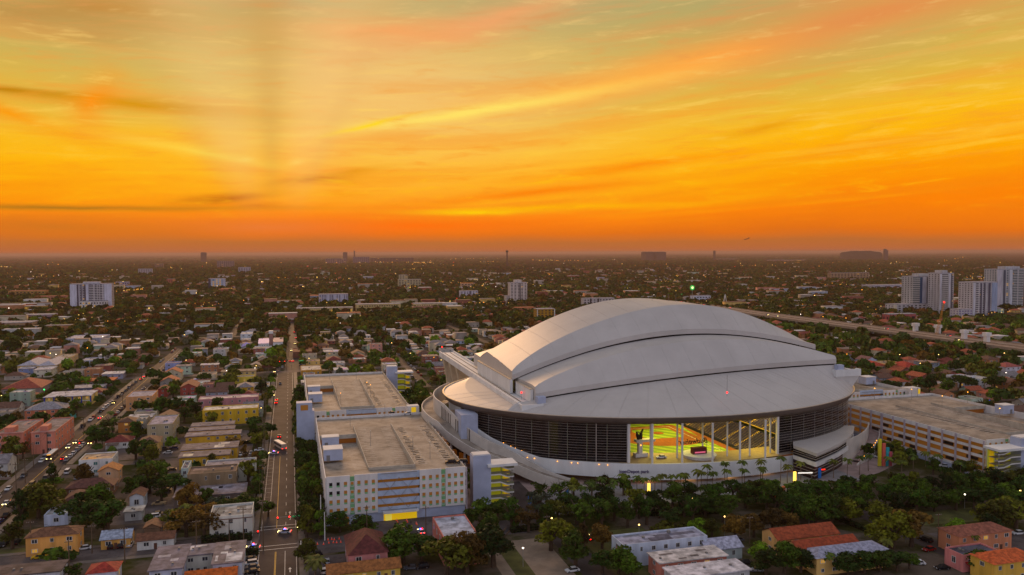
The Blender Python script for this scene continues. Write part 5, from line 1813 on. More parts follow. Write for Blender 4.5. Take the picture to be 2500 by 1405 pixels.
# ------------------------------------------------------------------ tall and distant landmark buildings
def slabtower(px0, px1, pyt, pyb, label, wall=(186, 186, 204), depth=18, floors=14, cols=9, bays=None, name='tower_block', cat='tower block', roofc=(150, 148, 156), lit=0.04, band=None, extra=None, crown=0, wcol=None, h=None):
    m = (px0 + px1) / 2
    b = g(m, pyb)
    v0, v1 = onu(px0, pyb, b[1])[0], onu(px1, pyb, b[1])[0]
    H = h or onu(m, pyt, b[1])[2]
    w = v1 - v0
    t = thing(name, v0, b[1], label=label, cat=cat)
    occ(v0 - 3, v1 + 3, b[1] - 3, b[1] + depth + 3)
    MB().box(0, w, 0, depth, 0, H).build('wall', PAINT, t, color=wall)
    MB().box(-.2, w + .2, -.2, depth + .2, H, H + 0.8).build('roof', ROOFF, t, color=roofc)
    wm, wl, bal = MB(), MB(), MB()
    fh = H / (floors + 0.3)
    for j in range(floors):
        for i in range(cols):
            x = w * (i + 0.5) / cols
            ww = w / cols * 0.52
            tgt = wl if R.random() < lit else wm
            tgt.box(x - ww / 2, x + ww / 2, -0.12, -0.02, fh * j + fh * 0.35, fh * j + fh * 0.85)
        for sd in (0, 1):
            xx = -0.02 if sd == 0 else w + 0.02
            nd = max(2, int(depth / 5))
            for i in range(nd):
                y = depth * (i + .5) / nd
                wm.box(xx - .06, xx + .06, y - 1, y + 1, fh * j + fh * .35, fh * j + fh * .85)
    wm.build('windows', mat('tower_glass', (34, 34, 42), 0.3, 0.15) if wcol is None else wcol, t)['kind'] = 'stuff'
    if wl.v:
        wl.build('lit_windows', PANEL, t)['kind'] = 'stuff'
    for (a, b2, rgb, pr) in (bays or []):
        MB().box(w * a, w * b2, -pr, -0.15, 0, H * 0.985).build('bay', PAINT, t, color=rgb)  # dark ones paint the shade of recesses and gaps on raised strips
    if band:
        for j in range(floors):
            bal.box(w * band[0], w * band[1], -1.3, -0.16, fh * j + fh * 0.0, fh * j + fh * 0.3)
        bal.build('balconies', CONCW, t)['kind'] = 'stuff'
    if crown:
        MB().box(w * .3, w * .7, depth * .2, depth * .8, H + .8, H + .8 + crown).build('roof_plant', PAINT, t, color=wall)
    return t, v0, b[1], w, H


slabtower(172, 274, 694, 757, 'broad white apartment slab standing alone on the left', (182, 178, 186), 20, 15, 14, [(.0, .16, (200, 200, 214), .6), (.17, .20, (70, 68, 84), .5), (.26, .28, (84, 82, 96), .5), (.34, .37, (70, 68, 84), .5), (.38, .44, (206, 206, 222), .7), (.46, .52, (84, 84, 102), .5), (.60, .64, (70, 70, 88), .5), (.72, .76, (70, 70, 88), .5), (.82, 1.0, (200, 200, 214), .8)], band=(.46, .8), crown=3)
t_, v_, u_, w_, h_ = slabtower(194, 262, 736, 758, 'white parking podium with lit bays at the foot of the broad slab', (206, 200, 196), 8, 3, 10, lit=.3, name='podium_building', cat='podium')
slabtower(509, 550, 681, 705, 'blue glass office block with yellow lit floors', (150, 170, 196), 22, 5, 5, [(.0, .14, (60, 64, 84), .3), (.86, 1.0, (176, 180, 200), .4)], lit=.7, name='office_block', cat='office', wcol=mat('blue_glass', (30, 84, 130), 0.15, 0.1))
slabtower(779, 850, 719, 743, 'wide lilac apartment block with stepped front beyond the avenue', (176, 176, 194), 16, 7, 12, [(.28, .36, (190, 190, 206), .8), (.52, .6, (190, 190, 206), .8), (.76, .84, (190, 190, 206), .8)])
slabtower(1246, 1287, 691, 742, 'slender white tower with plain side behind the ballpark', (204, 190, 182), 18, 14, 5, [(.55, .62, (90, 84, 84), .1)], crown=5)
slabtower(1236, 1262, 723, 742, 'low banded white annex at the foot of the slender tower', (200, 190, 182), 16, 5, 6, name='office_block', cat='office')
slabtower(1311, 1355, 750, 790, 'ochre hotel block with pale corners close to the ballpark roof', (176, 130, 36), 16, 6, 5, [(.0, .05, (206, 200, 190), .4), (.95, 1.0, (206, 200, 190), .4)], name='hotel', cat='hotel', h=20)
slabtower(1425, 1500, 729, 752, 'row of white flats with dark gaps just above the ballpark roof', (190, 180, 178), 14, 4, 10, [(.2, .25, (60, 52, 50), .2), (.45, .5, (60, 52, 50), .2)], name='apartment_row', cat='apartment block')
slabtower(1693, 1735, 723, 740, 'white motel under a round green lit sign', (196, 200, 214), 14, 3, 6, name='motel', cat='motel')
slabtower(2227, 2292, 676, 764, 'twin glass and white tower, left half, with green balconies', (172, 172, 174), 24, 19, 8, [(.0, .25, (104, 112, 112), .3), (.26, .36, (40, 84, 120), .3), (.36, .5, (190, 190, 202), .9), (.54, .66, (88, 96, 104), .4), (.7, .84, (96, 100, 104), .4), (.88, 1.0, (196, 192, 200), 1.2)], band=(.0, .25), crown=4, wcol=mat('green_glass', (46, 60, 58), 0.2, 0.1))
slabtower(2293, 2327, 668, 768, 'twin glass and white tower, taller right half', (180, 176, 178), 24, 20, 5, [(.0, .12, (196, 196, 206), .7), (.16, .58, (112, 112, 114), .4), (.62, .74, (200, 198, 206), 1.0), (.8, .88, (90, 94, 104), .4)], band=(.14, .6), crown=4)
slabtower(2181, 2300, 743, 766, 'long white parking podium below the twin glass tower', (188, 184, 186), 18, 4, 12, [(.0, .06, (210, 196, 170), 1.0)], name='podium_building', cat='podium', wcol=PANE)
slabtower(2171, 2236, 768, 784, 'dull pink hall below the long white podium', (170, 84, 84), 14, 1, 5, name='hall', cat='hall')
slabtower(2374, 2434, 690, 780, 'narrow white apartment tower with warm lit crown', (186, 182, 186), 26, 17, 8, [(.0, .08, (204, 202, 210), .8), (.12, .2, (100, 96, 106), .4), (.3, .36, (84, 82, 96), .4), (.44, .48, (70, 68, 84), .4), (.5, .56, (186, 182, 186), .9), (.62, .7, (84, 84, 100), .4), (.76, .98, (150, 164, 190), .6)], band=(.1, .22), crown=0)
slabtower(2340, 2374, 756, 782, 'low white wing with purple windows beside narrow tower', (186, 182, 186), 16, 4, 5, name='podium_building', cat='podium', wcol=mat('violet_glass', (110, 96, 140), 0.3, 0.1))
slabtower(2432, 2520, 658, 755, 'big white tower with teal glass balconies at the right edge', (176, 176, 180), 26, 24, 12, [(.0, .14, (186, 182, 190), .8), (.18, .24, (76, 84, 100), .4), (.34, .42, (196, 200, 208), .9), (.46, .56, (70, 92, 100), .4), (.6, .7, (84, 100, 106), .4), (.74, .8, (110, 76, 62), .5), (.86, .92, (196, 200, 210), .8)], band=(.44, .72), crown=4, wcol=mat('teal_glass', (54, 84, 94), 0.2, 0.1))
slabtower(1012, 1090, 745, 757, 'long beige school block with rows of small windows', (196, 174, 130), 22, 2, 14, name='school', cat='school', h=11)
slabtower(870, 978, 744, 762, 'long yellowish school block with regular windows and stair towers', (196, 170, 112), 20, 3, 18, [(.0, .05, (204, 178, 120), 1.0), (.95, 1.0, (204, 178, 120), 1.0)], name='school', cat='school', h=13)
slabtower(724, 862, 750, 766, 'long school wing with brightly lit wall beyond the avenue', (204, 176, 120), 16, 1, 12, [(.2, .3, (204, 180, 120), 1.0), (.68, .78, (204, 180, 120), 1.0)], lit=.9, name='school', cat='school', h=9)
slabtower(1124, 1167, 711, 727, 'small white block with grey stair bay in the middle distance', (196, 192, 204), 14, 4, 6, [(.5, .62, (100, 96, 110), .2)])
slabtower(1126, 1156, 692, 706, 'orange topped pale block in the middle distance', (186, 150, 120), 14, 3, 4, roofc=(230, 130, 40))
slabtower(973, 1028, 683, 703, 'yellowish stepped apartment block far beyond the avenue', (176, 164, 130), 16, 5, 8)
slabtower(975, 995, 672, 690, 'small stepped tower behind the yellowish far block', (176, 164, 134), 14, 6, 3)
slabtower(338, 372, 657, 671, 'pale six storey block far left of the blue office', (170, 164, 170), 16, 5, 6)
slabtower(582, 612, 653, 667, 'pale grey block right above the blue office', (160, 160, 172), 16, 4, 5)
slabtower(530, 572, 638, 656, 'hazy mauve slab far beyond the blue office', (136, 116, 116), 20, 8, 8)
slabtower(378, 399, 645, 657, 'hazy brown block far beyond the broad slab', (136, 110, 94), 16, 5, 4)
slabtower(370, 398, 698, 708, 'white two storey office right of the broad slab', (190, 176, 160), 16, 2, 8)
slabtower(407, 427, 682, 694, 'brick red block in the middle distance', (170, 92, 76), 14, 3, 4)
slabtower(282, 315, 689, 700, 'lilac low block right behind the broad slab', (160, 150, 170), 14, 2, 6)
slabtower(20, 110, 711, 724, 'large mustard hall with terracotta roof at far left', (170, 130, 70), 30, 2, 10, roofc=(150, 76, 54), name='hall', cat='hall')
slabtower(85, 162, 724, 734, 'low pink roofed hall in front of the mustard hall', (180, 120, 96), 16, 1, 10, roofc=(176, 96, 76), name='hall', cat='hall')
slabtower(60, 110, 748, 762, 'mustard two storey building with green lit front at far left', (176, 140, 60), 20, 2, 6, lit=.3, name='shop', cat='shop')
slabtower(58, 130, 770, 784, 'wide mauve warehouse at far left', (150, 124, 130), 26, 1, 3, name='warehouse', cat='warehouse')
slabtower(-20, 78, 785, 806, 'large plain beige wall building at the left edge', (160, 130, 100), 30, 1, 2, name='warehouse', cat='warehouse', h=9)
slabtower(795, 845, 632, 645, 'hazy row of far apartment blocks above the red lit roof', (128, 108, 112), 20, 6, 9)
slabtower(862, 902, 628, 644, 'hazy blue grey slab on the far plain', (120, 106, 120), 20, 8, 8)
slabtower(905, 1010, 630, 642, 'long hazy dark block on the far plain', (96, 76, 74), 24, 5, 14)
slabtower(2028, 2122, 667, 684, 'long beige apartment row far behind the highway', (160, 130, 100), 18, 4, 12)
slabtower(2130, 2226, 690, 708, 'wide grey warehouse with blue stripe left of the twin tower', (176, 172, 184), 40, 2, 4, name='warehouse', cat='warehouse', h=12)
slabtower(2204, 2228, 674, 706, 'sunset gilded wall left of the twin tower', (214, 150, 40), 10, 1, 1, name='warehouse', cat='warehouse', h=16)
slabtower(1880, 1968, 630, 640, 'pale hangar on the far airfield right of centre', (150, 124, 112), 60, 1, 2, name='hangar', cat='hangar', h=20)
slabtower(1750, 1800, 628, 636, 'pale airport terminal hall on the horizon plain', (150, 124, 112), 60, 1, 6, name='hangar', cat='hangar', h=18)
for (px0, px1, pyt, D, lab, nm, cat) in [(491, 503, 617.5, 9000, 'small square tower block on the horizon at left', 'tower_block', 'tower block'), (1575, 1599, 616, 9000, 'left one of two square blocks on the horizon', 'tower_block', 'tower block'), (1603, 1627, 616, 9000, 'right one of two square blocks on the horizon', 'tower_block', 'tower block'),
                                         (864, 867, 613, 9000, 'thin spire tower on the horizon above the red lit roof', 'tower_block', 'tower block'), (1743, 1747, 613, 9000, 'thin chimney pair on the horizon right of centre', 'chimney', 'chimney'), (838, 848, 617, 9000, 'low block beside the thin spire tower', 'tower_block', 'tower block')]:
    d0 = ray((px0 + px1) / 2, 640)
    kx = D / math.hypot(d0.x, d0.y)
    vv, uu = d0.x * kx * gc + d0.y * kx * gs, -d0.x * kx * gs + d0.y * kx * gc
    dt = ray((px0 + px1) / 2, pyt)
    zt_ = CAM_H + dt.z * D / math.hypot(dt.x, dt.y)
    w = (px1 - px0) / FOC * D
    t = thing(nm, vv, uu, label=lab, cat=cat)
    MB().box(-w / 2, w / 2, 0, w, 0, zt_).build('wall', PAINT, t, color=(90, 76, 76))
    MB().box(-w * .4, w * .4, w * .1, w * .9, zt_, zt_ + 4).build('roof_plant', PAINT, t, color=(90, 76, 76))
# airport control tower
D = 6000
dt = ray(1238, 640)
kx = D / math.hypot(dt.x, dt.y)
t = thing('control_tower', dt.x * kx * gc + dt.y * kx * gs, -dt.x * kx * gs + dt.y * kx * gc, label='airport control tower silhouetted on the horizon', cat='control tower')
MB().cyl(0, 0, 0, 102, 6, 5, 10).build('shaft', PAINT, t, color=(70, 60, 62))
MB().cyl(0, 0, 102, 112, 8, 12, 10).build('cab', PAINT, t, color=(40, 36, 40))
MB().cyl(0, 0, 112, 117, 12, 7, 10).build('cab_roof', PAINT, t, color=(60, 54, 56))
MB().tube((0, 0, 117), (0, 0, 125), 1.0, 0.6).build('mast', METAL, t)
# the landfill hill with a tower by it
hl = MB()
D = 10000
rows = []
for j in range(5):
    row = []
    for i in range(25):
        px = 2050 + 104 * i / 24
        d0 = ray(px, 640)
        dd = D + j * 150
        kx = dd / math.hypot(d0.x, d0.y)
        prof = 0.80 + 0.20 * min(1.0, min(i, 24 - i) / 6.0) + 0.012 * math.sin(i * 0.9) if 0 < i < 24 else 0.7
        row.append((d0.x * kx, d0.y * kx, 104 * prof * (1.0 if 0 < j < 4 else 0.0)))
    rows.append(row)
hl.grid(rows)
structure(hl.build('hill', mat('hill_grass', (60, 52, 44), 0.95, 0.2, 0.02), smooth=True))
d0 = ray(2162, 640)
kx = 9000 / math.hypot(d0.x, d0.y)
t = thing('tower_block', d0.x * kx * gc + d0.y * kx * gs, -d0.x * kx * gs + d0.y * kx * gc, label='ragged tower beside the low hill on the horizon', cat='tower block')
MB().box(-10, 14, 0, 24, 0, 122).box(14, 30, 0, 24, 0, 112).build('wall', PAINT, t, color=(92, 80, 82))
MB().box(-6, 6, 4, 16, 122, 125).build('roof_plant', PAINT, t, color=(92, 80, 82))

# ------------------------------------------------------------------ the motorway
HW = [(671, 470), (671, 700), (671, 980), (684, 1200), (735, 1450), (880, 1680), (1060, 1960), (1130, 2200), (1100, 2450), (1010, 2700), (860, 2950)]


def smooth_path(pts, n=10):
    out = []
    P_ = [pts[0]] + pts + [pts[-1]]
    for i in range(1, len(P_) - 2):
        p0, p1, p2, p3 = [np.array(q) for q in P_[i - 1:i + 3]]
        for j in range(n):
            t = j / n
            out.append(0.5 * ((2 * p1) + (-p0 + p2) * t + (2 * p0 - 5 * p1 + 4 * p2 - p3) * t * t + (-p0 + 3 * p1 - 3 * p2 + p3) * t ** 3))
    out.append(np.array(pts[-1], float))
    return out


hp = smooth_path(HW)
hz = lambda i: 8.0 if i < 28 else max(0.4, 8.0 - (i - 28) * 0.35)
nor = []
for i in range(len(hp)):
    d = hp[min(i + 1, len(hp) - 1)] - hp[max(i - 1, 0)]
    d = d / np.linalg.norm(d)
    nor.append(np.array((d[1], -d[0])))


def ribbon(off0, off1, dz):
    return [[tuple(p + n_ * off0) + (hz(i) + dz,) for i, (p, n_) in enumerate(zip(hp, nor))], [tuple(p + n_ * off1) + (hz(i) + dz,) for i, (p, n_) in enumerate(zip(hp, nor))]]


HROAD = mat('motorway_concrete', (138, 118, 104), 0.8, 0.12, 0.1)
hw = MB()
hw.grid(ribbon(-19, 19, 0.0))
hw.grid(ribbon(-19.2, 19.2, -1.4))
hwo = gstruct('motorway_road', hw, HROAD)
for off in (-19.2, -0.4, 18.9):
    b = MB()
    a0, a1 = ribbon(off, off + 0.4, 1.0 if abs(off) < 5 else 1.1)
    l0, l1 = ribbon(off, off + 0.4, -1.4)
    b.grid([l0, a0, a1, l1])
    o = gstruct('barrier_wall', b, mat('barrier_concrete', (146, 128, 112), 0.8, 0.1, 0.2))
for i in range(0, 40, 2):
    if hz(i) > 3:
        p = hp[i]
        for off in (-12, 12):
            q = p + nor[i] * off
            MB().box(q[0] - 1, q[0] + 1, q[1] - 1.4, q[1] + 1.4, 0, hz(i) - 1.3).build('pier', CONCW, hwo)
lm = MB()
for off in (-14, -9.5, -5, 5, 9.5, 14):
    for i in range(0, len(hp) - 1):
        a, b2 = hp[i] + nor[i] * off, hp[i] * .6 + hp[i + 1] * .4 + nor[i] * off
        n_ = nor[i] * 0.15
        lm.add([tuple(a - n_) + (hz(i) + .03,), tuple(a + n_) + (hz(i) + .03,), tuple(b2 + n_) + (hz(i) + .03,), tuple(b2 - n_) + (hz(i) + .03,)], [(0, 1, 2, 3)])
gstruct('lane_markings_motorway', lm, LINEW)
occ(645, 697, 300, 1210)
for i, (px, py) in enumerate([(2196, 815), (2250, 820), (2312, 834), (2366, 842)]):
    p = g(px, py, 6)
    t = thing('bridge_pier', p[0] + 22, p[1], look='unfinished grey bridge pier rising beside the motorway', place='', cat='pier', group='unfinished bridge piers')
    MB().box(-2.2, 2.2, -2, 2, 0, 14).build('shaft', CONCW, t)
    MB().box(-3.4, 3.4, -2.6, 2.6, 14, 17.5).build('cap', CONCW, t)
p = g(2284, 828, 3)
t = thing('crawler_crane', p[0], p[1], 0, label='yellow lattice boom crane leaning over the motorway works', cat='crane')
q = onu(2305, 740, p[1])
bx, bz = q[0] - p[0], q[2]
CR = mat('crane_yellow', (180, 120, 30), 0.6, 0.1)
cr = MB()
for dx, dy in ((-1, -1), (1, -1), (1, 1), (-1, 1)):
    cr.tube((dx, dy, 3), (bx + dx * .4, dy * .4, bz), 0.22, 0.16, 4)
for i in range(14):
    f0, f1 = i / 14, (i + 1) / 14
    s0, s1 = 1 - .6 * f0, 1 - .6 * f1
    A_ = lambda f, s, dx, dy: (bx * f + dx * s, dy * s, 3 + (bz - 3) * f)
    cr.tube(A_(f0, s0, -1, -1), A_(f1, s1, 1, -1), 0.12, n=3)
    cr.tube(A_(f0, s0, 1, 1), A_(f1, s1, -1, 1), 0.12, n=3)
cr.build('boom', CR, t)
MB().box(-3, 3, -4, 5, 1.4, 4.2).build('cab', CR, t)
for s in (-1, 1):
    MB().box(s * 2.6 - .6, s * 2.6 + .6, -4.5, 4.5, 0, 1.5).build('track', DARK, t)
MB().ball(bx, 0, bz + .8, 0.9).build('lamp', LAMPR, t)

# ------------------------------------------------------------------ ordinary houses filling the blocks
RH = random.Random(21)
WALLS = [((204, 190, 160), 'cream'), ((206, 204, 200), 'white'), ((196, 140, 124), 'pink'), ((204, 170, 100), 'yellow'), ((160, 172, 190), 'pale blue'), ((168, 158, 146), 'grey'), ((190, 130, 90), 'tan'), ((170, 190, 170), 'mint'), ((150, 88, 76), 'brick red')]
ROOFS = [((158, 80, 54), 'terracotta', ('hip', 'gable')), ((106, 76, 62), 'brown', ('hip', 'gable')), ((128, 122, 124), 'grey', ('hip', 'slab', 'flat', 'gable')), ((196, 190, 188), 'white', ('slab', 'flat')), ((118, 52, 46), 'maroon', ('hip',)), ((150, 128, 112), 'tan', ('slab', 'flat'))]
CAND = []
u = 300.0
while u < 1010:
    vv = -620.0
    while vv < 900:
        v = vv + RH.uniform(-3.5, 3.5)
        uu = u + RH.uniform(-3, 3)
        vv += 21.0
        if RH.random() > (0.80 if v < 330 else 0.62):
            continue
        w, d = RH.uniform(9, 14), RH.uniform(9, 14.5)
        if not free(v + w / 2, uu + d / 2, max(w, d) / 2 + 1.0):
            continue
        px, py = proj(v + w / 2, uu, 3)
        if px < -40 or px > 2540 or py > 1420:
            continue
        if 96 < v < 372 and uu < 300:
            continue
        if -20 < v < 372 and uu < 560:
            continue
        CAND.append((v, uu, w, d, px, py))
    u += 20.5
# right and left bottom gaps stay gardens; keep the 300 nearest as individual houses
CAND.sort(key=lambda c: c[0] ** 2 + c[1] ** 2)
NTHINGS = 300 - NHERO - 6


def zone(px, py, v, u):
    d = 'low in view' if py > 1180 else ('nearby' if py > 1000 else ('midway' if py > 900 else ('farther back' if py > 830 else 'far back')))
    if v < -118:
        s = 'left of the street'
    elif v < -12:
        s = 'between street and avenue'
    elif v < 95:
        s = 'behind the garages'
    elif v < 300:
        s = 'behind the ballpark'
    elif v < 650:
        s = 'past the amber garage'
    else:
        s = 'past the motorway'
    return d + ' ' + s


FAR_H = []
for i, (v, uu, w, d, px, py) in enumerate(CAND):
    wc, wn = RH.choices(WALLS, [5, 5, 2, 3, 2, 3, 3, 1, 2])[0]
    tw = [5, 3, 2, 2, 2, 1] if v > 300 else [1.2, 1.5, 5, 5.5, .8, 4]
    rc, rn, kinds = RH.choices(ROOFS, tw)[0]
    rf = RH.choice(kinds)
    stn = RH.choices([1, 2, 3], [70, 26, 4])[0]
    h = {1: 3.4, 2: 6.3, 3: 9.3}[stn]
    if py > 1000 and stn == 3:
        stn, h = 2, 6.3
    j = RH.uniform(0.85, 1.08)
    wc = tuple(min(255, c * j) for c in wc)
    occ(v - .5, v + w + .5, uu - .5, uu + d + .5)
    if i < NTHINGS:
        shp = {'hip': 'hipped', 'gable': 'gabled', 'slab': 'flat', 'flat': 'flat'}[rf]
        house(v, uu, w, d, h, rf, wc, rc, stn, look='%s %s house with %s %s roof' % (wn, {1: 'low', 2: 'two-storey', 3: 'three-storey'}[stn], rn, shp), place=zone(px, py, v, uu), cat='house', group='houses of the neighbourhood', vents=3, door=False)
    else:
        FAR_H.append((v, uu, w, d, h, rf, wc, rc))
u = 1015.0
while u < 4200:
    st_ = 23.0 + (u - 1015) * 0.012
    vv = -0.62 * u - 500
    while vv < 1.15 * u + 300:
        v, uu = vv + RH.uniform(-5, 5), u + RH.uniform(-5, 5)
        vv += st_
        if RH.random() > (0.46 if uu < 1600 else 0.32) + 0.3 * math.sin(v * .011 + 1.3) * math.sin(uu * .0085):
            continue
        px, py = proj(v, uu, 4)
        if px < -30 or px > 2530 or not free(v, uu, 9):
            continue
        big = RH.random() < 0.10
        w, d = (RH.uniform(20, 45), RH.uniform(14, 24)) if big else (RH.uniform(10, 17), RH.uniform(9, 15))
        wc, _ = RH.choices(WALLS, [5, 5, 2, 3, 2, 3, 3, 1, 2])[0]
        rc, rn, kinds = RH.choices(ROOFS, [4, 3, 4, 4, 2, 2])[0]
        FAR_H.append((v, uu, w, d, RH.choice([6, 9, 12]) if big else RH.choice([3.5, 3.5, 6.5]), 'flat' if big else RH.choice(kinds), wc, rc))
    u += st_


def big_mesh(name, V, Fq, mats, attr=None, colors=None, midx=None, rot=True, kind='stuff'):
    V = np.asarray(V, np.float32)
    Fq = np.asarray(Fq, np.int32)
    me = NEWMESH(name)
    me.vertices.add(len(V))
    me.vertices.foreach_set('co', V.ravel())
    nf, k_ = Fq.shape
    me.loops.add(nf * k_)
    me.loops.foreach_set('vertex_index', Fq.ravel())
    me.polygons.add(nf)
    me.polygons.foreach_set('loop_start', np.arange(0, nf * k_, k_, dtype=np.int32))
    me.polygons.foreach_set('loop_total', np.full(nf, k_, np.int32))
    for m in mats:
        me.materials.append(m)
    if midx is not None:
        me.polygons.foreach_set('material_index', np.asarray(midx, np.int32))
    me.update(calc_edges=True)
    if colors is not None:
        at = me.color_attributes.new(attr, 'FLOAT_COLOR', 'POINT')
        at.data.foreach_set('color', np.asarray(colors, np.float32).ravel())
    o = NEWOBJ(name, me)
    COL.objects.link(o)
    if rot:
        o.rotation_euler = (0, 0, GA)
    o['kind'] = kind
    return o


V, F, Cc = [], [], []
for (v, uu, w, d, h, rf, wc, rc) in FAR_H:
    n = len(V)
    e = h + (min(w, d) * .22 if rf in ('hip', 'gable') else 0.3)
    ix, iy = (w * .3, d * .5) if (rf in ('hip', 'gable') and w >= d) else ((w * .5, d * .3) if rf in ('hip', 'gable') else (0, 0))
    ov = 0.5
    V += [(v, uu, 0), (v + w, uu, 0), (v + w, uu + d, 0), (v, uu + d, 0), (v, uu, h), (v + w, uu, h), (v + w, uu + d, h), (v, uu + d, h)]
    V += [(v - ov, uu - ov, h), (v + w + ov, uu - ov, h), (v + w + ov, uu + d + ov, h), (v - ov, uu + d + ov, h),
          (v + ix, uu + iy, e), (v + w - ix, uu + iy, e), (v + w - ix, uu + d - iy, e), (v + ix, uu + d - iy, e)]
    F += [(n, n + 1, n + 5, n + 4), (n + 1, n + 2, n + 6, n + 5), (n + 3, n, n + 4, n + 7), (n + 2, n + 3, n + 7, n + 6)]
    F += [(n + 8, n + 9, n + 13, n + 12), (n + 9, n + 10, n + 14, n + 13), (n + 10, n + 11, n + 15, n + 14), (n + 11, n + 8, n + 12, n + 15), (n + 12, n + 13, n + 14, n + 15)]
    jj = RH.uniform(.8, 1.1)
    Cc += [tuple(c * jj for c in lin(wc)) + (1,)] * 8 + [tuple(c * jj for c in lin(rc)) + (1,)] * 8
    nw = max(1, int(w / 4))
    for i in range(nw):                                       # dark window patches
        if uu < 2200:
            x = v + w * (i + .5) / nw
            m_ = len(V)
            V += [(x - .8, uu - .05, 1.0), (x + .8, uu - .05, 1.0), (x + .8, uu - .05, 2.4), (x - .8, uu - .05, 2.4)]
            F.append((m_, m_ + 1, m_ + 2, m_ + 3))
            Cc += [lin((60, 60, 66)) + (1,)] * 4
o = big_mesh('distant_houses', V, F, [mat('far_masonry', attr='tint', rough=0.9, var=0.12, scale=0.2)], 'tint', Cc)
o['label'] = 'low pale houses scattered through the trees toward the horizon'
o['category'] = 'houses'

# ------------------------------------------------------------------ trees
NPR = np.random.default_rng(5)


def crown_points(seed, kind):
    """leaf quads for one crown of unit size: radius about 1, height 0..1.6"""
    r = np.random.default_rng(seed)
    P_ = {'round': (15, 0.62, 0.55, 110), 'wide': (16, 0.85, 0.34, 105), 'tall': (14, 0.48, 0.85, 105), 'sparse': (12, 0.78, 0.5, 55), 'bush': (9, 0.6, 0.4, 90)}[kind]
    nc, sxy, sz, nl = P_
    Vs, Fs = [], []
    for c in range(nc):
        a = r.uniform(0, 2 * np.pi)
        rr_ = sxy * np.sqrt(r.uniform(0.0, 1.0))
        cz = r.uniform(-1, 1) * sz
        cx, cy = np.cos(a) * rr_ * (1 - .25 * max(cz, 0) / sz), np.sin(a) * rr_ * (1 - .25 * max(cz, 0) / sz)
        cr = r.uniform(0.26, 0.44)
        d = r.normal(size=(nl, 3))
        d /= np.linalg.norm(d, axis=1)[:, None]
        d[:, 2] = np.where(d[:, 2] < -0.3, -d[:, 2] * 0.6, d[:, 2])
        pos = np.array([cx, cy, cz]) + d * cr * r.uniform(0.75, 1.12, (nl, 1)) * np.array([1, 1, .85])
        nrm = d + r.normal(scale=0.55, size=(nl, 3))
        nrm /= np.linalg.norm(nrm, axis=1)[:, None]
        t1 = np.cross(nrm, r.normal(size=(nl, 3)))
        t1 /= np.linalg.norm(t1, axis=1)[:, None] + 1e-9
        t2 = np.cross(nrm, t1)
        s = r.uniform(0.05, 0.11, (nl, 1))
        n0 = len(Vs) * 4
        q = np.stack([pos - t1 * s, pos + t2 * s * .8, pos + t1 * s, pos - t2 * s * .8], 1)
        Vs.append(q.reshape(-1, 3))
    V_ = np.concatenate(Vs)
    F_ = np.arange(len(V_)).reshape(-1, 4)
    return V_, F_, nc


def crown_mesh(seed, kind):
    V_, F_, nc = crown_points(seed, kind)
    me = NEWMESH('crown')
    mb = MB()
    r = np.random.default_rng(seed)
    me.from_pydata([tuple(p) for p in V_], [], [tuple(f) for f in F_])
    me.materials.append(LEAF)
    return me


def trunk_mesh(seed, kind):
    r = random.Random(seed)
    mb = MB()
    mb.tube((0, 0, 0), (0.02, 0.01, 0.55), 0.07, 0.05, 6)
    nb = 7 if kind == 'sparse' else 5
    for i in range(nb):
        a = 2 * math.pi * i / nb + r.uniform(-.4, .4)
        z0 = r.uniform(.38, .56)
        e = (math.cos(a) * r.uniform(.25, .42), math.sin(a) * r.uniform(.25, .42), r.uniform(.75, .95))
        mb.tube((0.01, 0.01, z0), e, 0.04, 0.015, 4)
        if kind == 'sparse':
            mb.tube(e, (e[0] * 1.5 + r.uniform(-.1, .1), e[1] * 1.5 + r.uniform(-.1, .1), e[2] + .2), 0.015, 0.006, 3)
    return mb.mesh('trunk', [BARK])


CROWNS = {kd: [crown_mesh(i * 13 + j, kd) for i in range(3)] for j, kd in enumerate(('round', 'wide', 'tall', 'sparse', 'bush'))}
TRUNKS = {kd: trunk_mesh(j + 3, kd) for j, kd in enumerate(('round', 'wide', 'tall', 'sparse', 'bush'))}
TCOL = [((74, 98, 20), 'dark green'), ((104, 106, 22), 'olive'), ((116, 88, 30), 'brownish'), ((56, 82, 20), 'deep green'), ((102, 134, 24), 'bright green'), ((96, 108, 80), 'grey green')]
RT = random.Random(11)
TREES = []       # v, u, height, radius, kind, colour index


def tree(v, u, h, kind=None, ci=None, r=None):
    kind = kind or RT.choices(['round', 'wide', 'tall', 'sparse', 'bush'], [6, 4, 2, 0.7, 1])[0]
    r = r or h * {'round': .46, 'wide': .62, 'tall': .34, 'sparse': .55, 'bush': .6}[kind] * RT.uniform(.9, 1.15)
    TREES.append((v, u, h, r, kind, ci if ci is not None else RT.choices(range(6), [5, 4, 2, 5, 1, 0.4])[0]))


def tpx(px, py, h, kind='round', ci=None, r=None):
    p = g(px, py)
    tree(p[0], p[1], h, kind, ci, r)


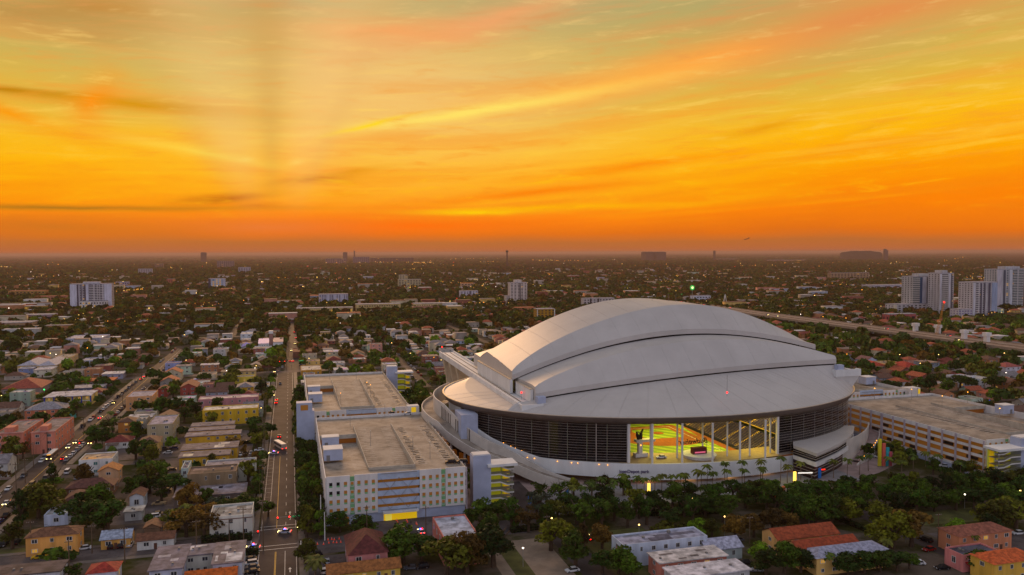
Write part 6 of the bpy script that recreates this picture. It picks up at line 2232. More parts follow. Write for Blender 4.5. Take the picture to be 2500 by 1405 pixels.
for a in [(95, 1266, 13, 'round', 1, 8.5), (60, 1255, 11, 'round', 3, 6), (200, 1300, 13, 'wide', 3, 8), (262, 1306, 14, 'round', 3, 8.5), (235, 1255, 12, 'round', 0, 7), (235, 1088, 11, 'round', 3, 6.5), (262, 1090, 10, 'round', 3, 6),
          (332, 1122, 10, 'round', 0, 5.5), (360, 1128, 11, 'round', 3, 6), (330, 1220, 10, 'round', 0, 6), (365, 1205, 12, 'round', 1, 7), (395, 1225, 9, 'tall', 0, 4), (455, 1312, 11, 'wide', 2, 6.5), (500, 1318, 11, 'sparse', 2, 7), (540, 1300, 8, 'round', 2, 4.5),
          (620, 1262, 8, 'round', 0, 4.5), (655, 1262, 6.5, 'round', 4, 4), (628, 1080, 9, 'round', 0, 6), (660, 1062, 7, 'round', 3, 4.2), (130, 1375, 5.5, 'bush', 0, 4), (170, 1372, 4, 'bush', 3, 3), (185, 1412, 6, 'bush', 0, 4.4), (420, 1300, 6, 'tall', 3, 2.2),
          (450, 1032, 10, 'round', 0, 6), (500, 1036, 9, 'wide', 1, 6), (530, 1030, 9, 'round', 0, 5), (390, 1012, 11, 'round', 3, 6.5), (345, 1010, 10, 'round', 0, 6), (430, 1005, 10, 'round', 3, 6), (375, 930, 11, 'round', 3, 6.5), (212, 868, 12, 'round', 3, 7), (30, 860, 14, 'round', 3, 10),
          (5, 900, 10, 'round', 3, 7), (20, 990, 9, 'round', 0, 6), (60, 985, 8, 'bush', 1, 5), (180, 935, 10, 'round', 0, 7), (150, 945, 9, 'round', 3, 6), (210, 945, 9, 'round', 4, 5), (20, 1045, 9, 'round', 3, 6), (112, 1045, 6, 'bush', 0, 4),
          (580, 975, 9, 'round', 3, 6.5), (540, 950, 8, 'round', 4, 5), (500, 935, 9, 'round', 0, 6), (885, 1310, 8, 'round', 0, 5.5), (870, 1312, 7, 'bush', 1, 4.5), (985, 1375, 12, 'round', 0, 8), (1030, 1375, 10, 'round', 3, 6), (1090, 1405, 13, 'wide', 1, 10), (1140, 1400, 13, 'round', 2, 8),
          (1205, 1385, 15, 'round', 3, 8.5), (1190, 1330, 11, 'round', 0, 6), (1215, 1275, 9, 'round', 0, 6), (1180, 1270, 8, 'round', 0, 5), (1250, 1290, 11, 'tall', 3, 5), (1345, 1345, 12, 'round', 1, 7), (1405, 1390, 13, 'round', 0, 7), (1375, 1330, 9, 'round', 1, 6), (1310, 1262, 10, 'sparse', 5, 6), (1290, 1300, 9, 'sparse', 2, 5),
          (1330, 1290, 9, 'round', 0, 5), (1360, 1275, 9, 'wide', 1, 6), (1425, 1335, 7, 'tall', 2, 3), (1470, 1340, 9, 'round', 2, 5.5), (1510, 1400, 9, 'round', 0, 6), (1470, 1400, 8, 'round', 3, 5), (1540, 1410, 8, 'round', 0, 6), (1590, 1312, 5.5, 'bush', 1, 4), (1625, 1306, 5.5, 'bush', 1, 4), (1662, 1306, 6, 'bush', 1, 3.8), (1702, 1315, 7, 'round', 4, 4), (1738, 1312, 7, 'round', 1, 4),
          (1795, 1318, 9, 'round', 2, 5), (1840, 1312, 9, 'round', 2, 5.5), (1885, 1300, 9, 'round', 2, 6), (1925, 1300, 8, 'round', 2, 5), (1990, 1290, 11, 'round', 0, 7), (2030, 1285, 12, 'round', 0, 8), (2075, 1280, 10, 'round', 1, 6.5), (1870, 1405, 9, 'round', 0, 6), (1915, 1400, 10, 'round', 0, 6), (1850, 1380, 8, 'round', 4, 5),
          (1955, 1398, 8, 'round', 3, 5), (2070, 1405, 7, 'round', 3, 5.5), (2110, 1400, 7, 'round', 3, 5.5), (2150, 1398, 7, 'round', 0, 5.5), (2190, 1395, 7, 'round', 3, 5), (2220, 1390, 6, 'round', 0, 4), (2180, 1340, 13, 'round', 1, 8), (2225, 1335, 13, 'round', 2, 8), (2150, 1330, 9, 'round', 1, 6), (2330, 1318, 8, 'round', 4, 5.5), (2420, 1325, 10, 'round', 3, 5.5),
          (2440, 1300, 12, 'round', 1, 8), (2480, 1290, 12, 'wide', 1, 9), (2400, 1290, 9, 'round', 1, 5), (2395, 1400, 8, 'round', 0, 5.5), (2150, 1290, 10, 'round', 1, 6), (2100, 1262, 9, 'round', 0, 6), (2460, 1240, 9, 'round', 0, 7), (745, 1378, 8, 'round', 1, 4.5), (1150, 1290, 8, 'round', 0, 5), (830, 1300, 8, 'round', 3, 5)]:
    tpx(*a)
# dense rows between avenue and garages
for u in np.arange(283, 556, 7.2):
    if 402 < u < 416:
        continue
    for v in (4.2, 8.6):
        tree(v + RT.uniform(-.6, .6) - (0.8 if u > 415 else 0), u + RT.uniform(-1.5, 1.5), RT.uniform(9, 12), RT.choice(['round', 'round', 'tall']), RT.choice([0, 0, 3, 1]), RT.uniform(3.6, 4.8))
for u in np.arange(315, 560, 9.0):
    for v in (69, 77, 85):
        if RT.random() < .66 and free(v, u, 2):
            tree(v + RT.uniform(-2, 2), u + RT.uniform(-2, 2), RT.uniform(7, 11), 'round', RT.choice([0, 1, 3]))
for u in np.arange(300, 690, 13):
    if RT.random() < .45 and not 400 < u < 422:
        tree(-14.6 + RT.uniform(-.6, .6), u + RT.uniform(-3, 3), RT.uniform(5, 8), 'round', RT.choice([0, 1, 3, 4]))
for u in np.arange(705, 1300, 9):
    for v in (-8.5, 10.5):
        if RT.random() < .6:
            tree(v + RT.uniform(-1, 1), u, RT.uniform(6, 10), None, None)
    for v in (92.0, 103.5):
        if RT.random() < .55 and u < 1000:
            tree(v + RT.uniform(-1, 1), u, RT.uniform(6, 9), None, None)
# the wooded park in front of the ballpark
for v in np.arange(100, 330, 8.5):
    c0 = np.interp(v, [100, 170, 250, 330], [270, 258, 248, 230])
    c1 = np.interp(v, [100, 170, 250, 330], [283, 281, 273, 258])
    for u in np.arange(c0 - 4, c1, 7.6):
        if RT.random() < .86 and not (203 < v < 217 and u < 262):
            tree(v + RT.uniform(-2.5, 2.5), u + RT.uniform(-2.5, 2.5), RT.uniform(7.5, 11), RT.choice(['round', 'round', 'wide']), RT.choice([0, 3, 3, 0, 1]), RT.uniform(4.2, 6))
for v in np.arange(268, 292, 7):
    for u in np.arange(262, 330, 9):
        if RT.random() < .6:
            tree(v + RT.uniform(-2, 2), u + RT.uniform(-2, 2), RT.uniform(6, 9), 'round', RT.choice([0, 1, 3]))
for v in np.arange(96, 135, 7):
    tree(v, 301 + RT.uniform(-3, 3), RT.uniform(7, 9), RT.choice(['round', 'sparse']), RT.choice([5, 0, 1]))
# gardens everywhere else
u = 290.0
while u < 1050:
    st_ = 10.5 if u < 700 else 11.5
    vv = -640.0
    while vv < 1000:
        v, uu = vv + RT.uniform(-5, 5), u + RT.uniform(-5, 5)
        vv += st_
        if -14 < v < 372 and uu < 560:
            continue
        px, py = proj(v, uu, 4)
        if px < -60 or px > 2560 or py > 1440:
            continue
        pr = 0.54 if v < 300 else 0.85
        if RT.random() > pr or not free(v, uu, 1.8):
            continue
        tree(v, uu, RT.choice([5, 6, 7, 8, 9, 10, 12]) * (1.1 if v > 300 else 1.0))
    u += st_
NEARN = len(TREES)
u = 1050.0
FART = []
while u < 22000:
    st_ = 11.5 + (u - 1050) * 0.0075 + max(0, u - 6000) * 0.012
    lo, hi = proj(0, u)[0], 0
    vv = -0.42 * u - 300
    while vv < 1.05 * u + 250:
        v, uu = vv + RT.uniform(-.5, .5) * st_, u + RT.uniform(-.5, .5) * st_
        vv += st_
        px, py = proj(v, uu, 4)
        if px < -30 or px > 2530:
            continue
        if RT.random() > 0.80:
            continue
        if uu < 4200 and not free(v, uu, 2):
            continue
        if uu > 3300 and -400 < v - 0.33 * uu < 900 and RT.random() < 0.6:      # open airfield
            continue
        sc = 1 + max(0, (uu - 2500)) / 5000 + max(0, uu - 6000) / 2500
        FART.append((v, uu, RT.uniform(6, 13) * min(sc, 1.4), RT.uniform(4, 7.5) * sc, RT.choices(range(6), [5, 4, 2, 5, .6, .2])[0]))
    u += st_ * 0.95
TREES.sort(key=lambda t: -t[2] / math.hypot(t[0], t[1]))


def tvisible(t):
    px, py = proj(t[0], t[1], t[2] * .7)
    return -20 < px < 2520 and py < 1400


vis = [t for t in TREES if tvisible(t)]
inv = [t for t in TREES if not tvisible(t)]
THT, REST = vis[:300], vis[300:] + inv


def tzone(v, u, px, py):
    if v < 14 and v > 1 and 280 < u < 560:
        return 'in the row beside the garages'
    if 62 < v < 96 and 300 < u < 600:
        return 'on the walk beside the ballpark'
    if 96 < v < 335 and 225 < u < 310:
        return 'in the park'
    if px > 1240 and py > 1240:
        return 'below the park'
    return zone(px, py, v, u)


for (v, u, h, r, kd, ci) in THT:
    px, py = proj(v, u, h * .5)
    col, cn = TCOL[ci]
    j = RT.uniform(.68, 1.3)
    sz_ = 'large' if h > 10.5 else ('small' if h < 7 else 'medium')
    kn = {'round': 'round', 'wide': 'spreading', 'tall': 'narrow', 'sparse': 'thin bare-limbed', 'bush': 'bushy'}[kd]
    t = thing('tree', v, u, 0, RT.uniform(0, 6.28), look='%s %s %s tree' % (sz_, kn, cn), place=tzone(v, u, px, py), cat='tree', group='trees of the district')
    put('trunk', TRUNKS[kd], t, (0, 0, 0), 0, None, (h * .9, h * .9, h * .85))
    z0 = h * (0.58 if kd != 'bush' else .42)
    o = put('crown', RT.choice(CROWNS[kd]), t, (0, 0, z0), RT.uniform(0, 6.28), tuple(min(255, c * j) for c in col), (r, r * RT.uniform(.8, 1.15), h * RT.uniform(.38, .54)))

# remaining trees as one mass of foliage: medium and coarse leaf clumps
def lod(seed, n, s0, s1):
    r = np.random.default_rng(seed)
    d = r.normal(size=(n, 3))
    d /= np.linalg.norm(d, axis=1)[:, None]
    d[:, 2] = np.abs(d[:, 2]) * 1.0 - 0.25
    pos = d * r.uniform(.55, 1.0, (n, 1))
    nrm = d + r.normal(scale=.35, size=(n, 3))
    nrm /= np.linalg.norm(nrm, axis=1)[:, None]
    t1 = np.cross(nrm, r.normal(size=(n, 3)))
    t1 /= np.linalg.norm(t1, axis=1)[:, None]
    t2 = np.cross(nrm, t1)
    s = r.uniform(s0, s1, (n, 1))
    return np.stack([pos - t1 * s, pos + t2 * s, pos + t1 * s, pos - t2 * s], 1).reshape(-1, 3)


LOD1 = [lod(i, 110, .16, .30) for i in range(6)]
LOD2 = [lod(40 + i, 26, .36, .55) for i in range(6)]
LOD3 = [lod(80 + i, 12, .5, .75) for i in range(6)]
VV, CC = [], []


def mass(v, u, h, r, ci, L):
    q = RT.choice(L)
    a = RT.uniform(0, 6.28)
    ca, sa = math.cos(a), math.sin(a)
    p = np.empty_like(q)
    p[:, 0] = v + (q[:, 0] * ca - q[:, 1] * sa) * r
    p[:, 1] = u + (q[:, 0] * sa + q[:, 1] * ca) * r
    p[:, 2] = np.maximum(h * .5 + q[:, 2] * h * .5, 0.05)
    VV.append(p)
    c = np.array(lin(TCOL[ci][0]) + (1.0,)) * RT.uniform(.75, 1.5) * (1.0 + 0.25 * math.sin(v * .02) * math.sin(u * .013))
    if u > 900:
        c = c * np.array((1.12, 0.86, 0.9, 1.0)) * 0.85          # warm distance haze put into the leaf colour farther out
    c[3] = 1
    CC.append(np.tile(c, (len(q), 1)))


for (v, u, h, r, kd, ci) in REST:
    mass(v, u, h, r, ci, LOD1 if math.hypot(v, u) < 760 else LOD2)
for (v, u, h, r, ci) in FART:
    mass(v, u, h, r, ci, LOD2 if u < 1700 else LOD3)
VV, CC = np.concatenate(VV), np.concatenate(CC)
o = big_mesh('distant_trees', VV, np.arange(len(VV)).reshape(-1, 4), [LEAFS], 'tint', CC)
o['label'] = 'continuous dark canopy of trees reaching to the horizon'
o['category'] = 'trees'

# ------------------------------------------------------------------ palms
def frond_mesh(seed, n=15, L=3.3, droop=1.0, date=False):
    r = random.Random(seed)
    mb = MB()
    for i in range(n):
        a = 2 * math.pi * i / n + r.uniform(-.2, .2)
        up = r.uniform(.1, .95) if not date else r.uniform(-.1, 1.0)
        l = L * r.uniform(.85, 1.1)
        ca, sa = math.cos(a), math.sin(a)
        px_, pz, sl = 0.0, 0.0, up
        pts = [(0, 0)]
        for k_ in range(5):
            px_ += l / 5 * math.cos(math.atan(sl))
            pz += l / 5 * math.sin(math.atan(sl))
            sl -= 0.55 * droop
            pts.append((px_, pz))
        for k_ in range(5):
            (x0, z0), (x1, z1) = pts[k_], pts[k_ + 1]
            w0 = l * .16 * math.sin(math.pi * (k_ + .35) / 5.6)
            w1 = l * .16 * math.sin(math.pi * (k_ + 1.35) / 5.6) * (0.3 if k_ == 4 else 1)
            for s in (-1, 1):
                mb.add([(x0 * ca, x0 * sa, z0), (x1 * ca, x1 * sa, z1), (x1 * ca - s * sa * w1, x1 * sa + s * ca * w1, z1 - w1 * .55), (x0 * ca - s * sa * w0, x0 * sa + s * ca * w0, z0 - w0 * .55)], [(0, 1, 2, 3)])
    return mb.mesh('fronds', [LEAF])


FR = [frond_mesh(i) for i in range(4)]
PT = MB()
_p = [(0, 0, 0), (.12, .03, 2.2), (.2, .05, 4.6), (.16, .08, 7.0)]
for i in range(3):
    PT.tube(_p[i], _p[i + 1], 0.2 - .03 * i, 0.17 - .03 * i, 6)
PT = PT.mesh('trunk', [mat('palm_bark', (120, 100, 80), 0.9, 0.15)])


def palm(v, u, h, place, ci=0, name='palm_tree', sc=1.0, look=None):
    t = thing(name, v, u, 0, RT.uniform(0, 6.28), look=look or ('tall' if h > 8 else 'short') + ' palm tree', place=place, cat='palm', group='palm trees ' + place)
    put('trunk', PT, t, scale=(1, 1, h / 7.0))
    put('fronds', RT.choice(FR), t, (.16, .08, h), RT.uniform(0, 6), RT.choice([(108, 122, 40), (120, 124, 44), (92, 112, 40)]), (sc, sc, sc))


for (px, py, h) in [(1520, 1212, 8.6), (1556, 1215, 8.2), (1572, 1214, 7.4), (1598, 1210, 7.2), (1615, 1208, 8), (1640, 1204, 7), (1662, 1206, 8), (1672, 1204, 7.5), (1703, 1200, 8.6), (1712, 1199, 7.6), (1726, 1196, 10), (1738, 1195, 7), (1770, 1185, 9.6), (1774, 1190, 7), (1812, 1184, 9.8), (1818, 1188, 7),
                    (1856, 1180, 9.6), (1862, 1184, 7), (1905, 1180, 11), (1922, 1180, 7.4), (1955, 1172, 7.4), (2035, 1168, 7.6), (2068, 1168, 8.2), (2098, 1160, 8), (1500, 1216, 7), (1468, 1216, 8), (1445, 1225, 7.5), (1395, 1238, 8), (1420, 1232, 7), (1490, 1225, 6.5)]:
    p = g(px, py)
    palm(p[0], p[1], h, 'along the front of the ballpark', sc=1.0)
for (px, py, h) in [(2120, 1150, 7), (2170, 1160, 7.5), (2200, 1165, 7), (2230, 1150, 7), (2260, 1140, 6.5), (2350, 1140, 9), (2400, 1165, 10), (2345, 1175, 8), (2290, 1150, 7)]:
    p = g(px, py)
    palm(p[0], p[1], h, 'beside the amber garage')
for (px, py, h) in [(2020, 1402, 6), (1690, 1395, 5), (568, 1398, 6), (2165, 1358, 5), (2340, 1346, 5), (2370, 1350, 6), (2200, 1300, 5.5)]:
    p = g(px, py)
    palm(p[0], p[1], h, 'among the houses at the bottom')
p = g(768, 1412)
t = thing('date_palm', p[0], p[1], label='full crowned date palm at the bottom beside the avenue', cat='palm')
put('trunk', PT, t, scale=(2, 2, .8))
put('fronds', frond_mesh(77, 44, 4.6, .8, True), t, (.3, .1, 5.6), 0, (112, 112, 52))
_np = 0
while _np < 46:
    v_, u_ = RT.uniform(-420, 640), RT.uniform(300, 760)
    px_, py_ = proj(v_, u_, 5)
    if -10 < px_ < 2510 and py_ < 1400 and free(v_, u_, 1.0) and not (-14 < v_ < 372 and u_ < 560):
        palm(v_, u_, RT.uniform(6, 11), 'in the gardens ' + ('left of the avenue' if v_ < 0 else 'behind the ballpark and garages'), sc=RT.uniform(.8, 1.1))
        _np += 1
for (px, py) in [(1048, 960), (1025, 968), (1010, 1000), (1042, 1010), (1060, 985), (990, 1010), (745, 1080), (752, 1150), (765, 1200), (742, 1120)]:
    p = g(px, py)
    palm(p[0], p[1], 8.5, 'beside the garages')

# hedges
def hedge(px0, py0, px1, py1, w, h, label):
    a, b = g(px0, py0), g(px1, py1)
    d = Vector((b[0] - a[0], b[1] - a[1]))
    L = d.length
    t = thing('hedge', a[0], a[1], 0, math.atan2(d.y, d.x), label=label, cat='hedge')
    r = np.random.default_rng(int(px0))
    n = int(L * 26)
    pos = np.stack([r.uniform(0, L, n), r.uniform(-w / 2, w / 2, n), r.uniform(.2, h, n)], 1)
    f = r.integers(0, 3, n)
    pos[f == 0, 2] = h * r.uniform(.9, 1.05, (f == 0).sum())
    pos[f == 1, 1] = -w / 2 * r.uniform(.9, 1.1, (f == 1).sum())
    t1 = r.normal(size=(n, 3))
    t1 /= np.linalg.norm(t1, axis=1)[:, None]
    t2 = np.cross(t1, r.normal(size=(n, 3)))
    t2 /= np.linalg.norm(t2, axis=1)[:, None]
    s = r.uniform(.2, .4, (n, 1))
    q = np.stack([pos - t1 * s, pos - t2 * s, pos + t1 * s, pos + t2 * s], 1).reshape(-1, 3)
    me = NEWMESH('leaves')
    me.from_pydata([tuple(x) for x in q], [], [tuple(range(4 * i, 4 * i + 4)) for i in range(n)])
    me.materials.append(LEAF)
    put('leaves', me, t, color=(56, 74, 32))
    MB().box(.1, L - .1, -w * .38, w * .38, 0, h * .85).build('hedge_core', LEAF, t, color=(30, 38, 18))  # solid inner box in a darker leaf colour


hedge(492, 1327, 616, 1318, 2.4, 2.6, 'clipped hedge in front of the white block at the crossing')
hedge(593, 1356, 632, 1352, 2.6, 2.2, 'short hedge beside the police car near the crossing')
hedge(2040, 1268, 2120, 1300, 1.6, 1.6, 'long low hedge beside the path near the rust roofs')
hedge(1246, 1300, 1312, 1292, 3, 1.8, 'dark hedge at the end of the park path')
hedge(1560, 1260, 1760, 1252, 3, 2.0, 'dark hedge line along the near side of the park')
hedge(2180, 1240, 2400, 1218, 3, 2.0, 'dark hedge line under the park trees at right')
hedge(590, 1085, 628, 1082, 2, 1.6, 'hedge island in the motel car park')

# ------------------------------------------------------------------ vehicles
def car_meshes(kind):
    L, w, h, hood, ca, cb, rt = {'sedan': (4.6, 1.8, 1.45, .88, -1.75, 1.05, .5), 'suv': (4.7, 1.9, 1.72, 1.02, -2.1, 1.15, .28), 'pickup': (5.4, 1.95, 1.8, 1.05, -.35, 1.35, .35), 'van': (5.2, 2.0, 2.15, 1.15, -2.5, 1.75, .25)}[kind]
    x = w / 2
    b = MB()
    prof = [(-L / 2, .42), (-L / 2, hood - .12), (-L / 2 + .15, hood), (L / 2 - .9, hood), (L / 2 - .12, hood - .2), (L / 2, .5), (L / 2 - .15, .3), (-L / 2 + .15, .3)]
    n = len(prof)
    b.add([(-x, y, z) for y, z in prof] + [(x, y, z) for y, z in prof], [tuple(range(n)), tuple(range(2 * n - 1, n - 1, -1))] + [(i, (i + 1) % n, n + (i + 1) % n, n + i) for i in range(n)])
    xi = x * .78
    b.quad((-xi, ca + rt, h), (xi, ca + rt, h), (xi, cb - rt * 1.3, h), (-xi, cb - rt * 1.3, h))
    if kind == 'pickup':
        b.box(-x + .1, x - .1, -L / 2 + .1, ca, hood - .02, hood + .05)
    body = b.mesh('body', [CARP])
    c = MB()
    lo = [(-x * .95, ca, hood), (x * .95, ca, hood), (x * .95, cb, hood), (-x * .95, cb, hood)]
    hi = [(-xi, ca + rt, h - .02), (xi, ca + rt, h - .02), (xi, cb - rt * 1.3, h - .02), (-xi, cb - rt * 1.3, h - .02)]
    c.add(lo + hi, [(0, 1, 5, 4), (1, 2, 6, 5), (2, 3, 7, 6), (3, 0, 4, 7)])
    cab = c.mesh('cabin_glass', [CGLASS])
    wh = MB()
    for s in (0, 1):
        pass
    nn = 10
    cc = [(math.cos(2 * math.pi * i / nn) * .33, math.sin(2 * math.pi * i / nn) * .33) for i in range(nn)]
    wh.add([(-.11, a, q) for a, q in cc] + [(.11, a, q) for a, q in cc], [(i, (i + 1) % nn, nn + (i + 1) % nn, nn + i) for i in range(nn)] + [tuple(range(nn)), tuple(range(2 * nn - 1, nn - 1, -1))], 0)
    wheel = wh.mesh('wheel', [RUBBER])
    ri = MB()
    c2 = [(a * .58, q * .58) for a, q in cc]
    ri.add([(-.125, a, q) for a, q in c2] + [(.125, a, q) for a, q in c2], [tuple(range(nn)), tuple(range(2 * nn - 1, nn - 1, -1))])
    rim = ri.mesh('rim', [RIM])
    hl, tl = {}, {}
    for on in (0, 1):
        hl[on] = MB().box(-.24, .24, -.04, .05, -.11, .11).mesh('headlight', [HEADL if on else HEADO])
        tl[on] = MB().box(-.24, .24, -.05, .04, -.11, .11).mesh('taillight', [TAILL if on else TAILO])
    fb = MB()                                                # far version, one mesh
    fb.v, fb.f = list(b.v), [list(f) for f in b.f]
    fb.m = [0] * len(fb.f)
    fb.add(lo + hi, [(0, 1, 5, 4), (1, 2, 6, 5), (2, 3, 7, 6), (3, 0, 4, 7)], 1)
    for yy in (-L * .31, L * .31):
        for s in (-1, 1):
            fb.box(s * (x - .1) - .12, s * (x - .1) + .12, yy - .33, yy + .33, 0, .6, 2)
    fars = {}
    for st in ('off', 'on', 'brake'):
        q = MB()
        q.v, q.f, q.m = list(fb.v), [list(f) for f in fb.f], list(fb.m)
        for s in (-1, 1):
            q.box(s * x * .68 - .26, s * x * .68 + .26, L / 2 - .02, L / 2 + .08, .52, .82, 3)
            q.box(s * x * .68 - .26, s * x * .68 + .26, -L / 2 - .08, -L / 2 + .02, .6, .9, 4)
        fars[st] = q.mesh('car_body', [CARP, CGLASS, RUBBER, HEADO if st == 'off' else HEADL, TAILO if st == 'off' else TAILL])
    return dict(body=body, cab=cab, wheel=wheel, rim=rim, hl=hl, tl=tl, far=fars, L=L, w=w, hood=hood)


CARK = {kd: car_meshes(kd) for kd in ('sedan', 'suv', 'pickup', 'van')}
CCOL = [((206, 206, 206), 'white'), ((150, 152, 156), 'silver'), ((26, 26, 30), 'black'), ((84, 86, 92), 'grey'), ((140, 24, 22), 'red'), ((36, 56, 110), 'blue'), ((150, 128, 96), 'beige'), ((190, 150, 30), 'yellow')]
RC = random.Random(4)
NCAR = [0]


def car(v, u, ang, lights, place, z=0.04, kind=None, ci=None, label=None, far=None, group=None):
    """ang: heading from the away direction, counter clockwise, degrees; lights: off / on / brake"""
    kind = kind or RC.choices(['sedan', 'suv', 'pickup', 'van'], [6, 4, 1, .8])[0]
    ci = ci if ci is not None else RC.choices(range(8), [7, 5, 5, 3, 1.6, 1, 1, .2])[0]
    col, cn = CCOL[ci]
    K = CARK[kind]
    far = far if far is not None else math.hypot(v, u) > 470
    NCAR[0] += 1
    kn = {'sedan': 'saloon car', 'suv': 'tall hatchback car', 'pickup': 'pickup truck', 'van': 'van'}[kind]
    look = '%s %s%s' % (cn, kn, {'off': ' parked', 'on': ' with lights on', 'brake': ' with red tail lights'}[lights])
    cat = {'pickup': 'pickup', 'van': 'van'}.get(kind, 'car')
    nm = {'pickup': 'pickup_truck', 'van': 'van'}.get(kind, 'car')
    if far:
        o = put(nm, K['far'][lights], None, W(v, u, z), GA + rad(ang), col)
        reg(o, v, u, z, label, cat, group or 'cars ' + place, look, place)
        return o
    t = thing(nm, v, u, z, rad(ang), label=label, cat=cat, group=group or 'cars ' + place, look=look, place=place)
    put('body', K['body'], t, color=col)
    put('cabin_glass', K['cab'], t)
    for yy in (-K['L'] * .31, K['L'] * .31):
        for s in (-1, 1):
            put('rim', K['rim'], put('wheel', K['wheel'], t, (s * (K['w'] / 2 - .06), yy, .33)))
    for s in (-1, 1):
        put('headlight', K['hl'][0 if lights == 'off' else 1], t, (s * K['w'] * .34, K['L'] / 2 - .03, .68))
        put('taillight', K['tl'][0 if lights == 'off' else 1], t, (s * K['w'] * .34, -K['L'] / 2 + .02, .76))
    return t


def cpx(px, py, ang, lights, place, z=0.04, **kw):
    p = g(px, py, z)
    return car(p[0], p[1], ang, lights, place, z, **kw)


# the car-lined street
pl = 'on the car-lined street'
for u in np.arange(300, 688, 6.6):
    if 402 < u < 420:
        continue
    if RC.random() < .62:
        car(-116.7, u + RC.uniform(-.5, .5), 180, 'off', pl + ', far kerb')
    if RC.random() < .55:
        car(-105.7, u + RC.uniform(-.5, .5), 0, 'off', pl + ', near kerb')
for (px, py, a, l) in [(155, 1122, 0, 'brake'), (200, 1083, 0, 'brake'), (222, 1083, 180, 'on'), (185, 1082, 180, 'on'), (168, 1094, 180, 'on'), (245, 1022, 0, 'brake'), (278, 985, 180, 'on'), (345, 927, 0, 'brake'), (352, 921, 0, 'brake'), (78, 1188, 180, 'on'), (10, 1332, 180, 'off'), (15, 1232, 180, 'on')]:
    cpx(px, py, a, l, pl, ci=4 if l == 'brake' and RC.random() < .4 else None)
for u in np.arange(704, 890, 8):
    for v, a in ((-116.5, 180), (-106, 0)):
        if RC.random() < .5:
            car(v, u, a, 'off', pl + ', far stretch')
# angled parking by the pink block
for i in range(9):
    car(-121.5 - .3 * (i % 2), 462 + i * 3.4, 90, 'off', 'in the bays by the salmon block')
# avenue traffic
pl = 'on the avenue'
for (px, py, a, l) in [(665, 952, 180, 'on'), (667, 966, 180, 'on'), (675, 978, 0, 'brake'), (674, 985, 0, 'brake'), (682, 1068, 0, 'brake'), (665, 914, 150, 'on'), (674, 909, 150, 'on'), (684, 938, 180, 'off'), (711, 857, 180, 'on'), (708, 883, 0, 'brake'), (715, 883, 0, 'brake'), (720, 840, 180, 'on'), (722, 826, 0, 'brake'), (718, 812, 0, 'brake'), (700, 768, 0, 'brake'), (712, 783, 0, 'brake'), (708, 775, 180, 'on'), (676, 900, 90, 'off'), (700, 880, 180, 'off')]:
    cpx(px, py, a, l, pl)
for u in np.arange(712, 1000, 9):
    if RC.random() < .5:
        car(7.6, u, 0, 'off', 'parked beyond the bend of the avenue')
    if RC.random() < .3:
        car(-7.8, u, 180, 'off', 'parked beyond the bend of the avenue')
for u in np.arange(600, 1010, 8):
    for v, a in ((93.6, 180), (101.4, 0)):
        if RC.random() < .5 and u not in ():
            car(v, u, a, 'off', 'on the lane behind the rear garage')
cpx(925, 853, 0, 'brake', 'on the lane behind the rear garage', ci=4)
# courtyards
for (px, py, a, ci, kd) in [(410, 1176, 0, 1, 'sedan'), (422, 1178, 0, 3, 'sedan'), (437, 1180, 0, 0, 'suv'), (412, 1188, 85, 0, 'sedan'), (405, 1192, 85, 6, 'sedan'), (405, 1200, 85, 2, 'sedan'), (425, 1170, 0, 0, 'sedan'), (418, 1150, 95, 2, 'sedan'), (410, 1108, 80, 0, 'sedan'), (400, 1098, 80, 3, 'sedan'), (425, 1096, 80, 5, 'sedan'), (360, 1096, 90, 3, 'suv'), (375, 1265, 95, 0, 'suv'), (382, 1258, 95, 6, 'sedan'), (388, 1233, 88, 6, 'pickup'),
                            (585, 1065, 20, 0, 'sedan'), (602, 1082, 0, 0, 'sedan'), (615, 1081, 0, 3, 'sedan'), (632, 1101, 95, 0, 'sedan'), (588, 1112, 180, 0, 'sedan'), (600, 1110, 180, 6, 'sedan'), (613, 1109, 180, 1, 'sedan'), (632, 1140, 95, 2, 'sedan'), (630, 1148, 95, 7, 'sedan'), (628, 1156, 95, 2, 'suv'), (632, 1170, 95, 6, 'sedan'), (608, 1370, 95, 2, 'sedan'), (612, 1380, 95, 0, 'suv'), (614, 1389, 95, 3, 'sedan'), (615, 1400, 95, 2, 'sedan'),
                            (205, 1342, 100, 0, 'sedan'), (272, 1338, 0, 2, 'suv'), (296, 1336, 0, 2, 'suv'), (318, 1332, 0, 0, 'sedan'), (95, 1364, 95, 7, 'sedan'), (40, 1328, 0, 2, 'suv'), (165, 1156, 0, 0, 'van'), (188, 1170, 0, 1, 'sedan'), (217, 1165, 0, 0, 'suv'), (203, 1168, 0, 3, 'suv'), (770, 1360, 95, 2, 'suv'), (798, 1375, 0, 1, 'sedan'), (790, 1398, 0, 0, 'sedan'), (1004, 1390, 80, 3, 'sedan'), (1030, 1388, 90, 2, 'suv'),
                            (2260, 1322, 10, 2, 'suv'), (2268, 1345, 95, 4, 'sedan'), (2300, 1390, 80, 2, 'sedan'), (2240, 1378, 70, 0, 'sedan'), (2485, 1305, 80, 0, 'sedan'), (1820, 1378, 70, 2, 'sedan'), (1848, 1395, 70, 1, 'sedan'), (1800, 1322, 95, 3, 'sedan'), (1440, 1317, 0, 2, 'sedan'), (1397, 1396, 95, 0, 'sedan'), (2145, 1118, 60, 0, 'sedan'), (2160, 1130, 60, 1, 'sedan'), (2305, 1140, 60, 0, 'sedan')]:
    zz = ' at the bottom' if py > 1290 else ' in the courts'
    px_ = 'left of the avenue' if px < 650 else ('beside the avenue' if px < 1100 else 'below the park')
    cpx(px, py, a, 'brake' if (px, py) == (1440, 1317) else 'off', px_ + zz, ci=ci, kind=kd)
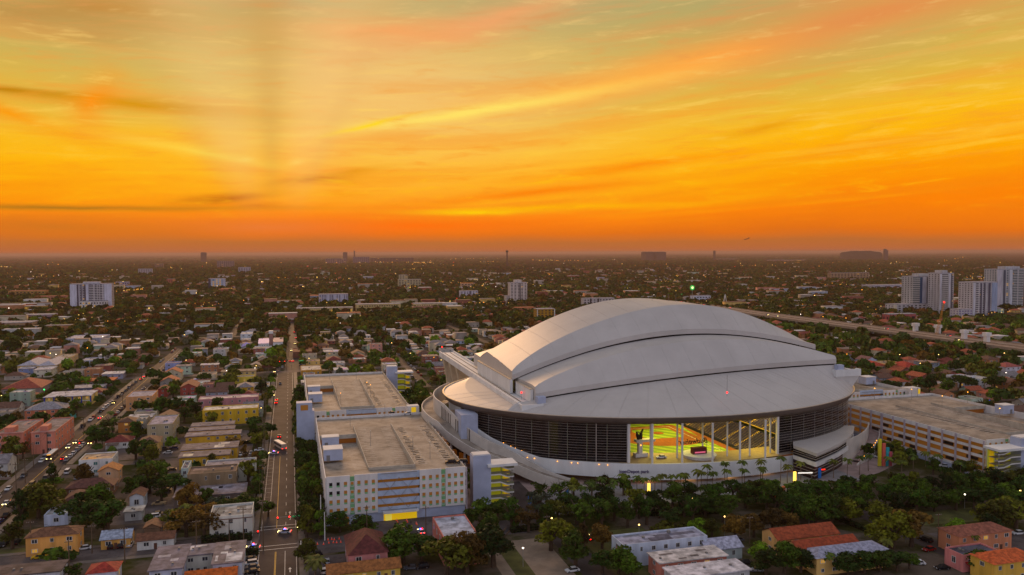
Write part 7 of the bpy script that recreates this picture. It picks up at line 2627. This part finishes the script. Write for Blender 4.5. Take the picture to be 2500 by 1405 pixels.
# garage roofs
for (px, py, a, ci, kd) in [(957, 1012, 5, 2, 'suv'), (995, 1013, 85, 0, 'sedan'), (1100, 1132, 85, 2, 'suv'), (1128, 1131, 75, 2, 'suv')]:
    cpx(px, py, a, 'off', 'on the roof of the front garage', 16.72, ci=ci, kind=kd)
cpx(1614, 1119, 85, 'off', 'on show inside the open ballpark wall', 8.34, ci=0, kind='sedan')
# more far street parking
for v, u0, u1 in ((-148.5, 1025, 1340), (-140.5, 1025, 1340), (-73.5, 1025, 1380), (-65.5, 1025, 1380)):
    for u in np.arange(u0, u1, 9):
        if RC.random() < .3 and NCAR[0] < 262:
            car(v, u, 0, 'off', 'on the far side streets')
# motorway traffic
for i in range(34):
    k_ = RC.uniform(0, 52)
    i0 = int(k_)
    p = hp[i0] * (1 - k_ + i0) + hp[i0 + 1] * (k_ - i0)
    off = RC.choice([-14.5, -10, -5.5, 5.5, 10, 14.5])
    q = p + nor[i0] * off
    dd = hp[i0 + 1] - hp[i0]
    car(q[0], q[1], math.degrees(math.atan2(dd[1], dd[0])) - 90 + (180 if off < 0 else 0), 'on' if off < 0 else 'brake', 'on the motorway', hz(i0) + .05, far=True, kind=RC.choice(['sedan', 'suv', 'van']))


def bus(px, py, ang, label, col):
    p = g(px, py)
    t = thing('bus', p[0], p[1], 0.04, rad(ang), label=label, cat='bus', group='city buses')
    MB().box(-1.3, 1.3, -6, 6, .45, 3.0).build('body', CARP, t, color=col)
    MB().box(-1.2, 1.2, -5.8, 5.8, 3.0, 3.12).build('roof', CARP, t, color=(220, 216, 206))
    for s in (-1, 1):
        for i in range(6):
            MB().box(s * 1.3 - .03, s * 1.3 + .03, -5.4 + i * 1.85, -3.8 + i * 1.85, 1.5, 2.5).build('window', CGLASS, t)
    MB().box(-1.15, 1.15, 5.98, 6.04, 1.3, 2.7).build('windscreen', CGLASS, t)
    MB().box(-.8, .8, 5.99, 6.06, 2.74, 2.95).build('destination_sign', mat('amber_sign', (255, 180, 60), .5, 0, emit=(255, 170, 50), strength=2.0), t)
    for yy in (-3.8, 3.9):
        for s in (-1, 1):
            put('wheel', CARK['van']['wheel'], t, (s * 1.2, yy, .45), scale=(1.4, 1.4, 1.4))
    for s in (-1, 1):
        put('headlight', CARK['van']['hl'][1], t, (s * .95, 6.02, .9))
        put('taillight', CARK['van']['tl'][1], t, (s * .95, -6.02, .9))


bus(128, 1118, 180, 'city bus with lit headlamps heading down the car-lined street', (150, 120, 100))
bus(684, 1094, 20, 'white topped bus turning at the avenue beside the tree row', (196, 170, 150))


def police(px, py, ang, label, blue=True, red=True):
    t = cpx(px, py, ang, 'brake', '', kind='sedan', ci=0, label=label, far=False, group='police cars')
    MB().box(-.5, .5, -.25, .05, 1.45, 1.52).build('light_bar', METAL, t)
    MB().box(-.62, -.05, -.3, .1, 1.52, 1.74).build('blue_lamp', LAMPB, t)
    MB().box(.05, .62, -.3, .1, 1.52, 1.74).build('red_lamp', LAMPR if red else LAMPB, t)
    for s in (-1, 1):
        MB().box(s * .905 - .006, s * .905 + .006, -1.5, 1.2, .55, .72).build('stripe', mat('police_blue', (40, 60, 140), .4, 0), t)


police(695, 1302, 75, 'police car with red and blue lights blocking the crossing')
police(668, 1109, 80, 'police car with flashing lights across the avenue by the bus')
police(618, 1340, 80, 'police car waiting by the short hedge left of the avenue')
police(1028, 1302, 5, 'police car with bright lights at the garage forecourt', red=True)
police(2415, 984, 30, 'police car with blue lights beyond the amber garage', red=False)
t = cpx(731, 1287, 180, 'on', '', kind='suv', ci=2, label='dark car with bright headlamps waiting under the traffic signal', far=False, group='cars on the avenue')
t = cpx(978, 1262, 180, 'on', '', kind='suv', ci=6, label='car with headlamps on leaving the yellow lit garage entrance', far=False, group='cars at the garage')

# ------------------------------------------------------------------ people and cones at the garage entrance
def person_mesh(stride):
    """one continuous lofted body: ring sections along legs, trunk, arms and head"""
    me = NEWMESH('body')
    import bmesh
    vs = [(0, 0, .95), (0, 0, 1.2), (0, 0, 1.42), (0, 0, 1.53), (0, .02, 1.66), (0, .02, 1.76),
          (-.1, 0, .9), (-.12, stride * .12, .5), (-.12, stride * .02 + .0, .08), (-.12, stride * .02 + .14, .04),
          (.1, 0, .9), (.12, -stride * .1, .5), (.12, -stride * .2, .08), (.12, -stride * .2 + .14, .04),
          (-.2, 0, 1.4), (-.27, -.03, 1.12), (-.26, .1, .88), (.2, 0, 1.4), (.27, .03, 1.12), (.24, .16, .92)]
    ed = [(0, 1), (1, 2), (2, 3), (3, 4), (4, 5), (0, 6), (6, 7), (7, 8), (8, 9), (0, 10), (10, 11), (11, 12), (12, 13), (2, 14), (14, 15), (15, 16), (2, 17), (17, 18), (18, 19)]
    me.from_pydata(vs, ed, [])
    o = NEWOBJ('body', me)
    COL.objects.link(o)
    md = o.modifiers.new('s', 'SKIN')
    rr = [(.17, .12), (.17, .12), (.19, .12), (.07, .07), (.1, .11), (.07, .08), (.1, .1), (.075, .075), (.05, .05), (.045, .045), (.1, .1), (.075, .075), (.05, .05), (.045, .045), (.07, .07), (.05, .05), (.04, .04), (.07, .07), (.05, .05), (.04, .04)]
    for sv, r_ in zip(me.skin_vertices[0].data, rr):
        sv.radius = r_
    me.skin_vertices[0].data[0].use_root = True
    o.modifiers.new('d', 'SUBSURF').levels = 1
    dg = bpy.context.evaluated_depsgraph_get()
    out = bpy.data.meshes.new_from_object(o.evaluated_get(dg))
    bpy.data.objects.remove(o)
    zs = [p.center.z for p in out.polygons]
    out.materials.clear()
    for m in (mat('dark_trousers', (34, 36, 44), .9, .1), mat('jacket', objcol=True, rough=.9, var=.05), mat('skin', (150, 104, 80), .7, .05)):
        out.materials.append(m)
    for p in out.polygons:
        p.material_index = 0 if p.center.z < .95 else (2 if p.center.z > 1.5 or (abs(p.center.x) > .2 and p.center.z < .98) else 1)
        p.use_smooth = True
    return out


PM = [person_mesh(1), person_mesh(-1.2)]
for i, (px, py, col, lab) in enumerate([(965, 1287, (30, 32, 40), 'person in dark jacket standing leftmost at the garage entrance'), (972, 1288, (60, 40, 40), 'person in maroon top beside the blue barrel'), (982, 1287, (34, 34, 40), 'person in black jacket between the entrance cones'), (1003, 1280, (90, 90, 80), 'person walking inside the yellow lit garage entrance'), (1005, 1293, (170, 190, 40), 'person in yellow vest directing traffic at the forecourt'), (748, 1302, (40, 44, 50), 'person in dark clothes standing by the signal post'), (790, 1318, (40, 44, 60), 'person walking near the cones at the crossing')]):
    p = g(px, py)
    t = thing('person', p[0], p[1], 0.05, RC.uniform(0, 6), label=lab, cat='person', group='people at the garage')
    put('body', PM[i % 2], t, color=col)
    MB().ball(0, .01, 1.74, .105, .1, n=8, k=5).build('hair', mat('dark_hair', (26, 20, 18), .8, 0), t)
CONE = MB().cyl(0, 0, .05, .85, .2, .04, 8, 0).cyl(0, 0, .42, .6, .135, .1, 8, 1).box(-.26, .26, -.26, .26, 0, .06).mesh('traffic_cone', [mat('cone_orange', (226, 74, 30), .6, .05, emit=(255, 60, 20), strength=.15), LINEW])
for (px, py) in [(801, 1319), (810, 1318), (816, 1319), (828, 1317), (775, 1330), (790, 1330), (803, 1327), (814, 1326), (832, 1325), (822, 1326), (757, 1334), (970, 1280), (971, 1276), (995, 1276), (993, 1272), (1018, 1282), (1016, 1279), (968, 1272)]:
    p = g(px, py)
    o = put('traffic_cone', CONE, None, W(p[0], p[1], .05), GA)
    reg(o, p[0], p[1], 0, None, 'cone', 'traffic cones', 'orange traffic cone', 'on the crossing beside the maroon roofed house' if px < 900 else 'at the yellow garage entrance')
p = g(974, 1293)
t = thing('barrel', p[0], p[1], .05, label='blue plastic barrel among the people at the entrance', cat='barrel')
MB().cyl(0, 0, 0, .95, .34, .34, 12).build('drum', mat('blue_plastic', (30, 110, 190), .5, .05), t)
MB().cyl(0, 0, .95, 1.0, .36, .36, 12).build('lid', mat('blue_plastic'), t)

# ------------------------------------------------------------------ poles, wires, signals, street lamps
POLES = {}


def power_pole(px, py, h, key, lab=None, m=POLE, arm=True):
    p = g(px, py)
    t = thing('utility_pole', p[0], p[1], 0, look='tall timber utility pole with crossarm' if m is POLE else 'pale concrete utility pole', place=lab or zone(px, py, p[0], p[1]), cat='pole', group='utility poles')
    MB().tube((0, 0, 0), (0, 0, h), 0.2, 0.13, 7).build('shaft', m, t)
    if arm:
        MB().box(-1.2, 1.2, -.07, .07, h - .9, h - .72).build('crossarm', m, t)
        for s in (-1, -.4, .4, 1):
            MB().cyl(s, 0, h - .72, h - .5, .05, n=5).build('insulator', CONCW, t)
    POLES[key] = (p[0], p[1], h - .5)


for a in [(643, 1345, 17, 'a0'), (641, 1215, 14, 'a1'), (645, 1095, 13, 'a2'), (648, 1020, 12, 'a3'), (650, 960, 12, 'a4'), (595, 1330, 13, 'b0'), (305, 1375, 12, 'b1'), (76, 1350, 11, 'b2'), (40, 1205, 13, 'c0'), (82, 1142, 12, 'c1'), (116, 1108, 11, 'c2'), (132, 1172, 11, 'd0'), (250, 1090, 10, 'd1'), (300, 1000, 10, 'c3'), (323, 965, 10, 'c4'), (169, 1385, 9, 'b3'), (560, 1325, 8, 'b4'), (652, 930, 11, 'a5'), (330, 945, 10, 'c5'), (346, 930, 10, 'c6'), (205, 1068, 11, 'c7'), (62, 1180, 11, 'd2'), (480, 1340, 10, 'b5'), (225, 1352, 10, 'b6'), (700, 905, 10, 'f0'), (704, 870, 10, 'f1'), (706, 838, 10, 'f2'), (2290, 1330, 11, 'g0'), (2175, 1335, 10, 'g1'), (1830, 1330, 10, 'g2'), (1335, 1320, 9, 'g3')]:
    power_pole(*a)
power_pole(784, 1312, 15, 'e0', 'in front of the front garage', CONCW, False)
power_pole(793, 1320, 10, 'e1', 'in front of the front garage', CONCW, False)
power_pole(896, 1316, 12, 'e2', 'in front of the front garage')
power_pole(1040, 1318, 12, 'e3', 'in front of the front garage')
for ka, kb, lab in [('a0', 'a1', 'overhead wires along the avenue nearest the crossing'), ('a1', 'a2', 'overhead wires along the avenue past the white block'), ('a2', 'a3', 'overhead wires along the avenue past the yellow barracks'), ('a3', 'a4', 'overhead wires along the avenue past the pink block'), ('c0', 'c1', 'overhead wires over the car-lined street at the bottom'), ('c1', 'c2', 'overhead wires over the street before the salmon block'), ('c2', 'c3', 'overhead wires running up beside the salmon block'), ('b0', 'a0', 'overhead wires crossing to the tall corner pole'), ('b1', 'b5', 'overhead wires along the cross street past the white house'), ('b6', 'b1', 'overhead wires along the cross street past the blue roofed house'), ('b2', 'b6', 'overhead wires along the cross street past the orange cream house'), ('a4', 'a5', 'overhead wires along the avenue near its bend'), ('f0', 'f1', 'overhead wires just beyond the avenue bend'), ('f1', 'f2', 'overhead wires farthest up the avenue'), ('c5', 'c6', 'overhead wires at the far end of the car-lined street')]:
    (v0, u0, z0), (v1, u1, z1) = POLES[ka], POLES[kb]
    t = thing('power_line', v0, u0, 0, label=lab, cat='wires', group='overhead wires')
    for off in (-1, .4, 1):
        wb = MB()
        prev = None
        for i in range(9):
            f = i / 8
            q = (off + (v1 - v0) * f, (u1 - u0) * f, z0 + (z1 - z0) * f - 1.2 * 4 * f * (1 - f))
            if prev:
                wb.tube(prev, q, .025, n=3)
            prev = q
        wb.build('wire', DARK, t)


def signal(px, py, h, arm, label, col=LAMPR, n=2):
    p = g(px, py)
    t = thing('traffic_signal', p[0], p[1], 0, label=label, cat='traffic light', group='traffic signals')
    MB().tube((0, 0, 0), (0, 0, h), .13, .1).build('post', GALV, t)
    MB().tube((0, 0, h - .2), (arm, 0, h - .1), .08).build('arm', GALV, t)
    for i in range(n):
        x = arm * (1 - .42 * i)
        MB().box(x - .2, x + .2, -.2, .2, h - 1.0, h + .1).build('signal_head', DARK, t)
        MB().ball(x, -.24, h - .12, .26).build('lamp', col, t)
    return t


t = signal(746, 1300, 6.4, -9.5, 'traffic signal arm with two red lights and green street sign at the crossing')
MB().box(-4.4, -2.0, -.1, -.04, 5.9, 6.5).build('street_sign', mat('green_sign', (30, 140, 80), .5, 0, emit=(20, 150, 80), strength=.4), t)
signal(633, 1318, 3.2, -.4, 'short signal post with red light left of the crossing', n=1)
signal(751, 1300, 2.8, .3, 'short signal post with red light right of the crossing', n=1)
t = signal(712, 898, 6, -10, 'far traffic signal arm with two red lights at the avenue bend')
MB().box(6, 10, -.1, 0, 5.4, 6.2).build('street_sign', mat('green_sign'), t)
for px, py, lab in [(108, 952, 'green traffic light at the long red roofed building'), (430, 1022, 'green light behind the drab beige block')]:
    p = g(px, py, 5)
    t = thing('traffic_signal', p[0], p[1], 0, label=lab, cat='traffic light', group='traffic signals')
    MB().tube((0, 0, 0), (0, 0, 5), .1).build('post', GALV, t)
    MB().ball(0, -.1, 5.1, .4).build('lamp', LAMPG, t)

for (px, py, pyb, m, lit) in [(1532, 1233, 1262, LAMPW, 1), (1545, 1222, 1255, LAMPC, 0), (1691, 1219, 1250, LAMPW, 1), (1777, 1205, 1245, LAMPC, 0), (1769, 1263, 1312, LAMPW, 1), (1560, 1283, 1318, LAMPW, 1), (1277, 1340, 1385, LAMPC, 1), (1347, 1267, 1310, LAMPW, 1), (1497, 1234, 1270, LAMPW, 1), (1301, 1200, 1228, LAMPC, 0), (1975, 1248, 1290, LAMPW, 1), (2199, 1222, 1258, LAMPW, 1), (2355, 1209, 1242, LAMPC, 1), (2490, 1200, 1238, LAMPW, 1), (2074, 1183, 1215, LAMPC, 0), (2180, 1172, 1205, LAMPC, 0), (2211, 1284, 1325, LAMPC, 0)]:
    p = g(px, pyb)
    h = max(4.0, onu(px, py, p[1])[2])
    lamp_post(p[0], p[1], 0, min(h, 10), look='park lamp post with %s globe' % ('glowing' if lit else 'unlit'), place='near the right' if px > 1900 else 'before the ballpark', group='park lamps', lit=bool(lit), m=m, size=0.34)
# street lamps through the district
RL = random.Random(9)
lamps = []
for (px, py) in [(94, 795), (33, 813), (5, 992), (185, 845), (147, 873), (120, 880), (138, 882), (212, 866), (250, 835), (457, 898), (449, 831), (564, 923), (620, 919), (555, 925), (623, 913), (640, 1025), (470, 785), (366, 760), (400, 762), (668, 845), (752, 893), (1003, 880), (1060, 890), (1075, 897), (955, 853), (1245, 800), (1180, 745), (1220, 690), (1100, 742), (860, 700), (790, 705), (740, 703), (1560, 710), (2005, 715), (1950, 720), (1990, 727), (2080, 710), (2103, 712), (2125, 711), (2140, 724), (2215, 738), (2130, 800), (1955, 777), (2010, 783), (2065, 787), (1900, 770), (2450, 880), (2290, 883), (2240, 912), (2460, 932), (2070, 882), (2020, 910), (500, 800), (530, 810), (300, 690), (320, 700), (350, 705), (155, 700), (80, 775), (20, 760), (480, 720), (455, 730), (610, 700), (640, 690), (2195, 884), (2245, 907)]:
    lamps.append((px, py))
for (px, py) in lamps:
    p = g(px, py + 4, 0)
    if p[1] < 0 or p[1] > 3500:
        continue
    D = math.hypot(p[0], p[1])
    lamp_post(p[0], p[1], 0, 7.5, look='%s street lamp' % RL.choice(['glowing warm', 'bright']), place=zone(px, py, p[0], p[1]), group='street lamps of the district', m=RL.choice([LAMPW, LAMPW, LAMPO, LAMPC]), size=max(.3, D * .00048), arm=1.2, rot=RL.uniform(0, 6))

# bright points all over the far plain: too many and too small to tell apart
V, F, MI = [], [], []
clus = [(RL.uniform(-33, 33), 1100 * (7.0 ** RL.random()), RL.uniform(.25, 1.3), RL.uniform(20, 90)) for _ in range(34)]
for i in range(520):
    if i < 180:
        a = RL.uniform(-33.5, 33.5)
        D = 1050 * (9.0 ** (RL.random() ** .75))
        if a > 0 and RL.random() < .35:
            D *= .8
    else:
        ca_, cd, wa, wd = clus[i % 34]
        a, D = ca_ + RL.gauss(0, wa), cd + RL.gauss(0, wd)
    x, y = math.sin(rad(a)) * D, math.cos(rad(a)) * D
    v, u = x * gc + y * gs, -x * gs + y * gc
    if not free(v, u, 1) and u < 1100:
        continue
    r = D * RL.choice([.0003, .00034, .0004, .0005, .00068])  # lamp bloom put into the size: radius grows with distance
    z = RL.uniform(8, 13) + r
    n = len(V)
    V += [(v - r, u, z), (v + r, u, z), (v, u - r, z), (v, u + r, z), (v, u, z - r * .8), (v, u, z + r * .8)]
    F += [(0 + n, 2 + n, 5 + n), (2 + n, 1 + n, 5 + n), (1 + n, 3 + n, 5 + n), (3 + n, n, 5 + n), (2 + n, n, 4 + n), (1 + n, 2 + n, 4 + n), (3 + n, 1 + n, 4 + n), (n, 3 + n, 4 + n)]
    MI += [RL.choices([0, 1, 2, 3, 4], [10, 7, 3, .8, .25])[0]] * 8
# strings of lights on roads toward the horizon
for (px0, py0, px1, py1, n_) in [(250, 625, 340, 624, 26), (2290, 640, 2400, 616, 30), (990, 641, 1060, 643, 16), (1080, 632, 1240, 629, 26), (1300, 634, 1440, 637, 26), (1900, 641, 2080, 640, 22), (70, 655, 100, 660, 10), (260, 712, 350, 705, 26), (1330, 664, 1350, 672, 14), (2010, 622, 2120, 622, 16), (900, 628, 1000, 640, 14), (400, 650, 480, 662, 14)]:
    for j in range(n_):
        f = RL.random()
        p = g(px0 + (px1 - px0) * f, py0 + (py1 - py0) * f + RL.uniform(-1, 1) + 1.0, 9.0)
        D = math.hypot(p[0], p[1])
        if D > 16000 or p[1] < 0:
            continue
        v, u, z = p
        r = D * .00055
        n = len(V)
        V += [(v - r, u, z), (v + r, u, z), (v, u - r, z), (v, u + r, z), (v, u, z - r * .8), (v, u, z + r * .8)]
        F += [(0 + n, 2 + n, 5 + n), (2 + n, 1 + n, 5 + n), (1 + n, 3 + n, 5 + n), (3 + n, n, 5 + n), (2 + n, n, 4 + n), (1 + n, 2 + n, 4 + n), (3 + n, 1 + n, 4 + n), (n, 3 + n, 4 + n)]
        MI += [RL.choice([0, 1, 1])] * 8
far_l = [mat('far_lamp_%d' % i, c, .5, 0, emit=c, strength=s) for i, (c, s) in enumerate([((255, 206, 100), 1.2), ((255, 166, 50), 1.1), ((255, 236, 220), 1.2), ((255, 60, 40), 1.5), ((60, 230, 110), 1.2)])]
o = big_mesh('distant_lights', V, F, far_l, midx=MI)
o['label'] = 'tiny lamps twinkling over the plain toward the horizon'
o['category'] = 'lights'
# red lit roof far off, lit billboard signs, round green sign
for (px0, px1, py, hh, rgb, lab, st) in [(761, 788, 659, 9, (214, 10, 40), 'glowing red roofed building far beyond the avenue', 1.0), (744, 753, 653, 9, (230, 40, 20), 'small glowing red sign far beyond the avenue', 1.0), (1010, 1055, 643, 10, (255, 190, 70), 'brightly lit yellow terminal front on the far plain', .9)]:
    p = g((px0 + px1) / 2, py)
    w = (px1 - px0) / FOC * math.hypot(p[0], p[1])
    t = thing('lit_building', p[0] - w / 2, p[1], label=lab, cat='building')
    MB().box(0, w, 0, 20, 0, hh).build('wall', mat('lit_%d' % px0, rgb, .6, 0, emit=rgb, strength=st), t)
    MB().box(-1, w + 1, -1, 21, hh, hh + 1.5).build('roof', CONCW, t)
p = g(1690, 735)
t = thing('roof_sign', p[0], p[1], label='round green lit sign on a tall mast above the motel', cat='sign')
MB().tube((0, 0, 0), (0, 0, 22), .5).build('mast', GALV, t)
_d = MB()
cc = [(math.cos(2 * math.pi * i / 16) * 5, math.sin(2 * math.pi * i / 16) * 5) for i in range(16)]
_d.add([(a, -.6, 27 + b) for a, b in cc] + [(a, .6, 27 + b) for a, b in cc], [tuple(range(16)), tuple(range(31, 15, -1))] + [(i, (i + 1) % 16, 16 + (i + 1) % 16, 16 + i) for i in range(16)])
_d.build('disc', mat('green_disc', (40, 170, 70), .5, 0, emit=(30, 190, 80), strength=.7), t)
_d = MB()
_d.add([(a * .5, -.75, 27 + b * .5) for a, b in cc] , [tuple(range(16))])
_d.build('disc_centre', mat('cream_glow', (240, 240, 170), .5, 0, emit=(240, 240, 170), strength=1.4), t)
p = g(1770, 752)
t = thing('suspension_frame', p[0], p[1], label='white A shaped frame with violet light bar just above the ballpark roof', cat='frame')
MB().tube((-5, 0, 0), (0, 0, 24), .7).tube((5, 0, 0), (0, 0, 24), .7).build('legs', CONCW, t)
MB().box(6, 34, -1, 1, 4, 5).build('light_bar', mat('violet_glow', (150, 60, 220), .5, 0, emit=(150, 50, 230), strength=.8), t)

# plaza pieces: colour totems, light pylons, orange letters, white lit sign
for i, (px, rgb, h, nm) in enumerate([(2147, (206, 190, 40), 13, 'yellow'), (2157, (214, 96, 80), 11, 'coral'), (2166, (30, 160, 170), 9, 'teal'), (2173, (196, 84, 96), 7, 'pink')]):
    p = g(px, 1140)
    t = thing('totem', p[0], p[1], label='%s totem post, one of four in a row by the amber garage' % nm, cat='totem', group='colour totems')
    MB().box(-.75, .75, -.4, .4, 0, h).build('post', PAINT, t, color=rgb)
    MB().box(-.85, .85, -.5, .5, 0, .4).build('foot', CONC, t)
for px, py, lab in ((1584, 1216, 'glowing yellow light pylon left of the podium lettering steps'), (1940, 1186, 'glowing yellow light pylon near the red lit annex')):
    p = g(px, py)
    t = thing('light_pylon', p[0], p[1], label=lab, cat='light pylon', group='light pylons')
    MB().box(-.55, .55, -.35, .35, 1.5, 6.0).build('lantern', mat('pylon_glow', (255, 220, 120), .5, 0, emit=(255, 206, 80), strength=1.7, sample=True), t)
    MB().box(-.6, .6, -.4, .4, 0, 1.5).build('base', METAL, t)
ORG = mat('orange_letter', (226, 120, 60), .6, .05)
for (px, py, tx, s, tilt, lab) in ((1900, 1225, 'M', 6.2, 0, 'big orange letter M standing on the plaza among trees'), (1868, 1200, 'I', 5.0, 22, 'leaning orange letter slab on the plaza beside trees')):
    p = g(px, py)
    t = thing('letter_sculpture', p[0], p[1], 0, label=lab, cat='sculpture', group='orange letters')
    me = text_mesh(tx, s * 1.4, .5)
    me.materials.clear()
    me.materials.append(ORG)
    o = put('letter', me, t)
    o.rotation_euler = (rad(90), rad(tilt), 0)
p = g(1966, 1158, 3)
t = thing('lit_sign', p[0], p[1], 0, rad(-12), label='white lit name strip in front of the dark annex', cat='sign')
MB().box(-3.2, 3.2, -.15, .15, 3.3, 3.75).build('panel', mat('white_glow', (255, 250, 240), .5, 0, emit=(255, 244, 230), strength=0.8), t)
MB().box(-3.0, -2.85, -.1, .1, 0, 3.3).box(2.85, 3.0, -.1, .1, 0, 3.3).build('legs', METAL, t)
BLU = mat('blue_banner', (36, 110, 190), .7, .05)
for (px, py, h) in [(1294, 1232, 3.5), (1385, 1222, 4.5), (1392, 1252, 3.5), (1414, 1240, 2.2), (2001, 1170, 5.0)]:
    p = g(px, py)
    t = thing('banner_stand', p[0], p[1], 0, look='blue banner stand', place='on the plaza near the annex' if px > 1900 else 'on the forecourt below the ramp', cat='banner', group='blue banners')
    MB().box(-.8, .8, -.08, .08, .4, h).build('banner', BLU, t)
    MB().box(-.5, .5, -.3, .3, 0, .4).build('foot', METAL, t)

# airliner low over the horizon
D = 5200
d0 = ray(1823, 584)
kx = D / d0.length
t = NEWOBJ('airliner', None)
COL.objects.link(t)
t.location = d0 * kx + Vector((0, 0, CAM_H))
t.rotation_euler = (0, rad(-14), rad(8))
t['label'] = 'dark airliner climbing low above the horizon'
t['category'] = 'airplane'
AP = mat('plane_dark', (60, 50, 52), .5, 0)
fu = MB()
secs = [(-20, .3), (-17, 1.4), (-10, 2), (8, 2), (15, 1.3), (19, .5)]
fu.grid([[(x, r * math.cos(2 * math.pi * i / 8), r * math.sin(2 * math.pi * i / 8)) for i in range(9)] for x, r in secs])
fu.build('fuselage', AP, t)
for s in (-1, 1):
    MB().add([(-4, s * 1.5, -.6), (3, s * 1.5, -.6), (7, s * 17, .8), (4.6, s * 17, .8)], [(0, 1, 2, 3)]).add([(-4, s * 1.5, -.2), (3, s * 1.5, -.2), (7, s * 17, 1.0), (4.6, s * 17, 1.0)], [(0, 1, 2, 3)]).build('wing', AP, t)
    MB().tube((-2, s * 6, -1.6), (2, s * 6, -1.6), 1.0, .8, 8).build('engine', AP, t)
    MB().add([(14, s * .8, .6), (18, s * .8, .6), (19.5, s * 6, 1.2), (17.5, s * 6, 1.2)], [(0, 1, 2, 3)]).build('tailplane', AP, t)
MB().box(14, 18.5, -.2, .2, 1, 6.5).build('fin', AP, t)

# ------------------------------------------------------------------ evening haze
HZ = MB()
HZ.box(-61000, 61000, -400, 61000, -1.0, 127.0)
hzo = HZ.build('haze', [])
hzo['kind'] = 'stuff'
hzo['label'] = 'thin warm evening haze over the whole city'
hzo['category'] = 'haze'
m = bpy.data.materials.new('evening_haze')
m.use_nodes = True
t_ = m.node_tree
t_.nodes.clear()
q = NG(t_)
pv = q.n('ShaderNodeVolumePrincipled')
pv.inputs['Color'].default_value = (0.56, 0.38, 0.31, 1)
pv.inputs['Density'].default_value = 0.000048
pv.inputs['Anisotropy'].default_value = 0.2
mo_ = q.n('ShaderNodeOutputMaterial')
t_.links.new(pv.outputs[0], mo_.inputs['Volume'])
hzo.data.materials.append(m)

# ------------------------------------------------------------------ labels that single things out
ORD = ['leftmost', 'second from left', 'third from left', 'fourth from left', 'fifth from left', 'sixth from left']
groups = {}
for (o, look, place, pp) in THINGS:
    groups.setdefault((look, place), []).append((pp, o))
for (look, place), lst in groups.items():
    base = (look + ' ' + place).strip()
    lst.sort(key=lambda q_: q_[0][0])
    n = len(lst)
    for i, (pp, o) in enumerate(lst):
        if n == 1:
            o['label'] = base
        elif n <= 6:
            o['label'] = base + ', ' + (ORD[i] if i < n - 1 else 'rightmost')
        elif n <= 12:
            half = n // 2
            o['label'] = base + ', ' + (ORD[i] if i < min(half, 6) else {0: 'rightmost', 1: 'second from right', 2: 'third from right', 3: 'fourth from right', 4: 'fifth from right', 5: 'sixth from right'}[min(n - 1 - i, 5)])
        elif n <= 36:
            rows = sorted(lst, key=lambda q_: -q_[0][1])
            idx = [q_[1] for q_ in rows].index(o)
            rw = idx // 6
            mates = sorted(rows[rw * 6:rw * 6 + 6], key=lambda q_: q_[0][0])
            ci = [q_[1] for q_ in mates].index(o)
            o['label'] = base + ', ' + ['front', 'second', 'third', 'fourth', 'fifth', 'last'][min(rw, 5)] + ' row, ' + ORD[ci]
        else:
            o['label'] = base
            o['group'] = base
